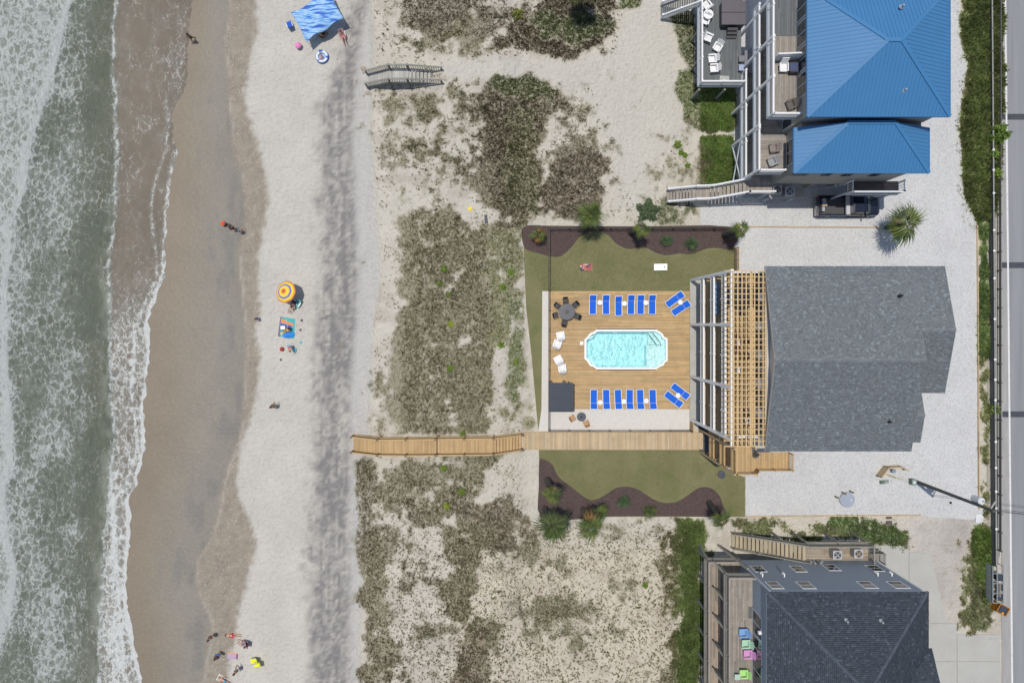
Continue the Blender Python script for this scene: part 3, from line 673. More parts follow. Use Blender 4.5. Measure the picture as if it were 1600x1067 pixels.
sheet('mulch_bed', smooth_poly([(843, 719), (852, 718.6), (863, 725.6), (870.5, 741), (877, 748.6), (893.4, 760.6), (906.6, 771.6), (917.5, 779), (928.4, 780.8), (943.8, 773.8), (961, 762.8), (978.8, 760), (996, 764), (1011.6, 773.8), (1022.5, 780.3), (1035.6, 785), (1051, 785), (1062, 781.4), (1077, 771.6), (1090, 762.8), (1101, 760.6), (1114, 764), (1124, 774), (1128.6, 787), (1129, 805), (1050, 806), (960, 806), (900, 811), (845, 808), (842, 760)], 3), .06, MULCH)
# grass blades standing on the lawns
n = 46000
px = 818 + R_.rand(n) * 350; py = np.where(R_.rand(n) < .55, 360 + R_.rand(n) * 96, 700 + R_.rand(n) * 106)
L1 = [(822, 400), (862, 403), (880, 403), (908, 372), (940, 366), (962, 384), (980, 392), (1010, 392), (1042, 402), (1080, 401), (1110, 391), (1146, 393), (1146, 424), (1078, 437), (1078, 454), (850, 454)]
L2 = [(845, 703), (1095, 703), (1164, 747), (1164, 805), (1132, 805), (1132, 787), (1126, 772), (1114, 761), (1101, 757), (1077, 768), (1051, 782), (1022, 777), (996, 761), (978, 757), (944, 770), (928, 777), (917, 776), (877, 745), (870, 735), (860, 720), (845, 716)]
ok = (sdf(px, py, L1) < 0) | (sdf(px, py, L2) < 0)
px, py = px[ok], py[ok]
gc = np.array([[.22, .225, .1]]) * (.6 + .9 * fbm(px / 22, py / 22, 1, 4)[:, None]) * (.8 + .4 * R_.rand(len(px), 1))
tufts('lawn_grass', px, py, gc, .06 + .05 * R_.rand(len(px)), .06 + .04 * R_.rand(len(px)), 3, 1, .3)

# road
t = NT('road_material'); v = t.coord()
c = t.mix(t.mr(t.noise(t.map(v, (1.4, .05, 1)), 1, 4, .6), .3, .7), (.225, .23, .243), (.295, .3, .313))
c = t.mix(t.mr(t.noise(v, 16, 3, .7), .4, .7, 0, .35), c, (.2, .2, .21))
ROAD = t.done(c, .85, t.bump(t.noise(v, 30, 3), .4, .01), spec=.2)
t = NT('shoulder_material'); v = t.coord()
c = t.mix(t.mr(t.noise(t.map(v, (1.5, .2, 1)), 1.5, 5, .7), .3, .7), (.3, .295, .29), (.40, .39, .375))
c = t.mix(t.mr(t.noise(v, 16, 3, .7), .4, .7, 0, .3), c, (.22, .22, .22))
SHO = t.done(c, .85, t.bump(t.noise(v, 30, 3), .4, .01), spec=.2)
sheet('road', [(1570, -200), (1900, -200), (1900, 1300), (1583, 1300)], .03, ROAD)
sheet('road_shoulder', [(1562, -200), (1571, -200), (1584, 1300), (1566, 1300), (1564, 600)], .034, SHO)
t = NT('road_paint'); v = t.coord()
PAINT = t.done(t.mix(t.mr(t.noise(v, 3, 5, .7), .5, .75, 0, .6), (.68, .68, .67), (.35, .35, .36)), .6)
sheet('road_line', [(1567, -200), (1569.6, -200), (1585, 1300), (1582.2, 1300)], .039, PAINT)
PATCH = obj('dark_asphalt_patch', (.055, .06, .072), .8, var=.25)
for yy_ in (183, 414.5, 647):
    w_ = pl(yy_, [(1562.5, 0), (1566, 1000)])
    sheet('asphalt_patch', [(w_ + (1 if yy_ > 300 else 0), yy_ - 4.6), (1900, yy_ - 5.2), (1900, yy_ + 5.2), (w_ + 1, yy_ + 4.6)], .0365, PATCH)
b = MB(); b.bx(X(1560.5), X(1562.6), Y(870), Y(-200), -.1, .12); b.build('roadside_kerb', simple('mossy_kerb', (.42, .44, .42), .8, .15), None, kind='structure')
b = MB(); b.bx(X(1542), X(1560.4), Y(880), Y(-200), -.1, .015); b.build('verge', simple('sandy_verge', (.33, .31, .27), .9, .3, 4, bump=.4), None, kind='structure')
# concrete drive of the grey house, each slab its own piece
drive = thing('concrete_drive', 'pale concrete driveway of separate slabs reaching the road by the grey house', 'driveway', W(1480, 990))
def slab(poly):
    b = MB(); b.prism([(X(x), Y(y)) for x, y in poly], -.1, .035 + random.random() * .006); b.build('slab', M_SLAB, drive)
M_SLAB = simple('pale_concrete_slab', (.42, .415, .385), .85, .1, 1.0, bump=.2, bscale=14, dirt=.25)
for p in ([(1368, 852), (1419.6, 852), (1419.6, 972.8), (1368, 972.8)], [(1420.4, 862), (1452, 864), (1462, 900), (1470, 935), (1480, 972.8), (1420.4, 972.8)],
          [(1340, 973.6), (1494.6, 973.6), (1494.6, 1032.2), (1340, 1032.2)], [(1495.4, 990), (1562, 991), (1563, 1032.2), (1495.4, 1032.2)],
          [(1340, 1033), (1494.6, 1033), (1494.6, 1120), (1340, 1120)], [(1495.4, 1033), (1563, 1033), (1565, 1120), (1495.4, 1120)], [(1340, 852), (1367.4, 852), (1367.4, 972.8), (1340, 972.8)]): slab(p)
# timber edgings
def edging(p, q, label):
    b = MB(); n = max(1, int((Vector(q) - Vector(p)).length * S / 2.4)); P = Vector((X(p[0]), Y(p[1]), .06)); Q = Vector((X(q[0]), Y(q[1]), .06))
    th = thing('timber_edging', label, 'edging', P)
    for i in range(n):
        a = P.lerp(Q, i / n); c_ = P.lerp(Q, (i + 1) / n); d = (c_ - a).normalized() * .01
        k = .85 + random.random() * .3
        b = MB(); b.bar(a + d, c_ - d, .1, .2, (k, k, k)); b.build('board', M_TANL, th)
edging((1148, 354.5), (1380, 355.5), 'thin timber edging across the gravel between blue house and centre house')
edging((1166, 806), (1438, 804.5), 'timber edging along the bottom of the gravel lot')
edging((1526, 352), (1529, 795), 'long timber edging between the gravel lot and the roadside weeds')
b = MB(); b.bx(X(1139), X(1146), Y(292), Y(165), -.1, .05); b.build('paving_strip', M_CONC, None, kind='structure')

# ------------------------------------------------------------------ boards
def planks(parent, name, x0, x1, y0, y1, z, m, along='x', w=.14, gap=.012, th=.035, seg=3.6, cut=None, var=.16, tone=(1, 1, 1), base=.06):
    b = MB()
    a0, a1, c0, c1 = (x0, x1, y0, y1) if along == 'x' else (y0, y1, x0, x1)
    n = max(1, int(round((c1 - c0) / (w + gap)))); st = (c1 - c0) / n
    for i in range(n):
        cc = c0 + (i + .5) * st; iv = [(a0, a1)]
        if cut:
            r = cut(cc)
            if r: iv = [(a0, r[0]), (r[1], a1)]
        for s0, s1 in iv:
            if s1 - s0 < .05: continue
            p = s0 - random.random() * seg * .8
            while p < s1:
                q = min(p + seg, s1); pp = max(p, s0)
                if q - pp > .04:
                    k = 1 + (random.random() - .5) * 2 * var; h = (random.random() - .5) * .08
                    col = (tone[0] * k * (1 + h), tone[1] * k, tone[2] * k * (1 - h))
                    if along == 'x': b.bx(pp + .004, q - .004, cc - (st - gap) / 2, cc + (st - gap) / 2, z - th, z, col)
                    else: b.bx(cc - (st - gap) / 2, cc + (st - gap) / 2, pp + .004, q - .004, z - th, z, col)
                p += seg
    o = b.build(name, m, parent, kind='stuff')
    return o
def railing(parent, pts, m, h=1.0, post_sp=1.9, bal_sp=.13, cap=.14, post=.11, bal=.038, post_up=.06, mid=True, capc=None, bottom=True, skip_ends=False, mp=None):
    mp = mp or m; b = MB(); r = MB()
    for i in range(len(pts) - 1):
        p, q = Vector(pts[i]), Vector(pts[i + 1]); L = (q - p).length
        up = Vector((0, 0, 1)); 
        e = (q - p).normalized() * .003
        rb = MB(); rb.bar(p + up * h + e, q + up * h - e, cap, .04); rb.build('top_rail', m, parent)
        if bottom:
            rb = MB(); rb.bar(p + up * .1 + e, q + up * .1 - e, .05, .07); rb.build('bottom_rail', m, parent)
        n = max(1, int(L / bal_sp))
        for k in range(n):
            c = p.lerp(q, (k + .5) / n); b.bx(c.x - bal / 2, c.x + bal / 2, c.y - bal / 2, c.y + bal / 2, c.z + .13, c.z + h - .02)
        n = max(1, int(round(L / post_sp)))
        for k in range(n + (1 if i == len(pts) - 2 else 0)):
            c = p.lerp(q, k / n)
            pb = MB(); pb.bx(c.x - post / 2, c.x + post / 2, c.y - post / 2, c.y + post / 2, c.z - .15, c.z + h + post_up)
            pb.bx(c.x - post * .75, c.x + post * .75, c.y - post * .75, c.y + post * .75, c.z + h + post_up + .001, c.z + h + post_up + .035)
            pb.build('post', mp, parent)
    b.build('balusters', mp, parent, kind='stuff')
def stairs(parent, p, q, width, n, m, mstr=None, tw=None):
    """treads from p (low) to q (high); width = horizontal vector across"""
    p = Vector(p); q = Vector(q); w = Vector(width); run = (q - p) / n; hx = Vector((run.x, run.y, 0)); L = hx.length
    for i in range(n):
        c = p + run * (i + .5); z = p.z + (i + 1) * run.z
        a = Vector((c.x, c.y, z - .02)) - w / 2; d = Vector((c.x, c.y, z - .02)) + w / 2
        k = .88 + random.random() * .24
        b = MB(); b.bar(a, d, L * .9, .04, (k, k, k)); b.build('tread', m, parent)
    for s in (-.5, .5):
        b = MB(); b.bar(p + w * s * .96 - Vector((0, 0, .12)), q + w * s * .96 - Vector((0, 0, .12)), .05, .26); b.build('stringer', mstr or m, parent)

# ------------------------------------------------------------------ pool terrace
def inset(poly, d):
    out = []; n = len(poly); a = sum(poly[i][0] * poly[(i + 1) % n][1] - poly[(i + 1) % n][0] * poly[i][1] for i in range(n)); sg = 1 if a > 0 else -1
    for i in range(n):
        p0, p1, p2 = Vector(poly[i - 1]), Vector(poly[i]), Vector(poly[(i + 1) % n])
        e1 = (p1 - p0).normalized(); e2 = (p2 - p1).normalized(); n1 = Vector((-e1.y, e1.x)) * sg; n2 = Vector((-e2.y, e2.x)) * sg
        m_ = (n1 + n2).normalized(); k = max(.5, m_.dot(n1)); out.append(tuple(p1 + m_ * d / k))
    return out
PW = [(X(x), Y(y)) for x, y in POOL]
deck = thing('pool_deck', 'golden timber pool deck of long boards around the swimming pool', 'deck', W(967, 546))
def cutfun(cy):
    xs = []
    n = len(PW)
    for i in range(n):
        (xa, ya), (xb, yb) = PW[i], PW[(i + 1) % n]
        if (ya > cy) != (yb > cy): xs.append(xa + (cy - ya) * (xb - xa) / (yb - ya))
    return (min(xs) + .05, max(xs) - .05) if len(xs) >= 2 else None
planks(deck, 'deck_boards', X(857.5), X(1077), Y(638), Y(456), .12, M_TAN, 'x', .135, .012, .035, 3.8, cutfun, .15)
b = MB()
for yy_ in (455.6, 638.3): b.bx(X(857.5), X(1077), Y(yy_) - .03, Y(yy_) + .03, -.05, .11)
b.bx(X(857), X(857.6), Y(638), Y(456), -.05, .11); b.build('rim_board', M_TAN, deck)
b = MB(); b.prism([(X(847.3), Y(455)), (X(856.8), Y(455)), (X(856.8), Y(673.4)), (X(841), Y(673.4)), (X(846), Y(640))], -.1, .07); b.build('terrace_paving', M_COARSE, None, kind='structure')
b = MB(); b.bx(X(857), X(1077), Y(673.4), Y(639), -.1, .0705); b.build('terrace_paving', M_COARSE, None, kind='structure')

pool = thing('swimming_pool', 'white rimmed fibreglass swimming pool with pale turquoise water set in the timber deck', 'swimming pool', W(977, 546))
GEL = simple('pool_gelcoat', (.68, .9, .93), .4, .04, 1.5, bump=0)
GELW = simple('pool_gelcoat_steps', (.8, .9, .9), .4, .03, 1.5, bump=0)
inner = inset(PW, .2); n = len(PW)
b = MB(); vs = []
for pl_, z in ((PW, .02), (PW, .17), (inner, .17), (inner, -.1)): vs += [(x, y, z) for x, y in pl_]
b.add(vs, [(j * n + i, j * n + (i + 1) % n, (j + 1) * n + (i + 1) % n, (j + 1) * n + i) for j in range(3) for i in range(n)])
b.build('coping', simple('coping_white', (.8, .8, .79), .45, .03), pool)
ins2 = inset(PW, .34)
b = MB(); vs = []
for pl_, z in ((inner, -.1), (inner, -.35), (ins2, -.42), (ins2, -1.35)): vs += [(x, y, z) for x, y in pl_]
b.add(vs, [(j * n + i, (j + 1) * n + i, (j + 1) * n + (i + 1) % n, j * n + (i + 1) % n) for j in range(3) for i in range(n)] + [tuple(3 * n + i for i in range(n))])
b.build('shell', GEL, pool)
b = MB(); b.bx(X(1010.6), X(1041), Y(575.2), Y(539.5), -1.3, -.32); b.build('tanning_ledge', GELW, pool)
def clip_box(x0, x1, y0, y1, z, nm, poly=None):
    b = MB(); b.prism([(X(a), Y(c)) for a, c in poly] if poly else [(X(x0), Y(y0)), (X(x1), Y(y0)), (X(x1), Y(y1)), (X(x0), Y(y1))], -1.3, z); b.build(nm, GELW, pool)
clip_box(0, 0, 0, 0, -.38, 'step', [(1019, 517), (1024, 517), (1031, 523), (1034, 530), (1041, 532), (1041, 539), (1034.4, 539), (1034, 536), (1030, 530), (1025, 524)])
clip_box(0, 0, 0, 0, -.6, 'step', [(1015.6, 517.6), (1019, 518), (1024.5, 525), (1029.5, 531), (1033.6, 537), (1033.6, 539), (1029, 539), (1022, 530), (1015.6, 521)])
clip_box(0, 0, 0, 0, -.85, 'step', [(1015, 522), (1021, 531), (1027, 539), (1015, 539)])
for sy in (1, -1):
    cy_ = 546; f = lambda y: cy_ + (y - cy_) * sy
    clip_box(0, 0, 0, 0, -.42, 'seat', [(915.6, f(531)), (922, f(531)), (929, f(527)), (932.5, f(522)), (933, f(517)), (929, f(518.5)), (922, f(522.6)), (918, f(528))])
t = NT('pool_water'); v = t.coord()
tb = t.n.new('ShaderNodeBsdfTransparent'); tb.inputs[0].default_value = (.86, 1, 1, 1)
gl = t.n.new('ShaderNodeBsdfGlossy'); gl.inputs['Roughness'].default_value = .06
wv = t.ma('ADD', t.noise(t.map(v, (1.3, .8, 1), (0, 0, .5)), 1.9, 4, .65, 1.2), t.ma('MULTIPLY', t.noise(v, 6, 3, .6), .4))
bp = t.bump(wv, 1, .3); t.l(bp, gl.inputs['Normal'])
fr = t.n.new('ShaderNodeFresnel'); fr.inputs[0].default_value = 1.33; t.l(bp, fr.inputs['Normal'])
ms = t.n.new('ShaderNodeMixShader'); t.l(fr.outputs[0], ms.inputs[0]); t.l(tb.outputs[0], ms.inputs[1]); t.l(gl.outputs[0], ms.inputs[2]); t.l(ms.outputs[0], t.out.inputs[0])
va = t.n.new('ShaderNodeVolumeAbsorption'); va.inputs[0].default_value = (.25, .84, .93, 1); va.inputs[1].default_value = .05; t.l(va.outputs[0], t.out.inputs[1])
b = MB(); b.prism(inset(PW, .19), -1.42, -.02); wo_ = b.build('water', t.m, pool)
b = MB(); b.box(0, 0, .18, .34, .34, .03); tag(b.build('skimmer_lid', M_SHELL, None), 'small square white skimmer lid on the deck left of the pool', 'lid').location = W(908.5, 536.2)
# ------------------------------------------------------------------ roofs
t = NT('asphalt_shingle'); ac = t.attr('col').outputs['Color']; v = t.coord()
vm = t.n.new('ShaderNodeVectorMath'); vm.operation = 'SCALE'; t.l(ac, vm.inputs[0]); t.l(t.mr(t.noise(v, 20, 3, .7), .3, .7, .84, 1.16), vm.inputs['Scale'])
SHING = t.done(vm.outputs[0], .9, t.bump(t.noise(v, 40, 2), .4, .01), spec=.15)
def shingles(parent, slopes, pal, expo=.145, wd=.3, name='shingles'):
    """slopes: (eave point, along unit vector, up-slope unit vector, polygon in (u, v))"""
    vs = []; cs = []; rr = random.Random(5); base = MB()
    for o, u, w, poly in slopes:
        o, u, w = Vector(o), Vector(u), Vector(w); nrm = u.cross(w).normalized()
        if nrm.z < 0: nrm = -nrm
        base.add([o + u * a + w * b_ - nrm * .03 for a, b_ in poly], [tuple(range(len(poly)))], pal[0])
        vmax = max(p[1] for p in poly); n = len(poly)
        for j in range(int(vmax / expo) + 1):
            v0 = j * expo; vc = v0 + expo * .5; xs = []
            for i in range(n):
                (ua, va_), (ub, vb) = poly[i], poly[(i + 1) % n]
                if (va_ > vc) != (vb > vc): xs.append(ua + (vc - va_) * (ub - ua) / (vb - va_))
            xs.sort()
            for k in range(0, len(xs) - 1, 2):
                a = xs[k] - rr.random() * wd
                while a < xs[k + 1]:
                    ww = wd * rr.choice((.6, .8, 1, 1.2)); s0 = max(a, xs[k]); s1 = min(a + ww, xs[k + 1]) - .006
                    if s1 - s0 > .02:
                        th = .014 if rr.random() < .6 else .024
                        p = [o + u * s0 + w * v0 + nrm * th, o + u * s1 + w * v0 + nrm * th, o + u * s1 + w * (v0 + expo * 1.05) + nrm * .002, o + u * s0 + w * (v0 + expo * 1.05) + nrm * .002,
                             o + u * s0 + w * v0 - nrm * .005, o + u * s1 + w * v0 - nrm * .005]
                        q = rr.random(); c = pal[0] if q < .5 else (pal[1] if q < .74 else (pal[2] if q < .93 else pal[3]))
                        m_ = .9 + rr.random() * .2; vs.append(p); cs.append((c[0] * m_, c[1] * m_, c[2] * m_))
                    a += ww
    N = len(vs); co = np.array([[tuple(x) for x in p] for p in vs]).reshape(-1, 3) - np.array(parent.location)
    if parent.parent: co -= np.array(parent.parent.location)
    bi = np.arange(N)[:, None] * 6; F = np.concatenate([bi + np.array([[0, 1, 2, 3]]), bi + np.array([[4, 5, 1, 0]])], 0)
    mesh_np(name, co, F, np.repeat(np.array(cs), 6, 0), SHING, 'stuff', parent)
    base.build('roof_sheathing', SHING, parent)
def hipcap(parent, p, q, col, w=.3, m=None, name='ridge_cap', piece=.3):
    p, q = Vector(p), Vector(q); n = int((q - p).length / piece); b = MB()
    for i in range(n):
        a = p.lerp(q, i / n); c = p.lerp(q, (i + 1.05) / n); k = .88 + random.random() * .24
        d = (c - a).normalized(); s = d.cross(Vector((0, 0, 1))).normalized() * w / 2; z = Vector((0, 0, .035)); dr = Vector((0, 0, -.03))
        b.add([a + s + dr, a + z, a - s + dr, c + s + dr, c + z * .7, c - s + dr], [(0, 1, 4, 3), (1, 2, 5, 4), (0, 2, 1)], (col[0] * k, col[1] * k, col[2] * k))
    b.build(name, m or SHING, parent)
def vent_pipe(parent, x, y, z, m, r=.07, h=.32):
    b = MB(); b.cyl((x, y, z - .2), (x, y, z + h), r, r, 10); b.cyl((x, y, z - .05), (x, y, z + .06), r * 2.4, r * 1.3, 10)
    b.build('vent_pipe', m, parent)
def window(parent, c, axis, w, h, mf, proud=.035, panes=2, split='v', glass=None):
    """c centre on wall, axis 'n','s','e','w' outward side"""
    nv = {'n': Vector((0, 1, 0)), 's': Vector((0, -1, 0)), 'e': Vector((1, 0, 0)), 'w': Vector((-1, 0, 0))}[axis]
    u = Vector((0, 0, 1)).cross(nv).normalized(); c = Vector(c); f = MB(); Z = Vector((0, 0, 1)); o = nv * proud / 2; t_ = .09
    f.bar(c - u * w / 2 + Z * h / 2 + o, c + u * w / 2 + Z * h / 2 + o, proud * 1.2, t_); f.bar(c - u * w / 2 - Z * h / 2 + o, c + u * w / 2 - Z * h / 2 + o, proud * 1.5, t_)
    for s in (-1, 1): f.bar(c + u * s * (w / 2 - t_ / 2) - Z * (h / 2 - .046) + o, c + u * s * (w / 2 - t_ / 2) + Z * (h / 2 - .046) + o, proud * 1.2 - .002, t_, up=u)
    if split == 'v': f.bar(c - u * (w / 2 - .1) + o, c + u * (w / 2 - .1) + o, proud * 1.15, t_ * .8)
    else: 
        for k in range(1, panes): q = c + u * (w * (k / panes - .5)); f.bar(q - Z * (h / 2 - .05) + o, q + Z * (h / 2 - .05) + o, proud * 1.15, t_ * .8, up=u)
    fo = f.build('window', mf, parent)
    for k in range(panes):
        g = MB(); 
        if split == 'v': cc = c + Z * (h * ((k + .5) / panes - .5)); ww, hh = w - .18, h / panes - .1
        else: cc = c + u * (w * ((k + .5) / panes - .5)); ww, hh = w / panes - .1, h - .1
        g.bar(cc - u * ww / 2 + nv * .031, cc + u * ww / 2 + nv * .031, .012, hh)
        g.build('pane', glass or M_GLASS, fo)
def ubox(parent, name, x0, x1, y0, y1, z0, z1, m, **k):
    b = MB(); b.bx(x0, x1, y0, y1, z0, z1); return b.build(name, m, parent, **k)
def siding(parent, face, a0, a1, c, z0, z1, m, step=.19, name='siding_boards', topf=None):
    """lap boards on a wall; face n/s/e/w; a = range along wall; c = wall plane"""
    b = MB(); sg = {'n': 1, 's': -1, 'e': 1, 'w': -1}[face]; z = z0; i = 0
    while z < z1 - .01:
        zt = min(z + step, z1); q0, q1 = (a0, a1) if topf is None else topf(z)
        if q1 - q0 < .1: break
        o0, o1 = c + sg * .028, c + sg * .008; k = .96 + random.random() * .08
        if face in 'ns': vs = [(q0, o0, z), (q1, o0, z), (q1, o1, zt), (q0, o1, zt), (q0, c, z), (q1, c, z)]
        else: vs = [(o0, q0, z), (o0, q1, z), (o1, q1, zt), (o1, q0, zt), (c, q0, z), (c, q1, z)]
        b.add(vs, [(0, 1, 2, 3), (4, 5, 1, 0)], (k, k, k)); z += step
    b.build(name, m, parent, kind='stuff')
def walls(parent, x0, x1, y0, y1, z0, z1, m):
    ubox(parent, 'wall', x0, x1, y0, y1, z0, z1, m)

# ================================================================== centre house
PALG = [(.172, .188, .2), (.15, .165, .176), (.188, .206, .218), (.23, .262, .275)]
x0, x1, yn, ys = X(1121), X(1348), Y(432.4), Y(668.7)
hc = thing('beach_house', 'house with grey shingle roof and white three level balconies beside the swimming pool', 'house', ((x0 + x1) / 2, (yn + ys) / 2, 0))
ze = 12.4
def gable(parent, xa, xb, yN, yS, ze_, zr, pal, xb_r=None):
    ym = (yN + yS) / 2; hs = (yN - yS) / 2; sl = math.hypot(hs, zr - ze_); L = xb - xa
    up1 = Vector((0, -hs, zr - ze_)) / sl; up2 = Vector((0, hs, zr - ze_)) / sl
    return [((xa, yN, ze_), (1, 0, 0), up1, [(0, 0), (L, 0), (L, sl), (0, sl)]), ((xb, yS, ze_), (-1, 0, 0), up2, [(0, 0), (L, 0), (L, sl), (0, sl)])]
kE = 1 - ze / H
pit = 2.0 / ((yn - ys) / 2)
xm_e = X(NX + (1424 - NX) * kE)
xA = X(NX + (1476.5 - NX) * kE); yAs = Y(NY + (614 - NY) * kE)
xB = X(NX + (1438 - NX) * kE); yBs = Y(NY + (691 - NY) * kE); hB = (Y(NY + (645 - NY) * (kE + .01)) - yBs)
rise_m = pit * (yn - ys) / 2; zrM = ze + rise_m
roof_c = thing('roof', '', '', hc.location); del roof_c['label'], roof_c['category']; 
bpy.data.objects.remove(roof_c)
sl_main = gable(hc, x0, xm_e, yn, ys, ze, zrM, PALG)
zrA = ze + pit * (yn - yAs) / 2
sl_A = gable(hc, xm_e - 1.2, xA, yn + .003, yAs, ze - .01, zrA, PALG)
zrB = ze + pit * hB
sl_B = gable(hc, xm_e - 1.2, xB, yBs + 2 * hB, yBs, ze + .02, zrB, PALG)
rb = MB(); rb.bx(x0, xA, ys, yn, ze - .25, ze - .24); 
roofo = MB(); roofo.prism([(x0 + .05, yn - .03), (xA - .05, yn - .03), (xA - .05, yAs + .03), (xB - .05, yAs + .03), (xB - .05, yBs + .03), (xm_e - .05, yBs + .03), (xm_e - .05, ys + .03), (x0 + .05, ys + .03)], ze - .24, ze - .06)
roofo = roofo.build('roof', M_WHITE, hc)
shingles(roofo, sl_main + sl_A + sl_B, PALG, .145, .2)
hipcap(roofo, (x0, (yn + ys) / 2, zrM), (xm_e, (yn + ys) / 2, zrM), PALG[0]); hipcap(roofo, (xm_e, (yn + yAs) / 2, zrA), (xA, (yn + yAs) / 2, zrA), PALG[0])
hipcap(roofo, (xm_e, yBs + hB, zrB), (xB, yBs + hB, zrB), PALG[0])
for (a, b_, c_, zz) in ((x0, yn, ys, zrM), (xA, yn, yAs, zrA), (xB, yBs + 2 * hB, yBs, zrB), (xm_e, yn, ys, zrM)):
    ym = (b_ + c_) / 2; g = MB()
    for yy_ in (b_, c_): g.bar((a, yy_, ze - .12), (a, ym, zz - .12), .04, .2)
    g.build('rake_board', M_GREYM, roofo)
def gwall(parent, a, b_, c_, z0, zz, m, th=.15):
    ym = (b_ + c_) / 2; q = MB(); q.add([(a, b_, z0), (a, c_, z0), (a, ym, zz), (a + th, b_, z0), (a + th, c_, z0), (a + th, ym, zz)], [(0, 1, 2), (5, 4, 3), (0, 3, 4, 1), (1, 4, 5, 2), (2, 5, 3, 0)])
    q.build('gable_wall', m, parent)
gwall(hc, x0 + .35, yn - .3, ys + .3, ze - .05, zrM - .1, M_GREYM); gwall(hc, xA - .5, yn - .3, yAs + .3, ze - .05, zrA - .1, M_WHITE)
vent_pipe(roofo, X(NX + (1410 - NX) * (1 - 13.6 / H)), Y(NY + (462 - NY) * (1 - 13.6 / H)), 13.35, M_BLACK); vent_pipe(roofo, X(NX + (1395 - NX) * (1 - 13.6 / H)), Y(NY + (660 - NY) * (1 - 13.6 / H)), 13.1, M_BLACK)
xw = X(1124)
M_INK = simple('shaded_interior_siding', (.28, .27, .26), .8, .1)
ubox(hc, 'wall', xw, xA - .4, yAs + .3, yn - .3, 3.0, ze - .25, M_WHITE); ubox(hc, 'wall', xw, xm_e - .4, ys + .3, yAs + .297, 3.0, ze - .25, M_WHITE)
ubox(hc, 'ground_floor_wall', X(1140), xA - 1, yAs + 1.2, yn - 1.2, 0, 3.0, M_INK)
for lv, zf in enumerate((3.3, 6.4, 9.5)):
    for k in range(6):
        cy = Y(452 + k * 38); window(hc, (xw - .02, cy, zf + 1.1), 'w', 1.9, 2.1, M_WHITE, panes=2, split='h')
for xx in (xA - .8, xA - 4.6, xA - 8.4, xw + .6):
    for yy_ in (yn - .7, yn - 4.3, yn - 7.9, yAs + .7): ubox(hc, 'piling', xx, xx + .3, yy_, yy_ + .3, 0, 3.0, M_WHITE)
for xx in (xm_e - .9, xm_e - 5, xw + .6): ubox(hc, 'piling', xx, xx + .3, ys + .6, ys + .9, 0, 3.0, M_WHITE)
for z_ in (4.9, 8.0, 10.9):
    for f_ in (.2, .5, .8): window(hc, (xA - .39, yAs + .3 + (yn - yAs - .6) * f_, z_), 'e', 1.1, 1.4, M_TRIM)
    for f_ in (.25, .5, .75): window(hc, (xw + (xm_e - xw) * f_, ys + .29, z_), 's', 1.0, 1.3, M_TRIM); window(hc, (xw + (xA - xw) * f_, yn - .29, z_), 'n', 1.0, 1.3, M_TRIM)
xd = X(1079.5); yN_, yS_ = Y(437), Y(656)
ubox(hc, 'apron_slab', X(1077.6), X(1125), yS_, yN_, 0, .1, M_CONC)
posts_y = (437.8, 507, 588, 655)
for py_ in posts_y:
    ubox(hc, 'column', xd - .12, xd + .12, Y(py_) - .12, Y(py_) + .12, .1, 12.25, M_WHITE)
for py_ in (507, 588, 437.8, 655): ubox(hc, 'inner_column', X(1100), X(1100) + .2, Y(py_) - .1, Y(py_) + .1, .1, 3.0, M_WHITE)
M_FASC = wood_mat('rim_joist', (.36, .28, .215), .8)
for lv, zf in enumerate((3.3, 6.4, 9.5)):
    ubox(hc, 'deck_rim', xd + .121, xd + .19, yS_, yN_, zf - .42, zf - .045, M_FASC)
    ubox(hc, 'deck_rim', xd + .19, xw - .05, yS_ , yS_ + .07, zf - .42, zf - .045, M_FASC); ubox(hc, 'deck_rim', xd + .19, xw - .05, yN_ - .07, yN_, zf - .42, zf - .045, M_FASC)
    ubox(hc, 'deck_ceiling', xd + .2, xw - .02, yS_ + .08, yN_ - .08, zf - .3, zf - .28, M_WHITE)
    planks(hc, 'deck_boards', xd - .02, xw - .05, yS_ - .02, yN_ + .02, zf, M_TAN if lv == 2 else M_TANL, 'y', .135, .01, .035, 4)
    ry = [Y(q) for q in posts_y]
    for a, c_ in zip(ry[:-1], ry[1:]): railing(hc, [(xd, a - .14, zf), (xd, c_ + .14, zf)], M_WHITE, 1.05, 2.4, .12, .17)
    if True: railing(hc, [(xd + .2, yN_ - .05, zf), (xw - .2, yN_ - .05, zf)], M_WHITE, 1.05, 1.6, .12, .15)
    if lv == 2: railing(hc, [(X(1098), yS_ + .06, zf), (xw - .2, yS_ + .06, zf)], M_WHITE, 1.05, 1.6, .12, .15)
# pergola above the top deck
zp = 12.3; kp = 1 - zp / H
xp0, xp1 = X(NX + (1143 - NX) * kp), X(NX + (1198.5 - NX) * kp); yp0, yp1 = Y(NY + (424 - NY) * kp), Y(NY + (697 - NY) * kp)
pg = thing('pergola', 'golden timber pergola lattice over the top deck of the house by the pool', 'pergola', ((xp0 + xp1) / 2, (yp0 + yp1) / 2, 9.5))
ubox(pg, 'beam', xp0 - .03, xp0 + .1, yp1, yp0, zp - .3, zp - .08, M_WHITE)
ubox(pg, 'beam', xp1 - .14, xp1 - .02, yp1, yp0, zp - .3, zp - .08, M_PERG); ubox(pg, 'beam', (xp0 + xp1) / 2 + .2, (xp0 + xp1) / 2 + .3, yp1, yp0, zp - .3, zp - .08, M_PERG)
nr = 31
for i in range(nr + 1):
    yy_ = yp0 + (yp1 - yp0) * i / nr; k = .9 + random.random() * .2; b = MB(); b.bx(xp0 - .62, xp1, yy_ - .035, yy_ + .035, zp - .08, zp + .1, (k, k, k)); b.build('rafter', M_PERG, pg)
nb_ = 9
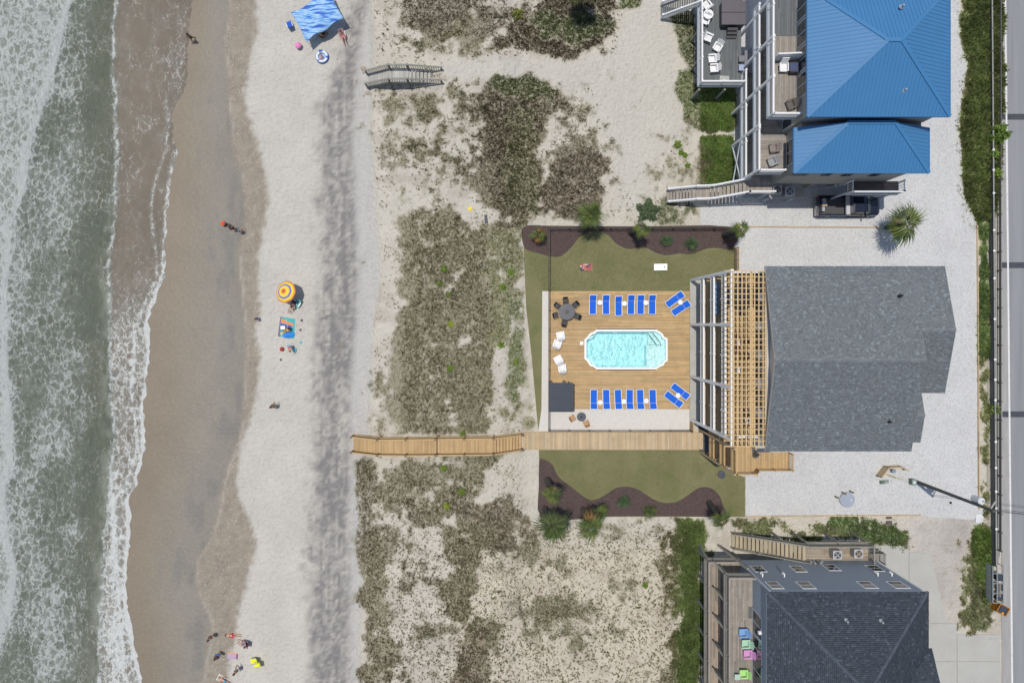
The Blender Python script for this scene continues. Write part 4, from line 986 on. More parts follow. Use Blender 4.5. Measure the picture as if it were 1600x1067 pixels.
for i in range(nb_):
    xx = xp0 + .12 + (xp1 - xp0 - .16) * i / (nb_ - 1); k = .9 + random.random() * .2; b = MB(); b.bx(xx - .045, xx + .045, yp1 - .02, yp0 + .02, zp + .102, zp + .16, (k, k, k)); b.build('batten', M_PERG, pg)
for py_ in (470, 546, 622):
    ubox(hc, 'newel', X(1112), X(1112) + .1, Y(py_), Y(py_) + .1, 9.5, 10.5, M_WHITE)
# timber stair tower at the south end
tw = thing('stair_tower', 'golden timber stair landings stacked at the south end of the white balconies', 'stairs', (X(1100), Y(680), 0))
xt0, xt1, yt0, yt1 = X(1091), X(1121), Y(706), Y(657.2)
for xx, yy_ in ((xt0, yt0), (xt0, Y(672)), (xt1 - .15, yt0), (xt1 - .15, Y(672))): ubox(tw, 'post', xx, xx + .14, yy_, yy_ + .14, 0, 10.6, M_TANL)
b = MB(); b.prism([(X(1091), Y(656.8)), (X(1120), Y(656.8)), (X(1120), Y(706)), (X(1093), Y(706))], -.05, .06); b.build('ground_pad', M_DARK, tw)
for lv, zf in enumerate((3.3, 6.4, 9.5)):
    xe = xt1 if lv == 2 else xt0 + 1.25
    ubox(tw, 'deck_rim', xt0 + .15, xt0 + .2, yt0 + .02, yt1, zf - .3, zf - .04, M_TANL); ubox(tw, 'deck_rim', xt0 + .2, xe, yt0 - .001, yt0 + .05, zf - .3, zf - .04, M_TANL)
    planks(tw, 'deck_boards', xt0 + .145, xe, yt0 + .05, yt1, zf, M_TAN, 'y', .135, .012, .035, 3.2)
    railing(tw, [(xt0 + .21, yt1 - .15, zf), (xt0 + .21, yt0 + .1, zf)], M_TAN, 1.02, 2.2, .12, .1)
    railing(tw, [(xt0 + .25, yt0 + .08, zf), (xe - .1, yt0 + .08, zf)], M_TAN, 1.02, 1.4, .12, .1)
lm = X(1134)
planks(tw, 'landing_boards', lm, lm + 3.0, Y(706), Y(683), 7.9, M_TAN, 'y', .135, .012, .035, 3.2)
stairs(tw, (lm, Y(694.5), 7.9), (xt1 - .02, Y(694.5), 9.5), (0, 1.35, 0), 8, M_TAN)
for yy_ in (706, 683.5):
    railing(tw, [(xt1 + .05, Y(yy_), 9.4), (lm, Y(yy_), 7.95)], M_OLDW if yy_ < 690 else M_TAN, .95, 2.4, .12, .1)
railing(tw, [(lm, Y(705.7), 7.9), (lm + 2.95, Y(705.7), 7.9), (lm + 2.95, Y(684), 7.9)], M_TAN, .95, 1.9, .12, .1)
for xx in (lm + .1, lm + 2.8): ubox(tw, 'post', xx, xx + .14, Y(705.6), Y(705.6) + .14, 0, 7.86, M_TANL)

# ================================================================== blue roofed house
BLUE = simple('blue_roof_metal', (.052, .19, .39), .5, .05, .6, metal=.0, bump=.04, bscale=6, spec=.35)
ze1 = 12.6; k1 = 1 - ze1 / H; zr1 = 14.9
bx0, bx1, bs = X(NX + (1261.5 - NX) * k1), X(NX + (1484.5 - NX) * k1), Y(NY + (182 - NY) * k1)
d1 = 82.6 * S; bn = bs + 2 * d1
hb = thing('beach_house', 'tall beach house with bright blue ribbed metal roof and white balconies', 'house', ((bx0 + bx1) / 2, bs + 2, 0))
def metal_roof(parent, xa, xb, yN, yS, za, zb, d, name='roof', north=True, sp=.31):
    z0 = za; ym = yN - d; pts = {}
    R0, R1 = (xa + d, ym), (xb - d, ym)
    m = MB()
    if not north: m.add([(xa, ym, z0), (xb, ym, z0), (xb, yS, z0), (xa, yS, z0), (R0[0], ym, zb), (R1[0], ym, zb)], [(3, 2, 5, 4), (0, 3, 4), (2, 1, 5)]); m.bx(xa + .01, xb - .01, yS + .01, ym - .01, z0 - .2, z0 - .012)
    else: m.add([(xa, yN, z0), (xb, yN, z0), (xb, yS, z0), (xa, yS, z0), (R0[0], ym, zb), (R1[0], ym, zb)], [(2, 3, 4, 5) if False else (3, 2, 5, 4), (0, 3, 4), (2, 1, 5), (1, 0, 4, 5)])
    if north: m.bx(xa + .01, xb - .01, yS + .01, yN - .01, z0 - .2, z0 - .012)
    ro = m.build(name, BLUE, parent)
    rb = MB(); rs = MB(); sl = (zb - za) / d
    def rib(p, q): rb.bar(Vector(p) + Vector((0, 0, .006)), Vector(q) + Vector((0, 0, .006)), .055, .05)
    n = int((xb - xa) / sp)
    for i in range(1, n):
        x = xa + (xb - xa) * i / n; run = min(x - xa, xb - x, d)
        rib((x, yS, z0), (x, yS + run, z0 + run * sl))
        if north: rib((x, yN, z0), (x, yN - run, z0 + run * sl))
    n = int((yN - yS) / sp)
    for i in range(1, n):
        y = yS + (yN - yS) * i / n
        if not north and y > ym: continue
        run = min(y - yS, yN - y, d)
        rib((xa, y, z0), (xa + run, y, z0 + run * sl)); rib((xb, y, z0), (xb - run, y, z0 + run * sl))
    rb.build('ribs', BLUE, ro, kind='stuff')
    for p, q in (((xa, yS, z0), (R0[0], ym, zb)), ((xb, yS, z0), (R1[0], ym, zb)), ((R0[0], ym, zb), (R1[0], ym, zb))) + ((((xa, yN, z0), (R0[0], ym, zb)), ((xb, yN, z0), (R1[0], ym, zb))) if north else ()):
        h = MB(); h.bar(Vector(p) + Vector((0, 0, .02)), Vector(q) + Vector((0, 0, .02)), .3, .05); h.build('ridge_cap', BLUE, ro)
    h = MB(); 
    if not north: yN = ym
    h.bx(xa - .04, xb + .04, yS - .04, yS - .001, z0 - .21, z0 + .03); h.bx(xa - .04, xa - .001, yS, yN, z0 - .21, z0 + .03); h.bx(xb + .001, xb + .04, yS, yN, z0 - .21, z0 + .03); h.bx(xa, xb, yN + .001, yN + .04, z0 - .21, z0 + .03)
    h.build('eave_trim', BLUE, ro)
    return ro
r1 = metal_roof(hb, bx0, bx1, bn, bs, ze1, zr1, d1)
vent_pipe(r1, *W(1412.5, 8, 14.2)[:2], 13.9, M_GREYM, .08); vent_pipe(r1, *W(1415, 140, 13.6)[:2], 13.4, M_GREYM, .08)
ze2 = 9.8; k2 = 1 - ze2 / H; zr2 = 11.45; d2 = 59.6 * S
cx0, cx1, cs = X(NX + (1240.5 - NX) * k2), X(NX + (1452 - NX) * k2), Y(NY + (270 - NY) * k2)
r2 = metal_roof(hb, cx0, cx1, cs + 2 * d2, cs, ze2, zr2, d2, 'lower_roof', False)
wx0, wx1 = X(1181), bx1 - .5
ubox(hb, 'wall', wx0, wx1, bs + .35, bn - .4, 3.0, ze1 - .2, M_BEIGE); ubox(hb, 'wall', X(1187), wx1, cs + .45, bs + .349, 3.0, ze2 - .2, M_BEIGE)
siding(hb, 's', wx0, wx1, bs + .35, 9.9, ze1 - .2, M_BEIGE); siding(hb, 's', X(1187), wx1, cs + .45, 3.05, ze2 - .2, M_BEIGE)
siding(hb, 'w', bs + .36, bn - .4, wx0, 3.05, ze1 - .2, M_BEIGE); siding(hb, 'w', cs + .45, bs + .34, X(1187), 3.05, ze2 - .2, M_BEIGE)
for xx in (X(1181), X(1215), X(1255), X(1295), X(1343)):
    for yy_ in (cs + .6, Y(250), Y(200), Y(150), Y(100), Y(50)): ubox(hb, 'piling', xx, xx + .28, yy_, yy_ + .28, 0, 3.0, M_BEIGE)
for px_, zz in ((1190, 7.6), (1199, 7.6), (1232, 7.5), (1262, 7.3), (1300, 7.3)):
    window(hb, (X(px_ + 6), cs + .42, zz - .2), 's', .8, 1.0, M_DARK)
for i, (a, c_) in enumerate(((1285, 1302), (1204, 1222))):
    for s_ in (0, 1):
        b = MB(); b.bar((X(a), cs + .5, 2.7 if s_ else .6), (X(c_), cs + .5, .6 if s_ else 2.7), .12, .14); b.build('cross_brace', M_TRIM, hb)
ubox(hb, 'rear_wall', X(1250), wx1 - .5, cs + 3.2, cs + 3.4, 0, 3.0, M_BEIGE)
# windows and doors on the balcony side
for py_, zz in ((30, 10.9), (40, 10.9)): pass
for yy_, n_ in ((60, 2), (140, 2), (20, 2), (100, 2)):
    window(hb, (wx0 - .03, Y(NY + (yy_ - NY) * .86), 10.65), 'w', 2.0, 2.0, M_TRIM, panes=2, split='h')
window(hb, (X(1187) - .03, Y(NY + (240 - NY) * .9), 7.6), 'w', 2.3, 2.0, M_TRIM, panes=2, split='h')
for z_ in (7.6, 4.4):
    for yy_ in (220, 170, 120): window(hb, (wx0 - .03, Y(yy_), z_), 'w', 1.9, 2.0, M_TRIM, panes=2, split='h')
# balconies: levels, floors, rails
xr = X(1141.4); yU = Y(NY + (187 - NY) * .855); yL = Y(NY + (268 - NY) * .895); yTop = Y(-60)
k96 = 1 - 9.6 / H
yc_col = Y(231)
colys = [231.5, 180 - 0, 128, 75]
def z_at(zf): return 1 - zf / H
lev = [(3.15, yL, Y(132)), (6.45, yL, Y(60)), (9.6, Y(NY + (184 - NY) * k96), yTop)]
for li, (zf, ya, yb) in enumerate(lev):
    xwall = wx0 - .05
    if li < 2: planks(hb, 'deck_boards', xr + .12, X(1187) - .05, ya, Y(231), zf, M_GREYW, 'x', .135, .012, .035, 3)
    planks(hb, 'deck_boards', xr + .12, xwall, Y(231) + .01 if li < 2 else ya, yb if li < 2 else Y(120), zf, M_GREYW, 'y' if li == 2 else 'x', .135, .012, .035, 3)
    if li == 2: planks(hb, 'deck_boards', xr + .12, xwall, Y(119.8), yTop, zf, M_GREYC, 'y', .135, .012, .035, 4)
    ubox(hb, 'deck_rim', xr + .0, xr + .11, ya, yb, zf - .4, zf - .04, M_TRIM)
    ubox(hb, 'deck_rim', xr + .11, xwall, ya - .06, ya - .001, zf - .4, zf - .04, M_TRIM)
    railing(hb, [(xr + .06, ya + .1, zf), (xr + .06, yb - .1, zf)], M_WHITE, 1.05, 3.3, .115, .15, .12)
    if li > 0: railing(hb, [(xr + .16, ya + .06, zf), (xwall - .1, ya + .06, zf)], M_WHITE, 1.05, 2.6, .115, .15, .12)
for py_ in (231.5, 181, 128, 75, 22):
    ubox(hb, 'column', xr - .02, xr + .2, Y(py_), Y(py_) + .22, 0, 10.7 if py_ < 231 else 7.5, M_WHITE)
ubox(hb, 'column', xr - .02, xr + .2, yL, yL + .22, 0, 7.5, M_WHITE)
for s_ in (0, 1):
    b = MB(); b.bar((xr + .05, Y(231), .4 if s_ else 2.7), (xr + .05, yL + .2, 2.7 if s_ else .4), .1, .12); b.build('cross_brace', M_TRIM, hb)
# white partition between the two top balconies
b = MB()
pa = W(1213, 88, 10.6); pb_ = W(1262, 80, 10.9)
for i in range(6):
    f0, f1 = i / 6, (i + 1) / 6
    b.bar((pa.x + (wx0 - pa.x) * f0, Y(NY + (88 - NY) * .845) , 9.6 + .75), (pa.x + (wx0 - pa.x) * f1 - .004, Y(NY + (88 - NY) * .845), 9.6 + .75), .12, 1.5 + .5 * f0)
b.build('privacy_partition', M_WHITE, hb)
# side balcony above the parked truck
zb = 4.2; kb = 1 - 5.25 / H
sx0, sx1, sy0 = X(NX + (1332 - NX) * kb), X(NX + (1414 - NX) * kb), Y(NY + (300 - NY) * kb)
planks(hb, 'side_balcony_boards', sx0, sx1, sy0, cs + .44, zb, M_GREYW, 'x', .135, .012, .035, 3, tone=(.35, .3, .3))  # tone darkens the boards to brown, with the eave shade painted in
ubox(hb, 'side_balcony_rim', sx0, sx1, sy0 - .05, sy0 - .001, zb - .35, zb - .04, M_TRIM)
railing(hb, [(sx0 + .05, cs + .3, zb), (sx0 + .05, sy0 + .05, zb)], M_WHITE, 1.05, 3, .2, .1); railing(hb, [(sx0 + .1, sy0 + .05, zb), (sx1 - .05, sy0 + .05, zb)], M_WHITE, 1.05, 3.2, .2, .16); railing(hb, [(sx1 - .05, sy0 + .1, zb), (sx1 - .05, cs + .3, zb)], M_WHITE, 1.05, 3, .2, .1)
for xx in (sx0 + .1, sx1 - .25): ubox(hb, 'balcony_post', xx, xx + .14, sy0 + .1, sy0 + .24, 0, zb - .04, M_TRIM)
# condenser shelf
ubox(hb, 'condenser_shelf', X(1188), X(1229), Y(317), cs + .44, 2.0, 2.08, M_CONC); 
for xx in (X(1189), X(1226)): ubox(hb, 'shelf_post', xx, xx + .12, Y(316.5), Y(316.5) + .12, 0, 2.0, M_TRIM)
# front stairs of the blue house
fs = thing('beach_stairs', 'white railed timber stairs climbing from the sand to the blue roofed house', 'stairs', W(1040, 305))
cA = W(1036, 306, .0); cB = W(1086, 303.3, 1.55); cC = W(1110, 302.5, 1.6); cD = W(1166, 292, 3.15)
cA = Vector((X(1041), Y(307.5), 0)); cB = Vector((cB.x, cB.y, 1.55)); 
wv_ = (0, 1.22, 0)
stairs(fs, cA, cB, wv_, 9, M_GREYW, M_WHITE); stairs(fs, cC, cD, wv_, 9, M_GREYW, M_WHITE)
planks(fs, 'landing_boards', cB.x, cC.x, cB.y - .6, cB.y + .6, 1.6, M_GREYW, 'y', .14, .012, .035, 2)
planks(fs, 'landing_boards', cD.x, X(1187), cD.y - .6, yL - .01, 3.14, M_GREYW, 'y', .14, .012, .035, 3)
for s_ in (-.62, .62):
    d = Vector((0, s_, 0))
    railing(fs, [cA + d, cB + d, cC + d, cD + d], M_WHITE, 1.0, 2.6, .13, .13)
railing(fs, [cD + Vector((0, -.62, 0)), Vector((X(1185), cD.y - .62, 3.15))], M_WHITE, 1.0, 2.6, .13, .13)
for p in (cB, cC, cD, Vector((X(1183), cD.y, 3.15))):
    for s_ in (-.55, .55): ubox(fs, 'support_post', p.x - .06, p.x + .06, p.y + s_ - .06, p.y + s_ + .06, 0, p.z - .1, M_TRIM)
# hot tub deck
zt = 3.2; kt = 1 - zt / H
tx0, tx1, ty0, ty1 = X(NX + (1091 - NX) * kt), xr - .05, Y(NY + (134 - NY) * kt), Y(-60)
dk = thing('hot_tub_deck', 'raised grey board deck with white railing in front of the blue roofed house', 'deck', (tx0, ty0, 0))
planks(dk, 'deck_boards', tx0 + .05, tx1, ty0, ty1, zt, M_GREYC, 'y', .135, .012, .035, 4)
ubox(dk, 'deck_rim', tx0 - .02, tx0 + .04, ty0, ty1, zt - .35, zt - .04, M_TRIM); ubox(dk, 'deck_rim', tx0 + .04, tx1, ty0 - .06, ty0 - .001, zt - .35, zt - .04, M_TRIM)
railing(dk, [(tx0 + .08, ty1, zt), (tx0 + .08, ty0 + .06, zt), (tx1, ty0 + .06, zt)], M_WHITE, 1.05, 2.4, .115, .14, .12)
for py_ in (150, 105, 60, 15): 
    for xx in (tx0 + .1, (tx0 + tx1) / 2 + .5): ubox(dk, 'deck_post', xx, xx + .18, Y(py_ + 7), Y(py_ + 7) + .18, 0, zt - .3, M_OLDW)
# stairs at the top left of that deck
st = thing('beach_stairs', 'short white railed stairs going down to the sand path beside the hot tub deck', 'stairs', W(1035, 15))
sA = Vector((X(1032), Y(12 + 8), 0)); sB = Vector((tx0 - .02, Y(NY + (-2 - NY) * kt), 3.15))
stairs(st, sA, sB, (0, 1.3, 0), 16, M_GREYC, M_WHITE)
for s_ in (-.66, .66): railing(st, [sA + Vector((0, s_, 0)), sB + Vector((0, s_, 0))], M_WHITE, 1.0, 2.2, .13, .13)

# ================================================================== grey house at the bottom
PALD = [(.06, .072, .09), (.05, .06, .076), (.068, .082, .1), (.092, .112, .137)]
ze3 = 10.7; k3 = 1 - ze3 / H; y3 = Y(NY + (924 - NY) * k3); x30, x31 = X(NX + (1198 - NX) * k3), X(NX + (1451 - NX) * k3)
h3 = thing('beach_house', 'slate grey sided house with dark hip roof at the bottom edge', 'house', ((x30 + x31) / 2, y3 - 4, 0))
d3 = (x31 - x30) / 2; zr3 = ze3 + 3.35; ydep = 16.0
sl = math.hypot(d3, zr3 - ze3); un = Vector((0, -d3, zr3 - ze3)) / sl; uw = Vector((d3, 0, zr3 - ze3)) / sl; ue = Vector((-d3, 0, zr3 - ze3)) / sl
W3 = x31 - x30
slopes = [((x30, y3, ze3), (1, 0, 0), un, [(0, 0), (W3, 0), (W3 / 2, sl)]),
          ((x30, y3 - ydep, ze3), (0, 1, 0), uw, [(0, 0), (ydep, 0), (ydep - d3, sl), (0, sl)]),
          ((x31, y3, ze3), (0, -1, 0), ue, [(0, 0), (ydep, 0), (ydep, sl), (d3, sl)])]
rf = MB(); rf.bx(x30 + .03, x31 - .03, y3 - ydep, y3 - .03, ze3 - .22, ze3 - .06); rf = rf.build('roof', M_TRIM, h3)
gy = Y(NY + (1012 - NY) * k3); gx1 = X(NX + (1456 - NX) * k3) ; hsg = 45 * S; gsl = math.hypot(hsg, 1.32)
slopes += [((x31 - 1.8, gy, ze3 + .02), (1, 0, 0), Vector((0, -hsg, 1.32)) / gsl, [(1.8, 0), (1.8 + gx1 - x31, 0), (1.8 + gx1 - x31, gsl), (-.9, gsl)]),
           ((gx1, gy - 2 * hsg, ze3 + .02), (-1, 0, 0), Vector((0, hsg, 1.32)) / gsl, [(0, 0), (gx1 - x31 + 1.8, 0), (gx1 - x31 + 2.7, gsl), (0, gsl)])]
rfw = None
shingles(rf, slopes, PALD, .15, .22)
for p, q in (((x30, y3, ze3), (x30 + d3, y3 - d3, zr3)), ((x31, y3, ze3), (x31 - d3, y3 - d3, zr3)), ((x30 + d3, y3 - d3, zr3), (x30 + d3, y3 - ydep, zr3))): hipcap(rf, p, q, (.078, .094, .118), .24)
for px_, py_ in ((1329, 975), (1384, 976)): 
    p = W(px_, py_, 12.4); vent_pipe(rf, p.x, p.y, ze3 + (y3 - p.y) * (zr3 - ze3) / d3, M_GREYM, .08)
a0, a1, cw = X(1139), X(1340), Y(858.5)
ubox(h3, 'wall', a0, a1, Y(1180), cw, 3.0, ze3 - .2, M_SIDE)
ubox(h3, 'wall', a1, gx1 - .4, gy - 2 * hsg + .4, gy - .4, 3.0, ze3 - .2, M_SIDE)
gw = MB(); gw.add([(gx1 - .4, gy - .1, ze3 - .2), (gx1 - .4, gy - 2 * hsg + .1, ze3 - .2), (gx1 - .4, gy - hsg, ze3 + 1.25), (gx1 - .5, gy - .1, ze3 - .2), (gx1 - .5, gy - 2 * hsg + .1, ze3 - .2), (gx1 - .5, gy - hsg, ze3 + 1.25)], [(0, 1, 2), (5, 4, 3), (0, 3, 4, 1), (1, 4, 5, 2), (2, 5, 3, 0)]); gw.build('gable_wall', M_SIDE, h3)
for xx in (a0 + .3, (a0 + a1) / 2, a1 - .6):
    for yy_ in (cw - .6, cw - 6, cw - 12): ubox(h3, 'piling', xx, xx + .3, yy_, yy_ + .3, 0, 3.0, M_OLDW)
for f_ in (.2, .5, .8): window(h3, (a1 + .02, cw - (cw - gy) * f_, 7.5), 'e', 1.1, 1.4, M_WHITE)
siding(h3, 'n', a0, a1, cw, 3.05, ze3 - .2, M_SIDE, .2); siding(h3, 'w', Y(1180), cw, a0, 3.05, ze3 - .2, M_SIDE, .2); siding(h3, 'e', gy, cw, a1, 3.05, ze3 - .2, M_SIDE, .2)
for xx, yy_ in ((a0 - .05, cw + .03), (a1 + .02, cw + .03)): ubox(h3, 'corner_board', xx - .04, xx + .08, yy_ - .1, yy_, 3.0, ze3 - .2, M_TRIM)
ubox(h3, 'corner_board', a0 - .045, a0 + .1, Y(1180), cw + .02, 2.9, 3.04, M_TRIM)
def wz(px_, py_):      # height on the north wall seen at that photo row
    return H * (1 - (NY - 858.5) / (NY - py_))
for (px_, py_, w_) in ((1185, 889, 1.1), (1247, 889, 1.1), (1299, 887, 1.15), (1367, 888, 1.15)):
    z_ = wz(px_, py_); window(h3, (X(NX + (px_ - NX) * (1 - z_ / H)), cw + .02, z_), 'n', w_, 1.5, M_WHITE)
for (px_, py_, w_) in ((1210, 914.5, 1.1), (1259, 914.5, 1.2), (1355, 914, 1.2), (1403, 914, 1.3)):
    z_ = wz(px_, py_); window(h3, (X(NX + (px_ - NX) * (1 - z_ / H)), cw + .02, z_), 'n', w_, 1.5, M_WHITE)
for (px_, py_) in ((1191, 901), (1225, 901), (1371, 899.5), (1393, 899.5)):
    z_ = wz(px_, py_); xx = X(NX + (px_ - NX) * (1 - z_ / H)); b = MB(); b.cyl((xx, cw, z_ + .1), (xx, cw + .25, z_ + .05), .05, .05, 8); b.cyl((xx, cw + .25, z_ - .18), (xx, cw + .25, z_ + .12), .13, .07, 10); b.build('wall_lamp', M_SHELL, h3)
for i in range(5):
    b = MB(); xx = X(1239 + i * 4); b.bx(xx, xx + .16, cw + .03, cw + .18, 3.3 + (i % 3) * .3, 3.9 + (i % 2) * .3); b.cyl((xx + .08, cw + .1, 3.1), (xx + .08, cw + .1, 4.6), .03, .03, 6); b.build('meter_box', M_GREYM, h3)
zf = 6.5
for yy_ in (972, 1010, 1045, 1080):
    window(h3, (a0 - .02, Y(NY + (yy_ - NY) * .895), zf + 1.15), 'w', 2.1, 2.1, M_TRIM, panes=2, split='h')
b = MB(); p = W(1188, 988, 8.6); b.cyl((a0 - .0, p.y, 8.6), (a0 - .3, p.y, 8.6), .18, .18, 12); b.build('wall_lamp', M_SHELL, h3)
# decks of the grey house
ux0 = X(1099); lx0 = X(1086.3); y3b = Y(1180)
M_DK = wood_mat('worn_brown_boards', (.29, .26, .228), .85, 1.4, .3)
planks(h3, 'upper_deck_boards', ux0 + .1, a0 - .03, y3b, Y(861), zf, M_DK, 'y', .135, .014, .035, 3.4, None, .22)
planks(h3, 'lower_deck_boards', lx0 + .1, a0 - .03, y3b, Y(857), 3.2, M_DK, 'y', .135, .014, .035, 3.4, None, .22, (1.05, .98, .9))
for (xx, yy_, z_) in ((ux0, Y(860), zf), (lx0, Y(856), 3.2)):
    ubox(h3, 'deck_rim', xx, xx + .08, y3b, yy_, z_ - .35, z_ - .04, M_OLDW); ubox(h3, 'deck_rim', xx + .08, a0 - .02, yy_, yy_ + .06, z_ - .35, z_ - .04, M_OLDW)
    railing(h3, [(xx + .12, y3b + 2, z_), (xx + .12, yy_, z_), (a0 - .2, yy_, z_)], M_GREYW, 1.0, 2.4, .13, .16, .12)
for py_ in (866, 905, 945, 985, 1025, 1065):
    b = MB(); b.bar((lx0 + .25, Y(py_ - 8), 3.2 * 0), (lx0 + .25, Y(py_ - 8), 3.15), .2, .2); b.build('deck_post', M_OLDW, h3)
    b = MB(); b.bar((ux0 + .2, Y(py_ - 6), 3.2), (ux0 + .2, Y(py_ - 6), 6.4), .2, .2); b.build('deck_post', M_OLDW, h3)
    b = MB(); b.bar((ux0 - .25, Y(py_ - 12), 4.3), (ux0 + .25, Y(py_ - 2), 6.4), .14, .2); b.build('deck_brace', M_OLDW, h3)
for p, q in (((1093, 851, .0), (1090, 857, 3.1)), ((1122, 851, 0), (1137, 857, 5.6))):
    b = MB(); b.bar((X(p[0]), Y(p[1]), p[2]), (X(q[0]), Y(q[1]), q[2]), .2, .22); b.build('prop', M_OLDW, h3)
# entry stairs and landing with condensers
es = thing('entry_stairs', 'weathered timber stairs and landing along the slate grey siding', 'stairs', (X(1150), Y(842), 0))
lx, rx_ = X(1237), X(1331); zl = 3.2
planks(es, 'landing_boards', lx, rx_, Y(858) + .0, Y(832), zl, M_DK, 'x', .135, .014, .035, 3.2, None, .2, (1.2, 1.12, 1.0))
stairs(es, (X(1142), Y(842), 0), (lx, Y(846), zl), (0, 1.5, 0), 18, wood_mat('tread_boards', (.40, .34, .24), .8), M_OLDW)
railing(es, [(X(1142), Y(830.5), 0), (lx, Y(833), zl), (rx_ - .05, Y(833), zl), (rx_ - .05, Y(856), zl)], M_OLDW, 1.0, 2.4, .13, .13)
railing(es, [(X(1142), Y(853.5), 0), (lx, Y(858), zl)], M_OLDW, .9, 2.4, .13, .1)
ubox(es, 'landing_rim', lx, rx_, Y(832), Y(832) + .06, zl - .3, zl - .04, M_OLDW)
for xx in (X(1170), X(1205), lx, X(1285), rx_ - .2): ubox(es, 'support_post', xx, xx + .16, Y(833), Y(833) + .16, 0, (zl - .1) if xx >= lx else zl * (xx - X(1142)) / (lx - X(1142)) - .05, M_OLDW)
planks(es, 'lower_landing_boards', X(1329) + .3, X(1358), Y(866), Y(850), 1.9, M_DK, 'y', .135, .014, .035, 3.2)
railing(es, [(X(1329) + .3, Y(850.5), 1.9), (X(1357.5), Y(850.5), 1.9), (X(1357.5), Y(865.5), 1.9)], M_OLDW, 1.0, 2.4, .13, .13)
for xx in (X(1332), X(1355)): ubox(es, 'support_post', xx, xx + .14, Y(851), Y(851) + .14, 0, 1.87, M_OLDW)
# ================================================================== boardwalks
bw = thing('boardwalk', 'flat golden boardwalk along the bottom of the pool terrace', 'boardwalk', W(950, 688))
planks(bw, 'boards', X(815.5), X(1098), Y(701.5), Y(675), .16, M_TANL, 'y', .14, .012, .035, 6, None, .15)
b = MB(); 
for yy_ in (701.9, 674.6): b.bx(X(815.5), X(1091), Y(yy_) - .02, Y(yy_) + .02, -.05, .15)
b.build('rim_board', M_TANL, bw)
def walkway(th, nodes, mb, mr, kinds, rail_h, rs, mpost=None):
    """nodes: (px, y_top, y_bottom, z) as seen in the photo; kinds per span: 'deck' or number of treads"""
    P = []
    for (px_, ya, yb, z) in nodes: P.append((W(px_, ya, z), W(px_, yb, z)))
    for i, k in enumerate(kinds):
        (a, b_), (c, d) = P[i], P[i + 1]
        if k == 'deck':
            L = ((c + d) / 2 - (a + b_) / 2).length; n = int(L / .15); pb = MB()
            for j in range(n):
                f0, f1 = (j + .04) / n, (j + .96) / n; kk_ = 1 + (random.random() - .5) * .3
                q = [b_.lerp(d, f0), b_.lerp(d, f1), a.lerp(c, f1), a.lerp(c, f0)]; z_ = Vector((0, 0, -.035))
                pb.add(q + [v_ + z_ for v_ in q], [(0, 1, 2, 3), (7, 6, 5, 4), (0, 4, 5, 1), (2, 6, 7, 3), (1, 5, 6, 2), (3, 7, 4, 0)], (kk_, kk_, kk_))
            pb.build('boards', mb, th, kind='stuff')
        else:
            for j in range(k):
                f0, f1 = (j + .06) / k, (j + .9) / k; fz = (j + (.5 if True else 0)) / k; z_ = a.z + (c.z - a.z) * fz
                q = [b_.lerp(d, f0), b_.lerp(d, f1), a.lerp(c, f1), a.lerp(c, f0)]; q = [Vector((v_.x, v_.y, z_)) for v_ in q]; dz = Vector((0, 0, -.04)); kk_ = .9 + random.random() * .2
                tb = MB(); tb.add(q + [v_ + dz for v_ in q], [(0, 1, 2, 3), (7, 6, 5, 4), (0, 4, 5, 1), (2, 6, 7, 3), (1, 5, 6, 2), (3, 7, 4, 0)], (kk_, kk_, kk_)); tb.build('tread', mb, th)
        for u_, w_ in ((a, c), (b_, d)):
            sb_ = MB(); sb_.bar(u_ - Vector((0, 0, .2)), w_ - Vector((0, 0, .2)), .05, .24); sb_.build('stringer', mr, th)
    for side in (0, 1):
        inn = [Vector(p[side]).lerp(p[1 - side], .035) for p in P]
        railing(th, inn, mr, rail_h, rs[0], rs[1], rs[2], rs[3], .05, mp=mpost)
    for a, b_ in P:
        for v_ in (a, b_):
            pb = MB(); pb.bx(v_.x - .07, v_.x + .07, v_.y - .07, v_.y + .07, v_.z - 2.2, v_.z - .1); pb.build('piling', mr, th)
M_BRN = wood_mat('shaded_treated_timber', (.20, .15, .095), .8)  # walkover posts and balusters: their shade is put into a darker brown
dw = thing('dune_walkover', 'golden timber walkover crossing the dune from the pool to the beach', 'walkway', W(680, 697))
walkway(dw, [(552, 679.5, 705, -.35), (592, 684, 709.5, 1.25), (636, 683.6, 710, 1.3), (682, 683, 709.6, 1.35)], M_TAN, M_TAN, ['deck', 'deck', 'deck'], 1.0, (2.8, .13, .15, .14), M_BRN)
dw2 = dw
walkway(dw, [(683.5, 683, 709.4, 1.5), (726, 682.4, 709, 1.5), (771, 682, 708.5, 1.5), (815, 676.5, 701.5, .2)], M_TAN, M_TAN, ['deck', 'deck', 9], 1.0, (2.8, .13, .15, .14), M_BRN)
ow = thing('dune_walkover', 'old grey weathered walkover with green grey railings between dune and beach', 'walkway', W(630, 118))
walkway(ow, [(574, 116, 137, -.35), (609, 107, 130, 1.5), (638, 107, 130, 1.6), (691, 111, 132, .35)], wood_mat('sun_bleached_boards', (.43, .42, .385), .9, 1.2, .15), M_OLDW, ['deck', 'deck', 9], 1.05, (2.4, .22, .15, .13))

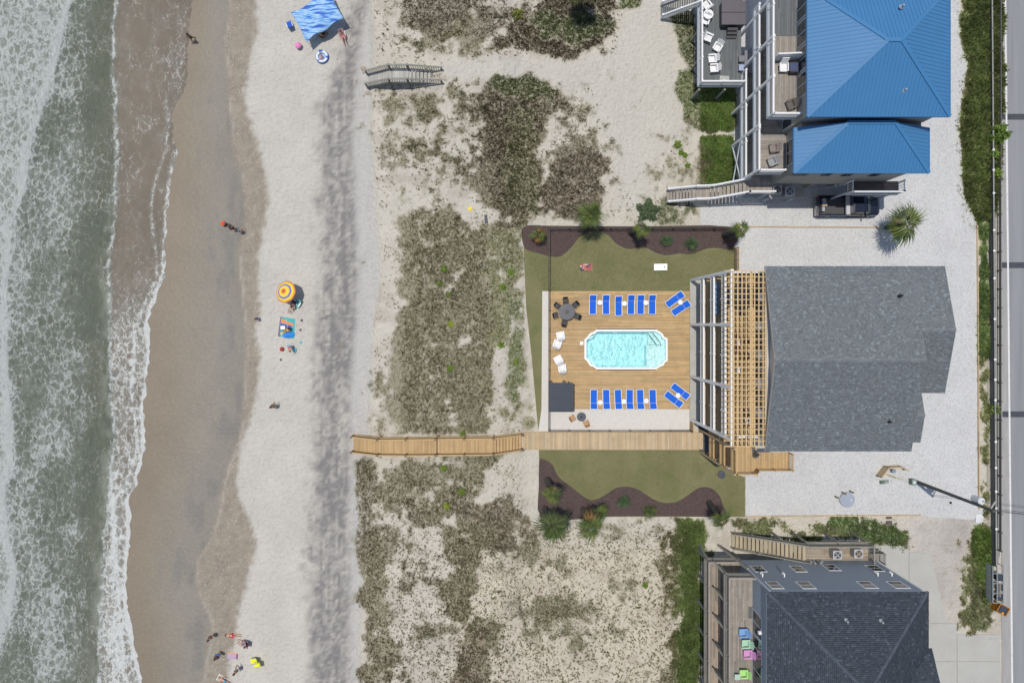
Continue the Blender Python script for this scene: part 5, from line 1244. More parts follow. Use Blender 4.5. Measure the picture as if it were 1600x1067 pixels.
# ================================================================== pool furniture
BLUEF = simple('royal_blue_fabric', (.002, .11, .62), .8, .08, 5, bump=.2)
def make_lounger():
    r = thing('sun_lounger', '-', 'sun lounger', (0, 0, 0), 0, 'blue sun loungers beside the pool')
    # head toward +y
    f = MB()
    for s in (-1, 1): f.bar((s * .34, -.98, .3), (s * .34, .4, .3), .05, .06); f.bar((s * .34, .38, .32), (s * .36, .96, .6), .05, .06)
    f.bar((-.34, -.97, .3), (.34, -.97, .3), .05, .06); f.bar((-.36, .95, .6), (.36, .95, .6), .05, .06)
    f.bar((-.34, .39, .3), (.34, .39, .3), .05, .05); f.build('frame', M_SHELL, r, False)
    b = MB(); b.bx(-.3, .3, -.94, .36, .3, .345); b.build('seat', BLUEF, r, False, bevel=.012)
    b = MB(); b.bar((0, .385, .345), (0, .93, .615), .6, .045); b.build('backrest', BLUEF, r, False, bevel=.012)
    for sx in (-1, 1):
        for y in (-.8, .3): b = MB(); b.bar((sx * .34, y, 0), (sx * .34, y, .28), .05, .05); b.build('leg', M_SHELL, r, False)
    return r
lounger = make_lounger(); used = [False]
def put(proto, flag, loc, rz, label):
    if not flag[0]:
        proto.location = loc; proto.rotation_euler = (0, 0, rz); proto['label'] = label; flag[0] = True; return proto
    return copy_tree(proto, loc, rz, label)
zd = .12
ordn = ['first', 'second', 'third', 'fourth', 'fifth', 'sixth']
for i, x_ in enumerate((926, 946.5, 966, 985.5, 1000.5, 1018.5)):
    nm = ['first', 'second', 'third', 'fourth', 'fifth', 'sixth'][i]
    extra = ', set slightly lower' if i == 2 else ''
    put(lounger, used, (*W(x_, 476 + (2 if i == 2 else 0), .3)[:2], zd), random.uniform(-.02, .02), f'blue sun lounger above the pool, {nm} from left in the row{extra}')
for i, x_ in enumerate((927.5, 947, 965.5, 983.5, 1000, 1019.5)):
    nm = ['first', 'second', 'third', 'fourth', 'fifth', 'sixth'][i]
    put(lounger, used, (*W(x_, 623.5, .3)[:2], zd), PI + random.uniform(-.02, .05), f'blue sun lounger below the pool, {nm} from left in the row')
put(lounger, used, (*W(1053.5, 468, .3)[:2], zd), -math.radians(53), 'slanted blue sun lounger at the upper right of the deck, upper of the pair')
put(lounger, used, (*W(1063, 481.5, .3)[:2], zd), -math.radians(56), 'slanted blue sun lounger at the upper right of the deck, lower of the pair')
put(lounger, used, (*W(1062, 611, .3)[:2], zd), math.radians(-128), 'slanted blue sun lounger at the lower right of the deck, upper of the pair')
put(lounger, used, (*W(1051.5, 623.5, .3)[:2], zd), math.radians(-128), 'slanted blue sun lounger at the lower right of the deck, lower of the pair')
st_ = thing('side_table', '-', 'side table', (0, 0, 0), 0, 'round white side tables between loungers')
b = MB(); b.lathe([(.20, .40), (.245, .41), (.25, .43), (.24, .445), (.0001, .447)], 18, close=False); b.build('table_top', M_SHELL, st_, False)
for k in range(3):
    b = MB(); a = k * 2.1; b.cyl((math.cos(a) * .2, math.sin(a) * .2, 0), (math.cos(a) * .15, math.sin(a) * .15, .41), .02, .02, 6); b.build('leg', M_SHELL, st_, False)
us = [False]
for x_, y_, l_ in ((937, 473, 'between the first and second loungers above the pool'), (975.3, 474.5, 'between the third and fourth loungers above the pool'), (1008.8, 473.2, 'between the fifth and sixth loungers above the pool'), (1062.5, 472.5, 'between the slanted loungers at the upper right'),
                  (937.5, 628.5, 'between the first and second loungers below the pool'), (974.5, 627, 'between the third and fourth loungers below the pool'), (1009.3, 626, 'between the fifth and sixth loungers below the pool'), (1058.8, 617.5, 'between the slanted loungers at the lower right')):
    put(st_, us, (*W(x_, y_, .4)[:2], zd), 0, 'small round white side table ' + l_)
# round dining set
WICK = simple('dark_wicker', (.05, .047, .045), .7, .25, 12, bump=.5); TABT = simple('charcoal_table_top', (.06, .065, .078), .45, .12)
tb = thing('round_table', 'round charcoal dining table with six dark chairs in the upper left deck corner', 'table', (*W(885.5, 487.3, .7)[:2], zd))
b = MB(); b.lathe([(.72, .70), (.8, .71), (.82, .735), (.8, .75), (.42, .752), (.0001, .752)], 32, close=False); b.build('table_top', TABT, tb, False)
b = MB(); b.lathe([(.24, .753), (.24, .775), (.1, .78), (.08, .8), (.0001, .8)], 18, close=False); b.build('turntable', M_DARK, tb, False)
for k in range(4):
    b = MB(); a = k * PI / 2 + .7; b.cyl((math.cos(a) * .55, math.sin(a) * .55, 0), (math.cos(a) * .45, math.sin(a) * .45, .71), .035, .03, 8); b.build('leg', M_DARK, tb, False)
def make_chair(name, ms, mb, lab, grp, cat='chair'):
    r = thing(name, lab, cat, (0, 0, 0), 0, grp)    # faces +y
    b = MB(); b.box(0, 0, .43, .48, .46, .05); b.build('seat', ms, r, False, bevel=.012)
    b = MB(); b.bar((0, -.22, .45), (0, -.36, .88), .46, .04, up=(0, 1, 0)); b.build('backrest', mb, r, False)
    for s in (-1, 1):
        b = MB(); b.bar((s * .26, -.26, .65), (s * .26, .2, .65), .05, .035); b.bar((s * .26, .19, .42), (s * .26, .19, .64), .035, .035, up=(0, 1, 0)); b.build('armrest', mb, r, False)
        for y in (-.2, .2): b = MB(); b.bar((s * .22, y, 0), (s * .22, y, .41), .04, .04, up=(0, 1, 0)); b.build('leg', mb, r, False)
    return r
wc_ = make_chair('dining_chair', WICK, M_BLACK, '-', 'dark chairs around the round dining table'); uc = [False]
for a_, l_ in ((96, 'at the top'), (40, 'at the upper right'), (-22, 'at the lower right'), (-103, 'at the bottom'), (-164, 'at the lower left'), (146, 'at the upper left')):
    a_ = math.radians(a_); p = tb.location + Vector((math.cos(a_) * 1.1, math.sin(a_) * 1.1, 0)); put(wc_, uc, (p.x, p.y, zd), a_ + PI / 2, f'dark wicker chair {l_} of the round charcoal table')
# adirondack chairs
def make_adirondack(m, lab, grp=None):
    r = thing('adirondack_chair', lab, 'chair', (0, 0, 0), 0, grp)   # faces +y
    b = MB()
    for i in range(5): b.bar((-.26, .30 - i * .12, .37 - i * .025), (.26, .30 - i * .12, .37 - i * .025), .11, .022)
    b.build('seat', m, r, False)
    b = MB()
    for i in range(5):
        x = -.24 + i * .12; hh = .74 + .1 * (1 - abs(i - 2) / 2)
        b.bar((x, -.2, .26), (x * 1.25, -.2 - hh * .42, .26 + hh * .88), .108, .022, up=(0, 1, 0))
    b.bar((-.28, -.3, .52), (.28, -.3, .52), .07, .03); b.build('backrest', m, r, False)
    for s in (-1, 1):
        b = MB(); b.bar((s * .34, -.36, .53), (s * .34, .38, .56), .13, .025); b.build('armrest', m, r, False)
        b = MB(); b.bar((s * .3, .3, 0), (s * .3, .3, .54), .08, .04, up=(0, 1, 0)); b.build('leg', m, r, False)
        b = MB(); b.bar((s * .27, .34, .32), (s * .27, -.5, .04), .03, .12); b.build('leg', m, r, False)
    return r
adw = make_adirondack(M_SHELL, '-', 'white garden chairs on the pool deck'); ua = [False]
for x_, y_, r_, l_ in ((875.5, 524, 100, 'highest of four by the left fence'), (870.5, 537, 70, 'second from the top, turned toward the pool'), (872, 561.5, 118, 'third from the top by the left fence'), (878, 574.5, 98, 'lowest of four, above the dark pavilion')):
    put(adw, ua, (*W(x_, y_, .4)[:2], zd), math.radians(r_) - PI / 2 - PI / 2 * 0, 'white adirondack chair on the pool deck, ' + l_)
# pavilion
RM = simple('dark_standing_seam_metal', (.06, .068, .085), .42, .1, 1.2, bump=.1, bscale=3)
pv = thing('pavilion', 'small dark metal roofed pavilion in the lower left corner of the deck', 'pavilion', W(875, 620))
hz = 2.35; kz = 1 - hz / H; a0_, a1_, c0_, c1_ = X(NX + (857.5 - NX) * kz), X(NX + (894 - NX) * kz), Y(NY + (642.5 - NY) * kz), Y(NY + (598.5 - NY) * kz)
b = MB(); b.bx(a0_, a1_, c0_, c1_, hz - .03, hz); ro = b.build('roof', RM, pv)
n = 13
for i in range(n):
    y = c0_ + (c1_ - c0_) * (i + .5) / n; b = MB(); b.add([(a0_, y - .1, hz + .001), (a1_, y - .1, hz + .001), (a1_, y, hz + .05), (a0_, y, hz + .05), (a0_, y + .06, hz + .001), (a1_, y + .06, hz + .001)], [(0, 1, 2, 3), (3, 2, 5, 4)]); b.build('roof_panel', RM, ro)
b = MB(); b.bx(a0_ - .03, a1_ + .03, c0_ - .04, c0_ - .001, hz - .12, hz + .03); b.bx(a0_ - .03, a1_ + .03, c1_ + .001, c1_ + .04, hz - .12, hz + .03); b.bx(a1_ + .001, a1_ + .12, c0_, c1_, hz - .16, hz + .02); b.bx(a0_ - .04, a0_ - .001, c0_, c1_, hz - .12, hz + .03); b.build('fascia', M_BLACK, ro)
for xx in (a0_ + .1, a1_ - .2):
    for yy_ in (c0_ + .1, c1_ - .15): b = MB(); b.bx(xx, xx + .12, yy_, yy_ + .12, .1, hz - .03); b.build('post', M_DARK, pv)
b = MB(); b.bx(a0_ + .3, a1_ - .4, c0_ + .5, c0_ + 1.1, .1, .95); b.build('counter', M_DARK, pv)
for px_, l_ in ((859, 'left'), (880, 'right')):
    r = thing('bar_stool', f'dark bar stool half hidden under the top edge of the pavilion, {l_} one', 'stool', (*W(px_ + 1, 596.5, .6)[:2], zd))
    b = MB(); b.lathe([(.15, .6), (.17, .63), (.0001, .65)], 12, close=False); b.build('seat', simple('brown_stool', (.09, .06, .04), .6), r, False)
    for k in range(4): a = k * PI / 2; b = MB(); b.bar((math.cos(a) * .17, math.sin(a) * .17, 0), (math.cos(a) * .1, math.sin(a) * .1, .6), .03, .03); b.build('leg', M_BLACK, r, False)
# fire table and two chairs
ft = thing('fire_table', 'round dark grey fire pit table on the pale paving below the deck', 'fire pit', (*W(908.3, 651, .5)[:2], .07))
b = MB(); b.lathe([(.3, 0), (.3, .4), (.44, .42), (.45, .5), (.2, .505), (.19, .47), (.0001, .47)], 24, close=False); b.build('bowl', simple('grey_stone_table', (.09, .095, .11), .7, .3, 6), ft, False)
b = MB(); b.lathe([(.02, .47), (.1, .49), (.0001, .56)], 8, close=False); b.build('fire_media', M_DARK, ft, False)
WCH = simple('honey_wood', (.40, .24, .11), .6, .2, 8, usecol=True)
wch = make_chair('garden_chair', WCH, WCH, '-', 'honey coloured wooden chairs by the fire table'); uw_ = [False]
put(wch, uw_, (*W(894.5, 652.5, .4)[:2], .07), math.radians(-60), 'honey coloured wooden chair left of the dark round fire table'); put(wch, uw_, (*W(915.5, 660.5, .4)[:2], .07), math.radians(20), 'honey coloured wooden chair lower right of the dark round fire table')
# cornhole boards
def cornhole(px_, py_, m, lab, top=None, side=1):
    r = thing('cornhole_board', lab, 'game board', (*W(px_, py_, .15)[:2], .05)); 
    b = MB(); hx, hy = .62, .31
    b.add([(-hx, -hy, .06), (hx, -hy, .28), (hx, hy, .28), (-hx, hy, .06), (-hx, -hy, .02), (hx, -hy, .2), (hx, hy, .2), (-hx, hy, .02)], [(0, 1, 2, 3), (4, 7, 6, 5), (0, 4, 5, 1), (2, 6, 7, 3), (1, 5, 6, 2), (3, 7, 4, 0)]) if side > 0 else b.add([(-hx, -hy, .28), (hx, -hy, .06), (hx, hy, .06), (-hx, hy, .28), (-hx, -hy, .2), (hx, -hy, .02), (hx, hy, .02), (-hx, hy, .2)], [(0, 1, 2, 3), (4, 7, 6, 5), (0, 4, 5, 1), (2, 6, 7, 3), (1, 5, 6, 2), (3, 7, 4, 0)])
    b.build('board', m, r, False)
    x = .38 * side; b = MB(); b.cyl((x, 0, .235), (x, 0, .25), .08, .08, 14); b.build('hole', M_BLACK, r, False)
    for y in (-.25, .25): b = MB(); b.bar((hx * .9 * side, y, 0), (hx * .9 * side, y, .2), .05, .05); b.build('leg', m, r, False)
    return r
cornhole(1032, 417.5, M_SHELL, 'plain white cornhole board lying on the lawn')
t = NT('printed_board'); v = t.coord(True); vo = t.vor(v, 4.2)
cr = t.n.new('ShaderNodeValToRGB'); cr.color_ramp.interpolation = 'CONSTANT'
for i, (p_, c_) in enumerate(((0, (.42, .1, .09, 1)), (.3, (.55, .32, .25, 1)), (.52, (.04, .05, .1, 1)), (.68, (.6, .55, .5, 1)), (.85, (.45, .12, .12, 1)))):
    e = cr.color_ramp.elements[i] if i < 2 else cr.color_ramp.elements.new(p_); e.position = p_; e.color = c_
sx = t.n.new('ShaderNodeSeparateColor'); t.l(vo.outputs['Color'], sx.inputs[0]); t.l(sx.outputs[0], cr.inputs[0]); PRB = t.done(cr.outputs[0], .6)
cornhole(916, 417.5, PRB, 'cornhole board with a red and dark printed picture on the lawn', side=-1)
b = MB(); b.lathe([(.33, .04), (.38, .1), (.36, .13), (.0001, .15)], 20, close=False); o = b.build('drain_cover', simple('blue_grey_cover', (.055, .06, .09), .6), None, False); o.location = W(1127, 741, .1); tag(o, 'round dark blue grey cover in the lawn near the stair tower', 'cover')

# ================================================================== metal fence round the pool
fc = thing('metal_fence', 'thin black metal picket fence around the pool terrace and upper lawn', 'fence', W(857, 500))
def fence(pts, h=1.25, sp=.11, post=2.0):
    b = MB()
    for i in range(len(pts) - 1):
        p, q = [Vector((X(a), Y(c), 0.05)) for a, c in (pts[i], pts[i + 1])]; L = (q - p).length
        n = int(L / sp)
        for k in range(n): c = p.lerp(q, (k + .5) / n); b.bx(c.x - .009, c.x + .009, c.y - .009, c.y + .009, .08, h)
        for z in (.15, h - .12, h): r = MB(); r.bar(p + Vector((0, 0, z)), q + Vector((0, 0, z)), .03, .03); r.build('rail', M_BLACK, fc)
        n = max(1, round(L / post))
        for k in range(n + 1): c = p.lerp(q, k / n); r = MB(); r.bx(c.x - .03, c.x + .03, c.y - .03, c.y + .03, 0, h + .08); r.build('post', M_BLACK, fc)
    b.build('pickets', M_BLACK, fc, kind='stuff')
fence([(1146, 359), (857, 359), (857, 671), (1077, 671)])
wf = thing('wooden_fence', 'short golden wooden picket fence between the lawn and the gravel lot', 'fence', W(1150, 405))
for i in range(12):
    y = 388 + i * 3.1; k = .85 + random.random() * .3; b = MB(); b.bx(X(1146), X(1147), Y(y + 1.9), Y(y), 0, 1.5, (k, k, k)); b.build('picket', M_TAN, wf)
for z in (.4, 1.2): b = MB(); b.bx(X(1147), X(1148.2), Y(424), Y(387), z, z + .09); b.build('rail', M_TAN, wf)
wf2 = thing('wooden_fence', 'short golden wooden picket panel closing the lower right corner of the pool terrace', 'fence', W(1079, 665))
for i in range(6):
    y = 657 + i * 2.9; b = MB(); b.bx(X(1077.2), X(1078.2), Y(y + 1.8), Y(y), 0, 1.3); b.build('picket', M_TAN, wf2)
for z in (.4, 1.1): b = MB(); b.bx(X(1078.2), X(1079.2), Y(674), Y(656.5), z, z + .09); b.build('rail', M_TAN, wf2)

# ================================================================== roadside
SOL = simple('white_post_cap', (.85, .85, .85), .2, 0)
rfn = thing('roadside_fence', 'long low grey timber fence with white post caps beside the road', 'fence', (X(1546), Y(400), 0))
MF = simple('grey_fence_boards', (.105, .112, .112), .8, .15, 2, usecol=True); MFL = simple('pale_fence_rail', (.27, .27, .25), .8, .12)
caps = [234.5, 266, 302, 330, 360, 392, 435, 467, 498.6, 530, 561.6, 593, 625, 656, 690, 730.6, 767.6, 794, 826, 858, 884]
capon = {234.5, 266, 302, 360, 392, 435, 498.6, 561.6, 593, 625, 690, 730.6, 767.6, 794, 826}
fx = lambda py_: 1543.5 + (py_ - 234) * .0075
prev = None
for c_ in [-60, -25, 10, 45, 80, 115, 150, 190] + caps:
    y = Y(c_ / 1.0 * .989 + NY * .011); x = X(fx(c_)); 
    b = MB(); b.bx(x - .07, x + .07, y - .07, y + .07, 0, .78); po = b.build('post', MF, rfn)
    if c_ in capon: b = MB(); b.lathe([(.12, .782), (.13, .81), (.06, .9), (.0001, .91)], 10, x, y, close=False); b.build('post_cap', SOL, po)
    if prev:
        for z, w_, m_ in ((.12, .0, MF), (.34, 0, MF), (.56, 0, MF)):
            k = .85 + random.random() * .3; b = MB(); b.bar((prev[0], prev[1] - .075, z + .1), (x, y + .075, z + .1), .05, .19, (k, k, k)); b.build('board', m_, rfn)
        b = MB(); b.bar((prev[0], prev[1] - .075, .77), (x, y + .075, .77), .12, .04); b.build('top_rail', MFL, rfn)
        b = MB(); b.bar((prev[0] + .27, prev[1], .30), (x + .27, y, .30), .34, .04); b.build('ledge_board', MF, rfn)
    prev = (x, y)
gr = thing('guard_rail', 'thin dark steel guard rail between the fence and the road shoulder', 'guard rail', (X(1557), Y(400), 0))
for i in range(33):
    py_ = -70 + i * 29; y = Y(py_); x = X(1557.5 + (py_ - 300) * .001)
    b = MB(); b.bx(x - .05, x + .05, y - .07, y + .07, 0, .68); b.build('post', simple('rusty_post', (.12, .085, .06), .8) if i == 0 else MRP, gr) if i else None
    if i == 0: MRP = simple('rusty_post', (.12, .09, .07), .8)
b = MB()
for z in (.42, .52, .62): b.bar((X(1556.8), Y(-70), z), (X(1557.4), Y(858), z), .05, .07)
b.build('rail', simple('dull_steel', (.16, .15, .145), .6), gr)
# bin store by the road
bs_ = thing('bin_store', 'grey framed roadside store holding dark wheelie bins with a pallet leaning on it', 'bin store', W(1556, 915))
kb_ = 1 - 1.2 / H
bxa, bxb = X(NX + (1552 - NX) * kb_), X(NX + (1568.5 - NX) * kb_); y0b, y1b = Y(885 - 7), Y(934)
GF = simple('grey_metal_frame', (.26, .29, .30), .5, .1); LID = simple('dark_bin_lid', (.045, .055, .075), .45, .15)
for x in (bxa, bxb):
    for y in [y1b + (y0b - y1b) * k / 3 for k in range(4)]: b = MB(); b.bx(x - .03, x + .03, y - .03, y + .03, 0, 1.1); b.build('upright', GF, bs_)
for x in (bxa, bxb, bxa + .42): b = MB(); b.bx(x - .04, x + .04, y1b, y0b, 1.1, 1.16); b.build('top_rail', GF, bs_)
for k in range(4): y = y1b + (y0b - y1b - .7) * k / 3; b = MB(); b.bx(bxa, bxb, y - .035, y + .035, 1.162, 1.2); b.build('crossbar', GF, bs_)
for k in range(9): b = MB(); x = bxa + .02 + k * .045; b.bx(x, x + .03, y1b, y0b, 1.05, 1.08); 
b = MB()
for k in range(12): z = .1 + k * .085; b.bx(bxa - .01, bxa + .01, y1b, y0b, z, z + .05)
b.build('slatted_side', GF, bs_)
for k, l_ in enumerate(('lowest of three in the grey frame', 'middle of three in the grey frame', 'highest of three in the grey frame')):
    y = y1b + (y0b - y1b - .7) * (k + .5) / 3; r = thing('wheelie_bin', 'dark blue grey wheelie bin, ' + l_, 'bin', (bxa + .8, y, 0), 0, 'dark wheelie bins in the roadside frame')
    b = MB(); b.add([(-.24, -.25, .02), (.24, -.25, .02), (.24, .25, .02), (-.24, .25, .02), (-.3, -.3, .98), (.3, -.3, .98), (.3, .3, .98), (-.3, .3, .98)], [(3, 2, 1, 0), (4, 5, 6, 7), (0, 1, 5, 4), (1, 2, 6, 5), (2, 3, 7, 6), (3, 0, 4, 7)]); b.build('body', LID, r, False)
    b = MB(); b.box(0, 0, 1.01, .66, .66, .05); b.build('lid', LID, r, False, bevel=.015); b = MB(); b.bar((-.34, -.2, .95), (-.34, .2, .95), .04, .04); b.build('handle', LID, r, False)
pl_ = thing('pallet', 'worn wooden pallet leaning over the middle of the bin store', 'pallet', (X(1549.5), Y(914), 0))
for k in range(7): b = MB(); y = Y(914) - .6 + k * .2; b.bar((X(1540) + .2, y, .55), (X(1549), y, 1.3), .12, .025); b.build('slat', M_GREYW, pl_)
for k in range(3): b = MB(); f = .05 + k * .45; p = Vector((X(1540) + .2, Y(914), .5)).lerp(Vector((X(1549), Y(914), 1.25)), f); b.bar(p + Vector((0, -.66, 0)), p + Vector((0, .66, 0)), .08, .07); b.build('stringer', M_GREYW, pl_)
b = MB(); b.bar((X(1540) + .2, Y(914), 0), (X(1540) + .25, Y(914), .52), .06, .8); b.build('block', M_GREYW, pl_)
ORG = simple('rusty_orange', (.36, .14, .012), .6, .3, 6)
ob_ = thing('orange_bin_frame', 'rusty orange bin frame with a dark lid at the lower end of the store', 'bin', W(1556, 946), math.radians(-30))
for s in (-1, 1):
    for e in (-1, 1): b = MB(); b.bx(s * .5 - .04, s * .5 + .04, e * .42 - .04, e * .42 + .04, 0, .95); b.build('upright', ORG, ob_, False)
    b = MB(); b.bx(s * .5 - .05, s * .5 + .05, -.44, .44, .951, 1.03); b.build('side_bar', ORG, ob_, False); b = MB(); b.bx(-.44, .44, s * .42 - .04, s * .42 + .04, .951, 1.0); b.build('side_bar', ORG, ob_, False)
    b = MB(); b.bx(s * .5 - .012, s * .5 + .012, -.38, .38, .1, .9); b.build('side_panel', ORG, ob_, False)
b = MB(); b.box(.08, -.02, .9, .7, .74, .06); b.build('lid', LID, ob_, False)
b = MB(); b.lathe([(.1, .94), (.1, 1.05), (.0001, 1.08)], 10, .1, -.3, close=False); b.build('knob', simple('yellow_orange', (.8, .35, .02), .5), ob_, False)
# utility pole with transformer, arm, wires
up = thing('utility_pole', 'tall dark utility pole with grey transformer can rising from the gravel lot', 'utility pole', (X(1430), Y(751.5), 0))
PT = simple('dark_pole_timber', (.075, .08, .07), .8, .25, 3)
px0, py0 = X(1430), Y(751.5)
b = MB(); b.cyl((px0, py0, 0), (px0, py0, 10.9), .17, .12, 14); b.build('pole', PT, up)
b = MB(); b.cyl((px0 + .1, py0 + .42, 8.3), (px0 + .1, py0 + .42, 9.25), .3, .3, 18); b.cyl((px0 + .1, py0 + .42, 9.251), (px0 + .1, py0 + .42, 9.31), .32, .28, 18); tc = b.build('transformer_can', simple('light_grey_can', (.6, .62, .63), .4, .05), up)
b = MB(); b.cyl((px0 + .16, py0 + .42, 9.3), (px0 + .16, py0 + .42, 9.6), .05, .03, 8); b.build('bushing', M_DARK, tc)
b = MB(); b.bar((px0 + .05, py0 - .1, 10.3), (px0 + .5, py0 + .65, 10.35), .09, .1); b.build('crossarm', simple('pale_arm', (.42, .4, .36), .7), up)
for z in (8.5, 9.1): b = MB(); b.bar((px0, py0 + .1, z), (px0 + .08, py0 + .2, z), .06, .06); b.build('bracket', M_GREYM, up)
for i, (dy, z) in enumerate(((0, 10.8), (.1, 10.3), (-.1, 9.9))):
    a = Vector((px0, py0 + dy, z)); e = Vector((px0 + 30, py0 - 4 + dy, z + .2)); b = MB(); n = 24
    pts = [a.lerp(e, j / n) - Vector((0, 0, 1.2 * 4 * (j / n) * (1 - j / n) * .5)) for j in range(n + 1)]
    for j in range(n): b.cyl(pts[j], pts[j + 1], .018, .018, 5, cap=False)
    b.build('wire', M_BLACK, up)
g = thing('guy_wire', 'thin guy wire with a yellow guard sleeve anchored by the bent timber screen', 'wire', (X(1384), Y(740), 0))
A_ = Vector((X(1383.5), Y(740), .05)); B_ = Vector((px0 - .05, py0 + .05, 8.0))
b = MB(); b.cyl(A_, B_, .008, .008, 5); b.build('cable', M_DARK, g)
b = MB(); b.cyl(A_, A_.lerp(B_, .24), .035, .035, 8); b.build('guard_sleeve', simple('yellow_sleeve', (.75, .55, .03), .5), g)
# bent timber screen, boxes, round table, stools
ts = thing('timber_screen', 'bent golden timber screen of stacked boards standing on the gravel lot', 'screen', (X(1390), Y(735), 0))
scr = [(1368.5, 742), (1380, 727.5), (1402, 727), (1410, 731.5)]
for i in range(3):
    p, q = Vector((X(scr[i][0]), Y(scr[i][1]), 0)), Vector((X(scr[i + 1][0]), Y(scr[i + 1][1]), 0)); d = (q - p).normalized() * .03
    for z in range(6):
        k = .85 + random.random() * .3; o_ = Vector((0, 0, .1 + z * .17)); b = MB(); b.bar(p + o_ + d, q + o_ - d, .035, .15, (k, k, k)); b.build('board', M_TANL, ts)
    b = MB(); b.bar(p + d + Vector((0, 0, 1.1)), q - d + Vector((0, 0, 1.1)), .14, .035); b.build('cap_board', M_TANL, ts)
for p in scr: b = MB(); b.bx(X(p[0]) - .05, X(p[0]) + .05, Y(p[1]) - .05, Y(p[1]) + .05, 0, 1.08); b.build('post', M_OLDW, ts)
o = thing('utility_pedestal', 'small blue grey utility pedestal behind the bent timber screen', 'utility box', (X(1392), Y(734), 0))
b = MB(); b.cyl((0, 0, 0), (0, 0, .55), .17, .17, 12); b.build('body', simple('blue_grey_plastic', (.2, .26, .34), .5), o, False); b = MB(); b.cyl((0, 0, .551), (0, 0, .62), .2, .12, 12); b.build('lid', simple('blue_grey_plastic', (.22, .28, .37), .5), o, False)
GN = simple('green_cabinet', (.1, .15, .13), .5, .12)
o = thing('utility_box', 'squat dark green transformer cabinet at the foot of the utility pole', 'utility box', (X(1422.5), Y(750.8), 0))
b = MB(); b.box(0, 0, .32, .42, .52, .64); b.build('body', GN, o, False, bevel=.02); b = MB(); b.box(0, 0, .665, .48, .58, .05); b.build('lid', simple('green_lid', (.2, .27, .24), .5), o, False); b = MB(); b.box(-.02, -.02, .7, .2, .24, .02); b.build('label_plate', M_SHELL, o, False)
o = thing('utility_box', 'low flat green ground box below the bent timber screen', 'utility box', (X(1380), Y(752), 0))
b = MB(); b.box(.1, 0, .1, .7, .3, .2, .1); b.build('body', simple('pale_green', (.2, .27, .23), .6), o, False); b = MB(); b.box(-.24, -.02, .23, .34, .3, .25, .1); b.build('lid', GN, o, False)
rt = thing('round_platform', 'round pale grey disc platform on the gravel lot beside three leaning stakes', 'platform', (*W(1324, 781, .2)[:2], 0))
b = MB(); b.lathe([(.72, .0), (.745, .03), (.745, .2), (.72, .235), (.0001, .25)], 36, close=False); b.build('disc', simple('grey_lid', (.31, .35, .42), .6, .06, 2), rt, False)
b = MB(); b.lathe([(.07, .247), (.07, .29), (.0001, .3)], 10, .34, 0, close=False); b.build('knob', M_SHELL, rt, False)
for x_, y_, l_ in ((1304.5, 775, 'left'), (1315.5, 768.5, 'middle'), (1327, 766.5, 'right')):
    o = thing('wooden_stake', f'short brown wooden stake beside the round grey disc, {l_} of three', 'stake', (X(x_), Y(y_), 0), 0, 'brown stakes beside the round grey disc')
    b = MB(); b.cyl((0, 0, 0), (0, 0, .98), .09, .08, 10); b.build('stake', M_OLDW, o, False); b = MB(); b.cyl((0, 0, .981), (0, 0, 1.0), .075, .07, 10); b.build('cut_top', M_TANL, o, False)
b = MB(); b.lathe([(.13, .02), (.13, .05), (.0001, .06)], 14, close=False); o = b.build('valve_cover', M_BLACK, None, False); o.location = W(1485, 785); tag(o, 'small round dark valve cover in the gravel near the utility pole', 'cover')
b = MB(); b.add([(-.4, -.42, .05), (.2, -.5, .05), (.42, .1, .06), (.2, .5, .05), (-.35, .4, .05), (0, 0, .16)], [(0, 1, 5), (1, 2, 5), (2, 3, 5), (3, 4, 5), (4, 0, 5)]); o = b.build('sand_bag', simple('white_sack', (.62, .63, .64), .7, .1), None, False); o.location = W(1530, 810); tag(o, 'crumpled white sack on the ground below the utility pole top', 'sack')
for y_, w_, l_ in ((808.5, .38, 'upper'), (816, .42, 'lower')):
    b = MB(); b.box(0, 0, .08, w_ + .15, .2 if l_ == 'upper' else .34, .14, .03); o = b.build('stepping_block', simple('brown_block', (.1, .085, .08), .8), None, False, bevel=.03); o.location = W(1388.5, y_); tag(o, f'small dark brown block at the edge of the weeds, {l_} of two', 'block')

# ================================================================== condensers
def condenser(loc, lab, s=1.0, rusty=False):
    r = thing('air_conditioner', lab, 'air conditioner', loc); w = .8 * s
    b = MB(); b.box(0, 0, .42, w, w, .84); b.build('cabinet', simple('condenser_casing', (.28, .27, .26), .5), r, False, bevel=.05)
    b = MB(); b.box(0, 0, .865, w * 1.04, w * 1.04, .04); b.build('top_cover', simple('condenser_top', (.42, .43, .45), .5), r, False, bevel=.015)
    b = MB(); b.cyl((0, 0, .885), (0, 0, .892), w * .4, w * .4, 20); b.build('fan_opening', M_BLACK, r, False)
    b = MB()
    for k in range(4): a = k * PI / 2 + .4; b.add([(0, 0, .9), (math.cos(a) * w * .37, math.sin(a) * w * .37, .9), (math.cos(a + .7) * w * .34, math.sin(a + .7) * w * .34, .93)], [(0, 1, 2)])
    b.cyl((0, 0, .894), (0, 0, .95), w * .11, w * .1, 10); b.build('fan_blades', simple('fan_brown', (.35, .26, .18), .6) if rusty else M_GREYM, r, False)
    b = MB()
    for k in range(3):
        rr_ = w * (.15 + .12 * k); 
        for j in range(16): a = j * PI / 8; c_ = a + PI / 8; b.bar((math.cos(a) * rr_, math.sin(a) * rr_, .96), (math.cos(c_) * rr_, math.sin(c_) * rr_, .96), .012, .012)
    b.build('grille', M_GREYM, r, False); return r
condenser((*W(1308, 866.5, 4.0)[:2], 3.2), 'grey air conditioner on the timber landing, left of two by the slate siding'); condenser((*W(1341, 864.5, 4.0)[:2], 3.2), 'grey air conditioner with brownish fan on the timber landing, right of two', rusty=True)
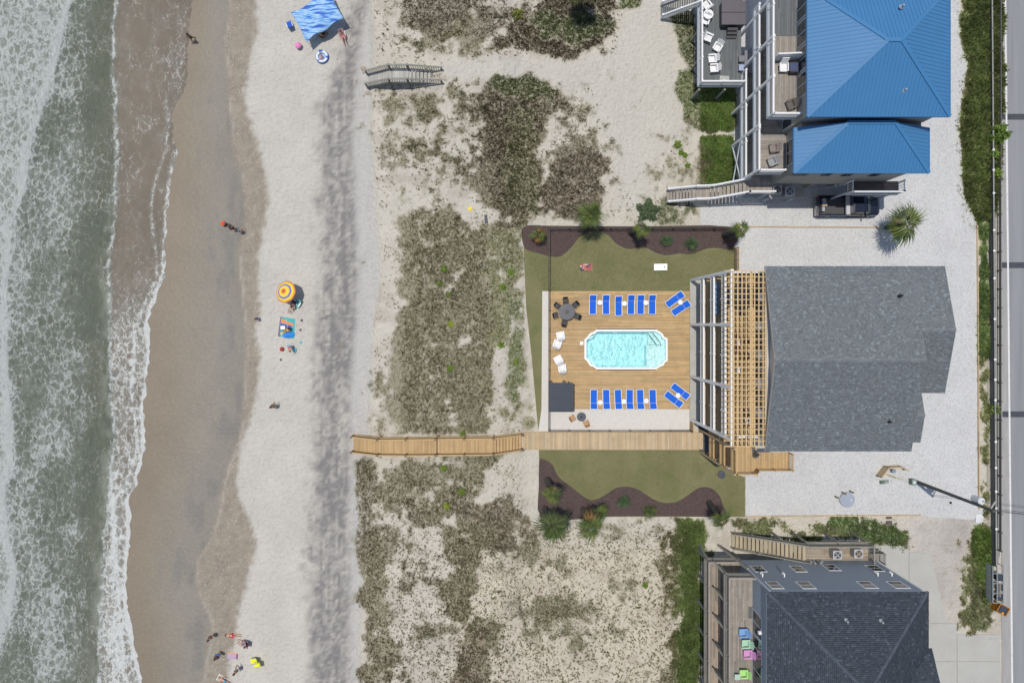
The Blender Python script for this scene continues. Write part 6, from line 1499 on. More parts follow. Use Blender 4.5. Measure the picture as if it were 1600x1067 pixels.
condenser((*W(1214.5, 296.5, 2.9)[:2], 2.08), 'air conditioner with brown fan on the concrete shelf, nearer the white stairs', 1.0, True); condenser((*W(1234.5, 299, 2.9)[:2], 2.0), 'dark air conditioner with pale rim on the shelf, nearer the parked truck', 1.05)
ubox(hb, 'condenser_stand', X(1226.5), X(1243), Y(314), cs + .3, 1.85, 1.99, M_BEIGE)

# ================================================================== deck furniture of the blue house
ht = thing('hot_tub', 'square hot tub under a dark plum grey cover on the raised grey deck', 'hot tub', (*W(1146, 21, 4)[:2], 3.2))
CV = simple('plum_grey_vinyl', (.105, .092, .105), .55, .08, 2)
b = MB(); b.box(0, 0, .42, 2.2, 2.25, .84); b.build('cabinet', M_DARK, ht, False, bevel=.1)
for s in (-1, 1): b = MB(); b.box(0, s * .575, .9, 2.3, 1.14, .11); b.build('cover', CV, ht, False, bevel=.04)
for i in range(3): b = MB(); b.box(.05 * (i % 2), -1.4 - i * .28, .58 - i * .22, .95, .27, .06); b.build('step', M_DARK, ht, False); b = MB(); b.box(0, -1.4 - i * .28, .27 - i * .11, .85, .2, .54 - i * .22); b.build('riser', M_DARK, ht, False)
adb = make_adirondack(M_SHELL, '-', 'white chairs on the hot tub deck'); ub = [False]
GCU = simple('grey_cushion', (.2, .2, .22), .8)
for x_, y_, r_, l_ in ((1106.5, 59, -115 + 0, 'by the railing left of the hot tub steps'), (1121, 74, 150, 'in the middle of the raised grey deck'), (1113, 92, 95, 'on the raised grey deck, upper of two side by side'), (1115.5, 107, 95, 'on the raised grey deck, lower of two side by side')):
    o = put(adb, ub, (*W(x_, y_, 3.6)[:2], 3.2), math.radians(r_), 'white adirondack chair ' + l_)
for x_, y_, r_, l_ in ((1104, 8, 40, 'above the round white table'), (1102, 32, 160, 'below the round white table')): put(adb, ub, (*W(x_, y_, 3.6)[:2], 3.2), math.radians(r_), 'white chair on the grey deck ' + l_)
o = thing('round_table', 'round white plastic table on the raised grey deck next to the railing', 'table', (*W(1107, 22.5, 3.9)[:2], 3.2))
b = MB(); b.lathe([(.44, .66), (.47, .68), (.46, .71), (.0001, .715)], 20, close=False); b.build('table_top', M_SHELL, o, False); b = MB(); b.lathe([(.09, .716), (.06, .8), (.0001, .82)], 10, 0.05, 0, close=False); b.build('umbrella_socket', M_DARK, o, False)
for k in range(4): a = k * PI / 2 + .5; b = MB(); b.bar((math.cos(a) * .36, math.sin(a) * .36, 0), (math.cos(a) * .3, math.sin(a) * .3, .67), .05, .05); b.build('leg', M_SHELL, o, False)
o = thing('outdoor_sofa', 'grey slatted outdoor bench seat near the inner edge of the raised deck', 'bench', (*W(1166, 97, 3.7)[:2], 3.2))
b = MB(); b.box(.05, 0, .42, .36, 2.2, .07); b.build('seat', GCU, o, False, bevel=.02); b = MB(); b.bar((.28, -1.1, .75), (.28, 1.1, .75), .06, .5); b.build('backrest', GCU, o, False)
for y in (-.95, .95): b = MB(); b.box(.1, y, .2, .4, .07, .38); b.build('leg', M_DARK, o, False)
for y_, l_, m_ in ((92, 'bare', GCU), (106, 'towel draped', simple('striped_towel', (.35, .4, .55), .9))):
    o = thing('deck_stool', f'grey cushioned deck stool in front of the slatted bench, {l_} one', 'stool', (*W(1159, y_, 3.6)[:2], 3.2)); b = MB(); b.box(0, 0, .38, .55, .6, .12); b.build('cushion', m_, o, False, bevel=.04)
    for s in (-1, 1):
        for e in (-1, 1): b = MB(); b.box(s * .22, e * .24, .16, .05, .05, .32); b.build('leg', M_DARK, o, False)
b = MB(); b.add([(-.45, -.28, .01), (.45, -.26, .01), (.47, .25, .01), (-.42, .3, .01), (-.45, -.28, .02), (.45, -.26, .025), (.47, .25, .02), (-.42, .3, .03)], [(3, 2, 1, 0), (4, 5, 6, 7), (0, 1, 5, 4), (1, 2, 6, 5), (2, 3, 7, 6), (3, 0, 4, 7)]); o = b.build('doormat', simple('pale_mat', (.4, .41, .39), .9, .1), None, False); o.location = (*W(1131.5, 123.5, 3.2)[:2], 3.2); tag(o, 'pale mat on the raised grey deck against the lower railing', 'mat')
o = thing('lounge_chair', 'white high backed chair on the top balcony beside the curved partition', 'chair', (*W(1224, 106, 10)[:2], 9.6), math.radians(180))
b = MB(); b.box(0, 0, .36, .62, .7, .14); b.build('seat', M_SHELL, o, False, bevel=.03); b = MB(); b.bar((0, -.32, .4), (0, -.6, 1.05), .6, .07, up=(0, 1, 0)); b.build('backrest', M_SHELL, o, False)
for s in (-1, 1): b = MB(); b.bar((s * .34, -.35, .58), (s * .34, .35, .58), .09, .05); b.build('armrest', M_SHELL, o, False); b = MB(); b.box(s * .3, .28, .28, .06, .06, .56); b.build('leg', M_SHELL, o, False); b = MB(); b.box(s * .3, -.28, .2, .06, .06, .4); b.build('leg', M_SHELL, o, False)
o = thing('storage_box', 'dark cabinet with a blue grey top beside the white chair on the top balcony', 'cabinet', (*W(1241, 106, 10.1)[:2], 9.6)); b = MB(); b.box(.1, 0, .3, .95, .85, .6); b.build('body', simple('dark_brown_box', (.05, .04, .04), .6), o, False); b = MB(); b.box(-.1, 0, .63, .68, .7, .05); b.build('lid', simple('blue_slate_top', (.07, .09, .17), .3), o, False)
BRC = simple('brown_deck_chair', (.12, .105, .095), .8, .2); LGC = simple('light_grey_chair', (.3, .31, .32), .8, .15); TNC = simple('taupe_chair', (.24, .2, .185), .8, .15)
for x_, y_, z_, r_, m_, l_ in ((1236, 163, 9.6, 200, BRC, 'dark brown folding deck chair on the worn top balcony'), (1209, 231, 6.5, 185, TNC, 'taupe deck chair on the lower wing balcony'), (1206.5, 252, 6.5, 200, LGC, 'light grey deck chair on the lower wing balcony by the end railing')):
    o = make_adirondack(m_, l_); o.location = (*W(x_, y_, z_ + .4)[:2], z_); o.rotation_euler = (0, 0, math.radians(r_ - 90))
# chairs of the grey house
for x_, y_, c_, l_ in ((1162, 989, (.18, .34, .62), 'sky blue adirondack chair on the worn deck of the slate grey house'), (1166, 1006, (.36, .58, .42), 'mint green adirondack chair between the blue and the pink ones'), (1169, 1022, (.58, .28, .52), 'pink adirondack chair on the worn deck of the slate grey house'), (1162.5, 1053, (.38, .68, .22), 'lime green adirondack chair at the bottom edge of the worn deck')):
    o = make_adirondack(simple('painted_chair', c_, .6, .05), l_); o.location = (*W(x_, y_, 7)[:2], 6.5); o.rotation_euler = (0, 0, math.radians(90)); 
o = thing('small_table', 'small pale mint side table left of the lime green chair', 'table', (*W(1152, 1057, 6.9)[:2], 6.5)); b = MB(); b.box(0, 0, .44, .5, .5, .04); b.build('table_top', simple('pale_mint', (.42, .56, .5), .6), o, False)
for s in (-1, 1):
    for e in (-1, 1): b = MB(); b.box(s * .2, e * .2, .21, .04, .04, .42); b.build('leg', simple('pale_mint', (.42, .56, .5), .6) if False else M_SHELL, o, False)
b = MB(); b.box(0, 0, .012, .5, 1.05, .02); o = b.build('doormat', simple('grey_mat', (.12, .12, .12), .9, .2), None, False); o.location = (*W(1173.5, 956.5, 6.5)[:2], 6.5); tag(o, 'dark grey doormat on the worn deck by the sliding door', 'mat')
# furniture under the pergola
dt = thing('dining_table', 'long dark dining table under the upper end of the pergola', 'table', (*W(1158, 463, 10)[:2], 9.5)); b = MB(); b.box(0, 0, .74, 1.15, 1.9, .05); b.build('table_top', simple('black_table', (.02, .02, .025), .4), dt, False)
for s in (-1, 1):
    for e in (-1, 1): b = MB(); b.box(s * .48, e * .85, .36, .07, .07, .71); b.build('leg', M_BLACK, dt, False)
dc = make_chair('dining_chair', M_DARK, M_BLACK, '-', 'dark chairs around the long table under the pergola'); ud = [False]
for sx_, dy, r_, l_ in ((-.85, .6, -90, 'upper left side'), (-.85, 0, -90, 'middle left side'), (-.85, -.6, -90, 'lower left side'), (.85, .6, 90, 'upper right side'), (.85, 0, 90, 'middle right side'), (.85, -.6, 90, 'lower right side'), (0, 1.25, 180, 'upper end'), (0, -1.25, 0, 'lower end')):
    put(dc, ud, (dt.location.x + sx_, dt.location.y + dy, 9.5), math.radians(r_), f'dark dining chair on the {l_} of the long pergola table')
RBR = simple('red_brown_cushion', (.2, .07, .045), .8, .2)
rc = make_chair('patio_chair', RBR, simple('brown_frame', (.1, .06, .04), .7), '-', 'red brown patio chairs under the pergola'); ur = [False]
for x_, y_, r_, l_ in ((1152, 524, -90, 'upper left of the middle group'), (1163, 533, 90, 'right of the middle group'), (1153, 545, -90, 'lower left of the middle group'), (1163, 556, 90, 'lowest of the middle group'), (1167, 643, 0, 'upper one of the pair near the lower end'), (1169, 662, 180, 'lower one of the pair near the lower end')):
    put(rc, ur, (*W(x_, y_, 10)[:2], 9.5), math.radians(r_), f'red brown patio chair under the pergola, {l_}')
for x_, y_, l_ in ((1154, 536, 'middle seating group'), (1154, 578, 'gap below the seating group'), (1168, 657, 'lower pair of red brown chairs')):
    o = thing('side_table', f'tiny white side table under the pergola by the {l_}', 'side table', (*W(x_, y_, 10)[:2], 9.5)); b = MB(); b.box(0, 0, .45, .42, .42, .04); b.build('table_top', M_SHELL, o, False); b = MB(); b.cyl((0, 0, 0), (0, 0, .43), .05, .05, 8); b.build('leg', M_SHELL, o, False)
o = thing('outdoor_sofa', 'long slate blue sofa on the middle balcony of the white railed house', 'sofa', (*W(1119.3, 466.5, 6.9)[:2], 6.4)); BS = simple('slate_blue_cushion', (.13, .2, .33), .8, .06)
b = MB(); b.box(.0, 0, .25, .5, 2.9, .3); b.build('base', M_GREYW, o, False)
for k in range(4): b = MB(); b.box(0, -1.08 + k * .72, .46, .5, .69, .12); b.build('cushion', BS, o, False, bevel=.03)
# ================================================================== palms and shrubs
rp = random.Random(21)
def frond_mesh(col, L=1.5, droop=.35, seed=0, nseg=13, spread=10.5):
    r = random.Random(seed); b = MB(); g = col
    b.bar((0, 0, 0), (L * .3, 0, .07 * L), .035, .02, (g[0] * .9, g[1] * .9, g[2] * .8))
    hx, hz = L * .28, .065 * L
    for i in range(nseg):
        q = (i - (nseg - 1) / 2); a = math.radians(q * spread + r.uniform(-2, 2)); ln = L * .74 * (1 - .42 * (abs(q) / ((nseg - 1) / 2)) ** 1.4) * (.8 + r.random() * .3)
        d = Vector((math.cos(a), math.sin(a), 0)); n = Vector((-d.y, d.x, 0)); w = .021 * L * (1 + .4 * r.random()); z1 = -droop * ln * .15; z2 = -droop * ln * (.8 + .8 * r.random())
        h = Vector((hx, 0, hz)); m = h + d * ln * .55 + Vector((0, 0, z1)); t_ = h + d * ln + Vector((0, 0, z2)); k = .65 + r.random() * .6
        b.add([h, m + n * w + Vector((0, 0, .02)), m - Vector((0, 0, .015)), t_, m - n * w + Vector((0, 0, .02))], [(0, 2, 1), (1, 2, 3), (0, 4, 2), (4, 3, 2)], (g[0] * k, g[1] * k, g[2] * k))
    me = bpy.data.meshes.new('frond'); me.from_pydata(b.v, [], b.f); at = me.attributes.new('col', 'FLOAT_COLOR', 'POINT')
    at.data.foreach_set('color', np.array([(c[0], c[1], c[2], 1) for c in b.c], dtype=np.float32).ravel()); me.materials.append(leaf_mat); me.update(); return me
GRN = [frond_mesh((.13, .19, .06), seed=1), frond_mesh((.2, .25, .08), seed=2, droop=.6), frond_mesh((.1, .155, .055), seed=3), frond_mesh((.24, .28, .06), seed=7, droop=.5), frond_mesh((.17, .2, .1), seed=9, droop=.7)]
BRN = [frond_mesh((.42, .24, .09), seed=4, droop=.8), frond_mesh((.36, .27, .15), seed=5, droop=.9)]
DUS = [frond_mesh((.17, .25, .13), L=1.2, seed=6, droop=.25), frond_mesh((.13, .21, .1), L=1.2, seed=8, droop=.3)]
BARK = simple('palm_bark', (.2, .19, .175), .9, .3, 6, usecol=True)
def palm(px_, py_, cx_, cy_, h, rad, label, n=20, brown=.2, dusty=False, trunk=True, name='palm_tree', tr=.24):
    x, y = X(px_), Y(py_); top = W(cx_, cy_, h); r = thing(name, label, 'palm', (x, y, 0), 0)
    dx, dy = top.x - x, top.y - y; L = math.hypot(dx, dy); mxl = h * .22
    if L > mxl: dx, dy = dx * mxl / L, dy * mxl / L
    if not trunk: dx = dy = 0
    if trunk:
        b = MB(); N = 14; b.cyl((0, 0, 0), (dx * .6, dy * .6, h * .6), tr * .8, tr * .72, 12, (.7, .7, .7)); b.cyl((dx * .6, dy * .6, h * .6), (dx, dy, h - .1), tr * .72, tr * .8, 12, (.8, .8, .8))
        b.build('trunk', BARK, r, False); b = MB()
        for j in range(int(h * 5.2)):
            f = (j + .5) / (h * 5.2)
            for i in range(8):
                a = i * PI / 4 + (j % 2) * PI / 8; c = Vector((dx * f, dy * f, f * h)); d = Vector((math.cos(a), math.sin(a), 0)); n_ = Vector((-d.y, d.x, 0)); k = .7 + rp.random() * .7
                p = c + d * tr * .74; b.add([p - n_ * .06, p + n_ * .06, p + d * .13 + n_ * .035 + Vector((0, 0, .2)), p + d * .13 - n_ * .035 + Vector((0, 0, .2))], [(0, 1, 2, 3), (3, 2, 1, 0)], (k, k, k))
        b.build('leaf_boots', BARK, r, False, kind='stuff')
    top_ = Vector((dx, dy, h if trunk else .1)); sc = rad * S / 1.45
    for i in range(n):
        a = i * 2.399 + rp.random() * .9; el = rp.uniform(-.5, 1.2) if trunk else rp.uniform(.1, 1.2)
        isb = rp.random() < brown * 1.3 and el < .45
        me = rp.choice(BRN) if isb else rp.choice(DUS if dusty else GRN)
        if isb: el -= .35
        s = sc * (.62 + rp.random() * .42) * (1.2 if dusty else 1)
        link_data('frond', me, r, top_ + Vector((0, 0, .02 * i)), (rp.uniform(-.3, .3), -el, a), (s, s, s))
    return r
palm(843, 375, 838, 360, 1.6, 17, 'small ragged palm with orange fronds at the left end of the upper mulch bed', 14, .45, tr=.16)
palm(915, 352, 922, 336, 4.6, 27, 'large full palm on the upper fence line above the lawn dip', 24, .04)
palm(984, 362, 1003, 357, 4.4, 17, 'palm with a leaning grey trunk in the middle of the upper mulch bed', 14, .2, tr=.3)
palm(1131, 367, 1156, 361, 4.6, 19, 'leaning palm at the right end of the upper mulch bed', 16, .15, tr=.32)
palm(1384, 356, 1411, 351, 3.4, 36, 'lone palm standing in the gravel beside the parked truck', 18, .1, tr=.2)
palm(854, 748, 862, 772, 4.4, 20, 'palm with orange fronds at the top left of the lower mulch bed', 15, .35, tr=.3)
palm(850, 793, 864, 821, 4.6, 30, 'wide palm at the lower left corner of the lower mulch bed', 24, .08, tr=.26)
palm(911, 795, 922, 822, 4.8, 27, 'palm with brown hanging fronds at the bottom edge of the lower mulch bed', 20, .25, tr=.3)
palm(927, 790, 936, 799, 2.2, 18, 'dark green short palm beside the bottom edge of the lower mulch bed', 15, 0, tr=.15)
palm(1107, 784, 1126, 812, 4.4, 21, 'palm with dry orange fronds at the right end of the lower mulch bed', 17, .5, tr=.26)
palm(903, 3, 908, -16, 4.0, 30, 'palm at the top edge of the dune with a dry orange frond', 22, .15)
for px_, py_, r_, l_ in ((974, 781, 16, 'low grey green fan palm in the middle of the lower mulch bed'), (1013, 797, 15, 'low bright fan palm in the lower mulch bed near the bottom edge'), (1039, 378, 15, 'low fan palm in the upper mulch bed, left of the pair'), (1078, 382, 16, 'low fan palm in the upper mulch bed, right of the pair')):
    palm(px_, py_, px_, py_, .3, r_, l_, 17, .0, px_ != 1013, False, 'dwarf_palm')
def shrub(name, px_, py_, rad, h, col, label, n=500, leaf=.1, cat='shrub'):
    x, y = X(px_), Y(py_); z0 = float(terrain(np.array([x]), np.array([y]))[0]); x *= 1 - z0 / H; y *= 1 - z0 / H
    r = thing(name, label, cat, (x, y, z0)); rr = np.random.RandomState(int(px_ + py_)); R = rad * S
    d = rr.normal(size=(n, 3)); d /= np.linalg.norm(d, axis=1)[:, None]; d[:, 2] = abs(d[:, 2]); rad_ = R * (.45 + .55 * rr.rand(n, 1) ** .6) * (1 + .25 * np.sin(np.arctan2(d[:, 1], d[:, 0]) * 5 + px_))[:, None]
    P = d * rad_; P[:, 2] *= h / R
    a = rr.normal(size=(n, 3)); a[:, 2] *= .4; a /= np.linalg.norm(a, axis=1)[:, None]; bb = np.cross(a, rr.normal(size=(n, 3)) * [.3, .3, 1] + [0, 0, 1]); bb /= np.linalg.norm(bb, axis=1)[:, None]
    s = leaf * (.6 + .8 * rr.rand(n, 1)); V = np.stack([P - a * s, P + bb * s * .45, P + a * s, P - bb * s * .45], 1).reshape(-1, 3)
    cc = np.repeat(np.array([col]) * (.6 + .8 * rr.rand(n, 1)), 4, 0); F = np.arange(n * 4).reshape(-1, 4)
    mesh_np('foliage', V, F, np.clip(cc, 0, .7), leaf_mat, None, r)
    b = MB()
    for k in range(5): q = k * 1.3; b.cyl((0, 0, 0), (math.cos(q) * R * .5, math.sin(q) * R * .5, h * .6), .025, .012, 5)
    b.build('stem', BARK, r, False)
shrub('roadside_shrub', 1554, 212, 16, 1.4, (.16, .25, .05), 'bright round shrub bulging over the road shoulder in the roadside hedge', 1400, .13)
shrub('roadside_shrub', 1547, 243, 8, 1.0, (.2, .32, .05), 'small bright shrub just below the round one in the roadside hedge', 500, .11)
shrub('roadside_shrub', 1552, 273, 8, 1.0, (.24, .36, .05), 'small yellow green shrub where the grey roadside fence emerges', 500, .1)
shrub('juniper_shrub', 1012, 330, 17, .8, (.12, .17, .09), 'dark spreading shrub above the upper fence right of the leaning palm', 900, .13)
shrub('yellow_shrub', 809, 24, 9, .6, (.24, .25, .07), 'yellowish low shrub in the upper dune scrub', 420, .1)
shrub('weed_clump', 1549, 640, 9, .8, (.2, .26, .07), 'bushy weed leaning over the grey roadside fence near the lower road patch', 420, .12)
# bright rosettes scattered on the dune: each one a plant
ros = [(693.5, 731, 5, 'just below the walkover near the middle step'), (721.5, 768, 6, 'below the walkover in the grey scrub'), (698, 790, 5, 'yellowish one below the walkover, lowest of its trio'), (723, 678.5, 4.5, 'right against the upper side of the walkover'),
       (693.5, 420.5, 5, 'in the upper part of the big scrub patch'), (686, 443, 3.5, 'small one in the upper part of the big scrub patch'), (701, 460, 3, 'tiny one near the centre top of the big scrub patch'), (704, 506.5, 5, 'pale one in the centre of the big scrub patch'), (704, 575.5, 5, 'in the lower part of the big scrub patch'), (783, 539, 5, 'at the right side of the big scrub patch'),
       (797, 425, 6, 'wide one near the lawn edge'), (786, 448, 5, 'near the lawn edge below the wide one'), (1059, 226, 6, 'left of the bright ground cover'), (1064, 239, 4, 'second below the walk to the blue house'), (1070, 243, 3.5, 'third small one left of the green lawn strip'), (1074, 259, 4, 'lowest of the group left of the green lawn strip'), (806, 566, 4, 'by the lower lawn corner'), (1008, 914, 4, 'on the pale sand above the bottom')]
for i, (a, c_, r_, l_) in enumerate(ros):
    yl = i in (2, 7); shrub('dune_plant', a, c_, r_, .3, (.36, .42, .06) if yl else (.2, .3, .05), 'bright green dune plant ' + l_, 160, .09, 'plant')

# ================================================================== pickup truck
PB = simple('navy_black_paint', (.012, .016, .03), .12, .02, 1, bump=0, spec=.8); CH = simple('chrome', (.5, .5, .52), .2, 0, metal=.8); TY = simple('tyre_rubber', (.02, .02, .02), .85); GLS = simple('tinted_glass', (.02, .03, .03), .05, 0, bump=0, spec=.9)
tk = thing('pickup_truck', 'dark navy pickup truck with silver toolbox parked beside the blue roofed house', 'pickup truck', (X(1318.5), Y(324.5), 0))
def loft(sec, m, name, par=tk, close=True, smooth=True):
    """sec: list of (x, [(y, z)...]) cross sections"""
    b = MB(); n = len(sec[0][1]); vs = []
    for x, pr in sec: vs += [(x, y, z) for y, z in pr]
    fs = [(j * n + i, (j + 1) * n + i, (j + 1) * n + (i + 1) % n, j * n + (i + 1) % n) for j in range(len(sec) - 1) for i in range(n)]
    fs += [tuple(range(n)), tuple(range((len(sec) - 1) * n, len(sec) * n))[::-1]]
    b.add(vs, fs); o = b.build(name, m, par, False); return o
def sec(w, z0, z1, rnd=.12): return [(-w, z0), (-w * 1.0, (z0 + z1) / 2), (-w * .985, z1 - rnd), (-w + rnd * 1.3, z1), (0, z1 + .03), (w - rnd * 1.3, z1), (w * .985, z1 - rnd), (w, (z0 + z1) / 2), (w, z0)]
loft([(.2, sec(.98, .42, 1.12)), (1.3, sec(.98, .42, 1.16)), (1.75, sec(.98, .42, 1.2)), (2.4, sec(.97, .42, 1.16)), (2.8, sec(.93, .45, 1.08)), (3.0, sec(.82, .5, .98))], PB, 'body')
b = MB(); z1 = 1.18
for s in (-1, 1): b.bx(-2.98, .2, s * .98, s * .82, .42, z1)
b.bx(-3.0, -2.9, -.98, .98, .45, z1); b.bx(-2.9, .2, -.82, .82, .55, .68); b.bx(.1, .2, -.82, .82, .6, z1); b.build('bed', PB, tk, False)
b = MB(); b.bx(-2.89, .09, -.8, .8, .685, .7); b.build('bed_liner', simple('bed_liner', (.07, .072, .075), .8, .15), tk, False)
loft([(-.02, [(-.9, 1.1), (-.72, 1.86), (0, 1.9), (.72, 1.86), (.9, 1.1)]), (.15, [(-.92, 1.1), (-.73, 1.9), (0, 1.94), (.73, 1.9), (.92, 1.1)]), (1.0, [(-.93, 1.12), (-.74, 1.93), (0, 1.97), (.74, 1.93), (.93, 1.12)]), (1.35, [(-.93, 1.14), (-.72, 1.88), (0, 1.93), (.72, 1.88), (.93, 1.14)]), (2.0, [(-.88, 1.17), (-.8, 1.2), (0, 1.25), (.8, 1.2), (.88, 1.17)])], PB, 'cab')
b = MB(); b.add([(1.40, -.69, 1.865), (1.40, .69, 1.865), (1.97, .8, 1.235), (1.97, -.8, 1.235), (1.39, 0, 1.93), (2.0, 0, 1.285)], [(0, 3, 5, 4), (4, 5, 2, 1)]); o = b.build('windscreen', simple('windscreen', (.09, .12, .11), .08, 0, bump=0, spec=.8), tk, False); o.location.z = .012; o.location.x = .012
for s in (-1, 1):
    b = MB(); b.add([(.2, s * .925, 1.22), (1.55, s * .925, 1.24), (1.3, s * .765, 1.82), (.25, s * .765, 1.84)], [(0, 1, 2, 3), (3, 2, 1, 0)]); o = b.build('side_window', GLS, tk, False); o.location.y = s * .012
    b = MB(); b.box(1.5, s * 1.09, 1.24, .14, .24, .2); b.build('mirror', PB, tk, False, bevel=.02)
    b = MB(); b.bx(.1, 1.4, s * .985, s * 1.06, .36, .4); b.build('running_board', M_DARK, tk, False)
    b = MB(); b.box(2.93, s * .72, .84, .12, .28, .18); b.build('headlight', simple('headlight_glass', (.6, .62, .65), .1), tk, False, bevel=.02)
    b = MB(); b.box(-2.99, s * .9, .95, .05, .12, .3); b.build('tail_light', simple('tail_light_red', (.35, .02, .02), .2), tk, False)
    for xx in (-1.85, 2.05):
        w_ = MB(); w_.cyl((xx, s * .72, .4), (xx, s * .99, .4), .4, .4, 20); wo = w_.build('wheel', TY, tk, False); w_ = MB(); w_.cyl((xx, s * .985, .4), (xx, s * 1.0, .4), .25, .23, 14); w_.build('rim', CH, wo, False)
b = MB(); b.bx(-3.16, -3.01, -.93, .93, .5, .68); b.build('bumper', CH, tk, False); b = MB(); b.bx(3.0, 3.1, -.8, .8, .45, .66); b.build('bumper', CH, tk, False); b = MB(); b.bx(2.99, 3.02, -.5, .5, .7, .92); b.build('grille', M_DARK, tk, False)
b = MB(); b.bx(-.38, .06, -.9, .9, 1.0, 1.27); b.build('toolbox', simple('diamond_plate', (.55, .57, .6), .4, .08, 9, metal=.3), tk, False, bevel=.015)
tl = tk.location
for dx, dy, sx_, sy_, h_, c_, l_ in ((-2.55, .52, .28, .25, .3, (.32, .36, .42), 'pale blue box at the upper rear corner of the truck bed'), (-2.5, .25, .42, .24, .26, (.2, .26, .36), 'blue grey box in the rear of the truck bed'), (-2.5, 0, .46, .14, .3, (.5, .35, .2), 'narrow light brown carton in the rear of the truck bed'), (-2.62, -.35, .24, .42, .28, (.38, .4, .41), 'light grey box at the lower rear of the truck bed')):
    o = thing('cargo_box', l_, 'box', (tl.x + dx, tl.y + dy, .71)); b = MB(); b.box(0, 0, h_ / 2 + .15, sx_, sy_, h_ + .3); b.build('carton', simple('carton_paint', c_, .7), o, False); b = MB(); b.box(0, 0, h_ + .306, sx_ * .2, sy_ * .96, .008); b.build('tape', M_GREYM, o, False)
# ================================================================== beach
def gz(px_, py_): 
    p = W(px_, py_, -1.0); z = float(terrain(np.array([p.x]), np.array([p.y]))[0]); p = W(px_, py_, z); z = float(terrain(np.array([p.x]), np.array([p.y]))[0]); return W(px_, py_, z)
# striped shade canopy
t = NT('striped_cloth'); v = t.coord()
wv = t.n.new('ShaderNodeTexWave'); wv.inputs['Scale'].default_value = .62; wv.inputs['Distortion'].default_value = 2.2; wv.inputs['Detail'].default_value = 3; wv.inputs['Detail Scale'].default_value = .8
t.l(t.map(v, (1, 1, 1), (0, 0, math.radians(75))), wv.inputs['Vector'])
mm = t.map(v, (.25, 1.6, 1), (0, 0, math.radians(-16 + 32)))
ns = t.noise(t.map(v, (.55, 5, 1), (0, 0, math.radians(15))), 1.0, 3, .62)
cr = t.n.new('ShaderNodeValToRGB'); el = cr.color_ramp.elements
for i, (p_, c_) in enumerate(((.0, (.03, .08, .42, 1)), (.42, (.04, .12, .5, 1)), (.45, (.12, .3, .66, 1)), (.5, (.2, .44, .74, 1)), (.56, (.46, .62, .76, 1)), (.62, (.16, .38, .7, 1)))):
    e = el[i] if i < 2 else el.new(p_); e.position = p_; e.color = c_
t.l(ns, cr.inputs[0]); CLOTH = t.done(cr.outputs[0], .8)
cn = thing('shade_canopy', 'large rippled blue striped shade canopy on poles at the top of the beach', 'canopy', gz(495, 35))
zg = cn.location.z
crn = {'L': (454.6, 20.6, 1.55), 'B': (478.4, 66, 1.5), 'R': (537, 29, 1.9), 'T': (513, -17, 1.9)}
pc = {k: W(a, c_, zg + h_) for k, (a, c_, h_) in crn.items()}
N = 22; vs = []; fs = []
for j in range(N + 1):
    for i in range(N + 1):
        u, w = i / N, j / N    # u: L->T (B->R), w: L->B
        sag_u = .16 * math.sin(PI * u); e = abs(w - .5) * 2
        ww = w + (.5 - w) * .12 * math.sin(2 * PI * u) ** 2 * e ** 2
        uu = u + (.5 - u) * .05 * math.sin(PI * w) * abs(u - .5) * 2
        p = (pc['L'].lerp(pc['T'], uu)).lerp(pc['B'].lerp(pc['R'], uu), ww); p.z += .45 * math.sin(PI * w) * (.6 + .4 * math.cos(4 * PI * u)) * .6 + .05 * math.sin(9 * u + 5 * w) - .12 * math.sin(PI * u) ** 2 * e
        vs.append(p)
for j in range(N):
    for i in range(N): a = j * (N + 1) + i; fs.append((a, a + N + 1, a + N + 2, a + 1))
b = MB(); b.add(vs, fs); o = b.build('cloth', CLOTH, cn, smooth=True); so = o.modifiers.new('thick', 'SOLIDIFY'); so.thickness = .02
for k, p in pc.items():
    q = p.lerp((pc['L'] + pc['R']) / 2, .06); b = MB(); b.cyl((q.x, q.y, zg), (q.x, q.y, p.z - .03), .025, .02, 8); b.build('pole', M_GREYM, cn)
    d = (p - (pc['L'] + pc['R']) / 2); d.z = 0; d.normalize(); e_ = Vector((p.x, p.y, zg)) + d * 1.0
    if k != 'T': b = MB(); b.cyl(p, e_, .01, .01, 5); b.build('guy_line', M_SHELL, cn)
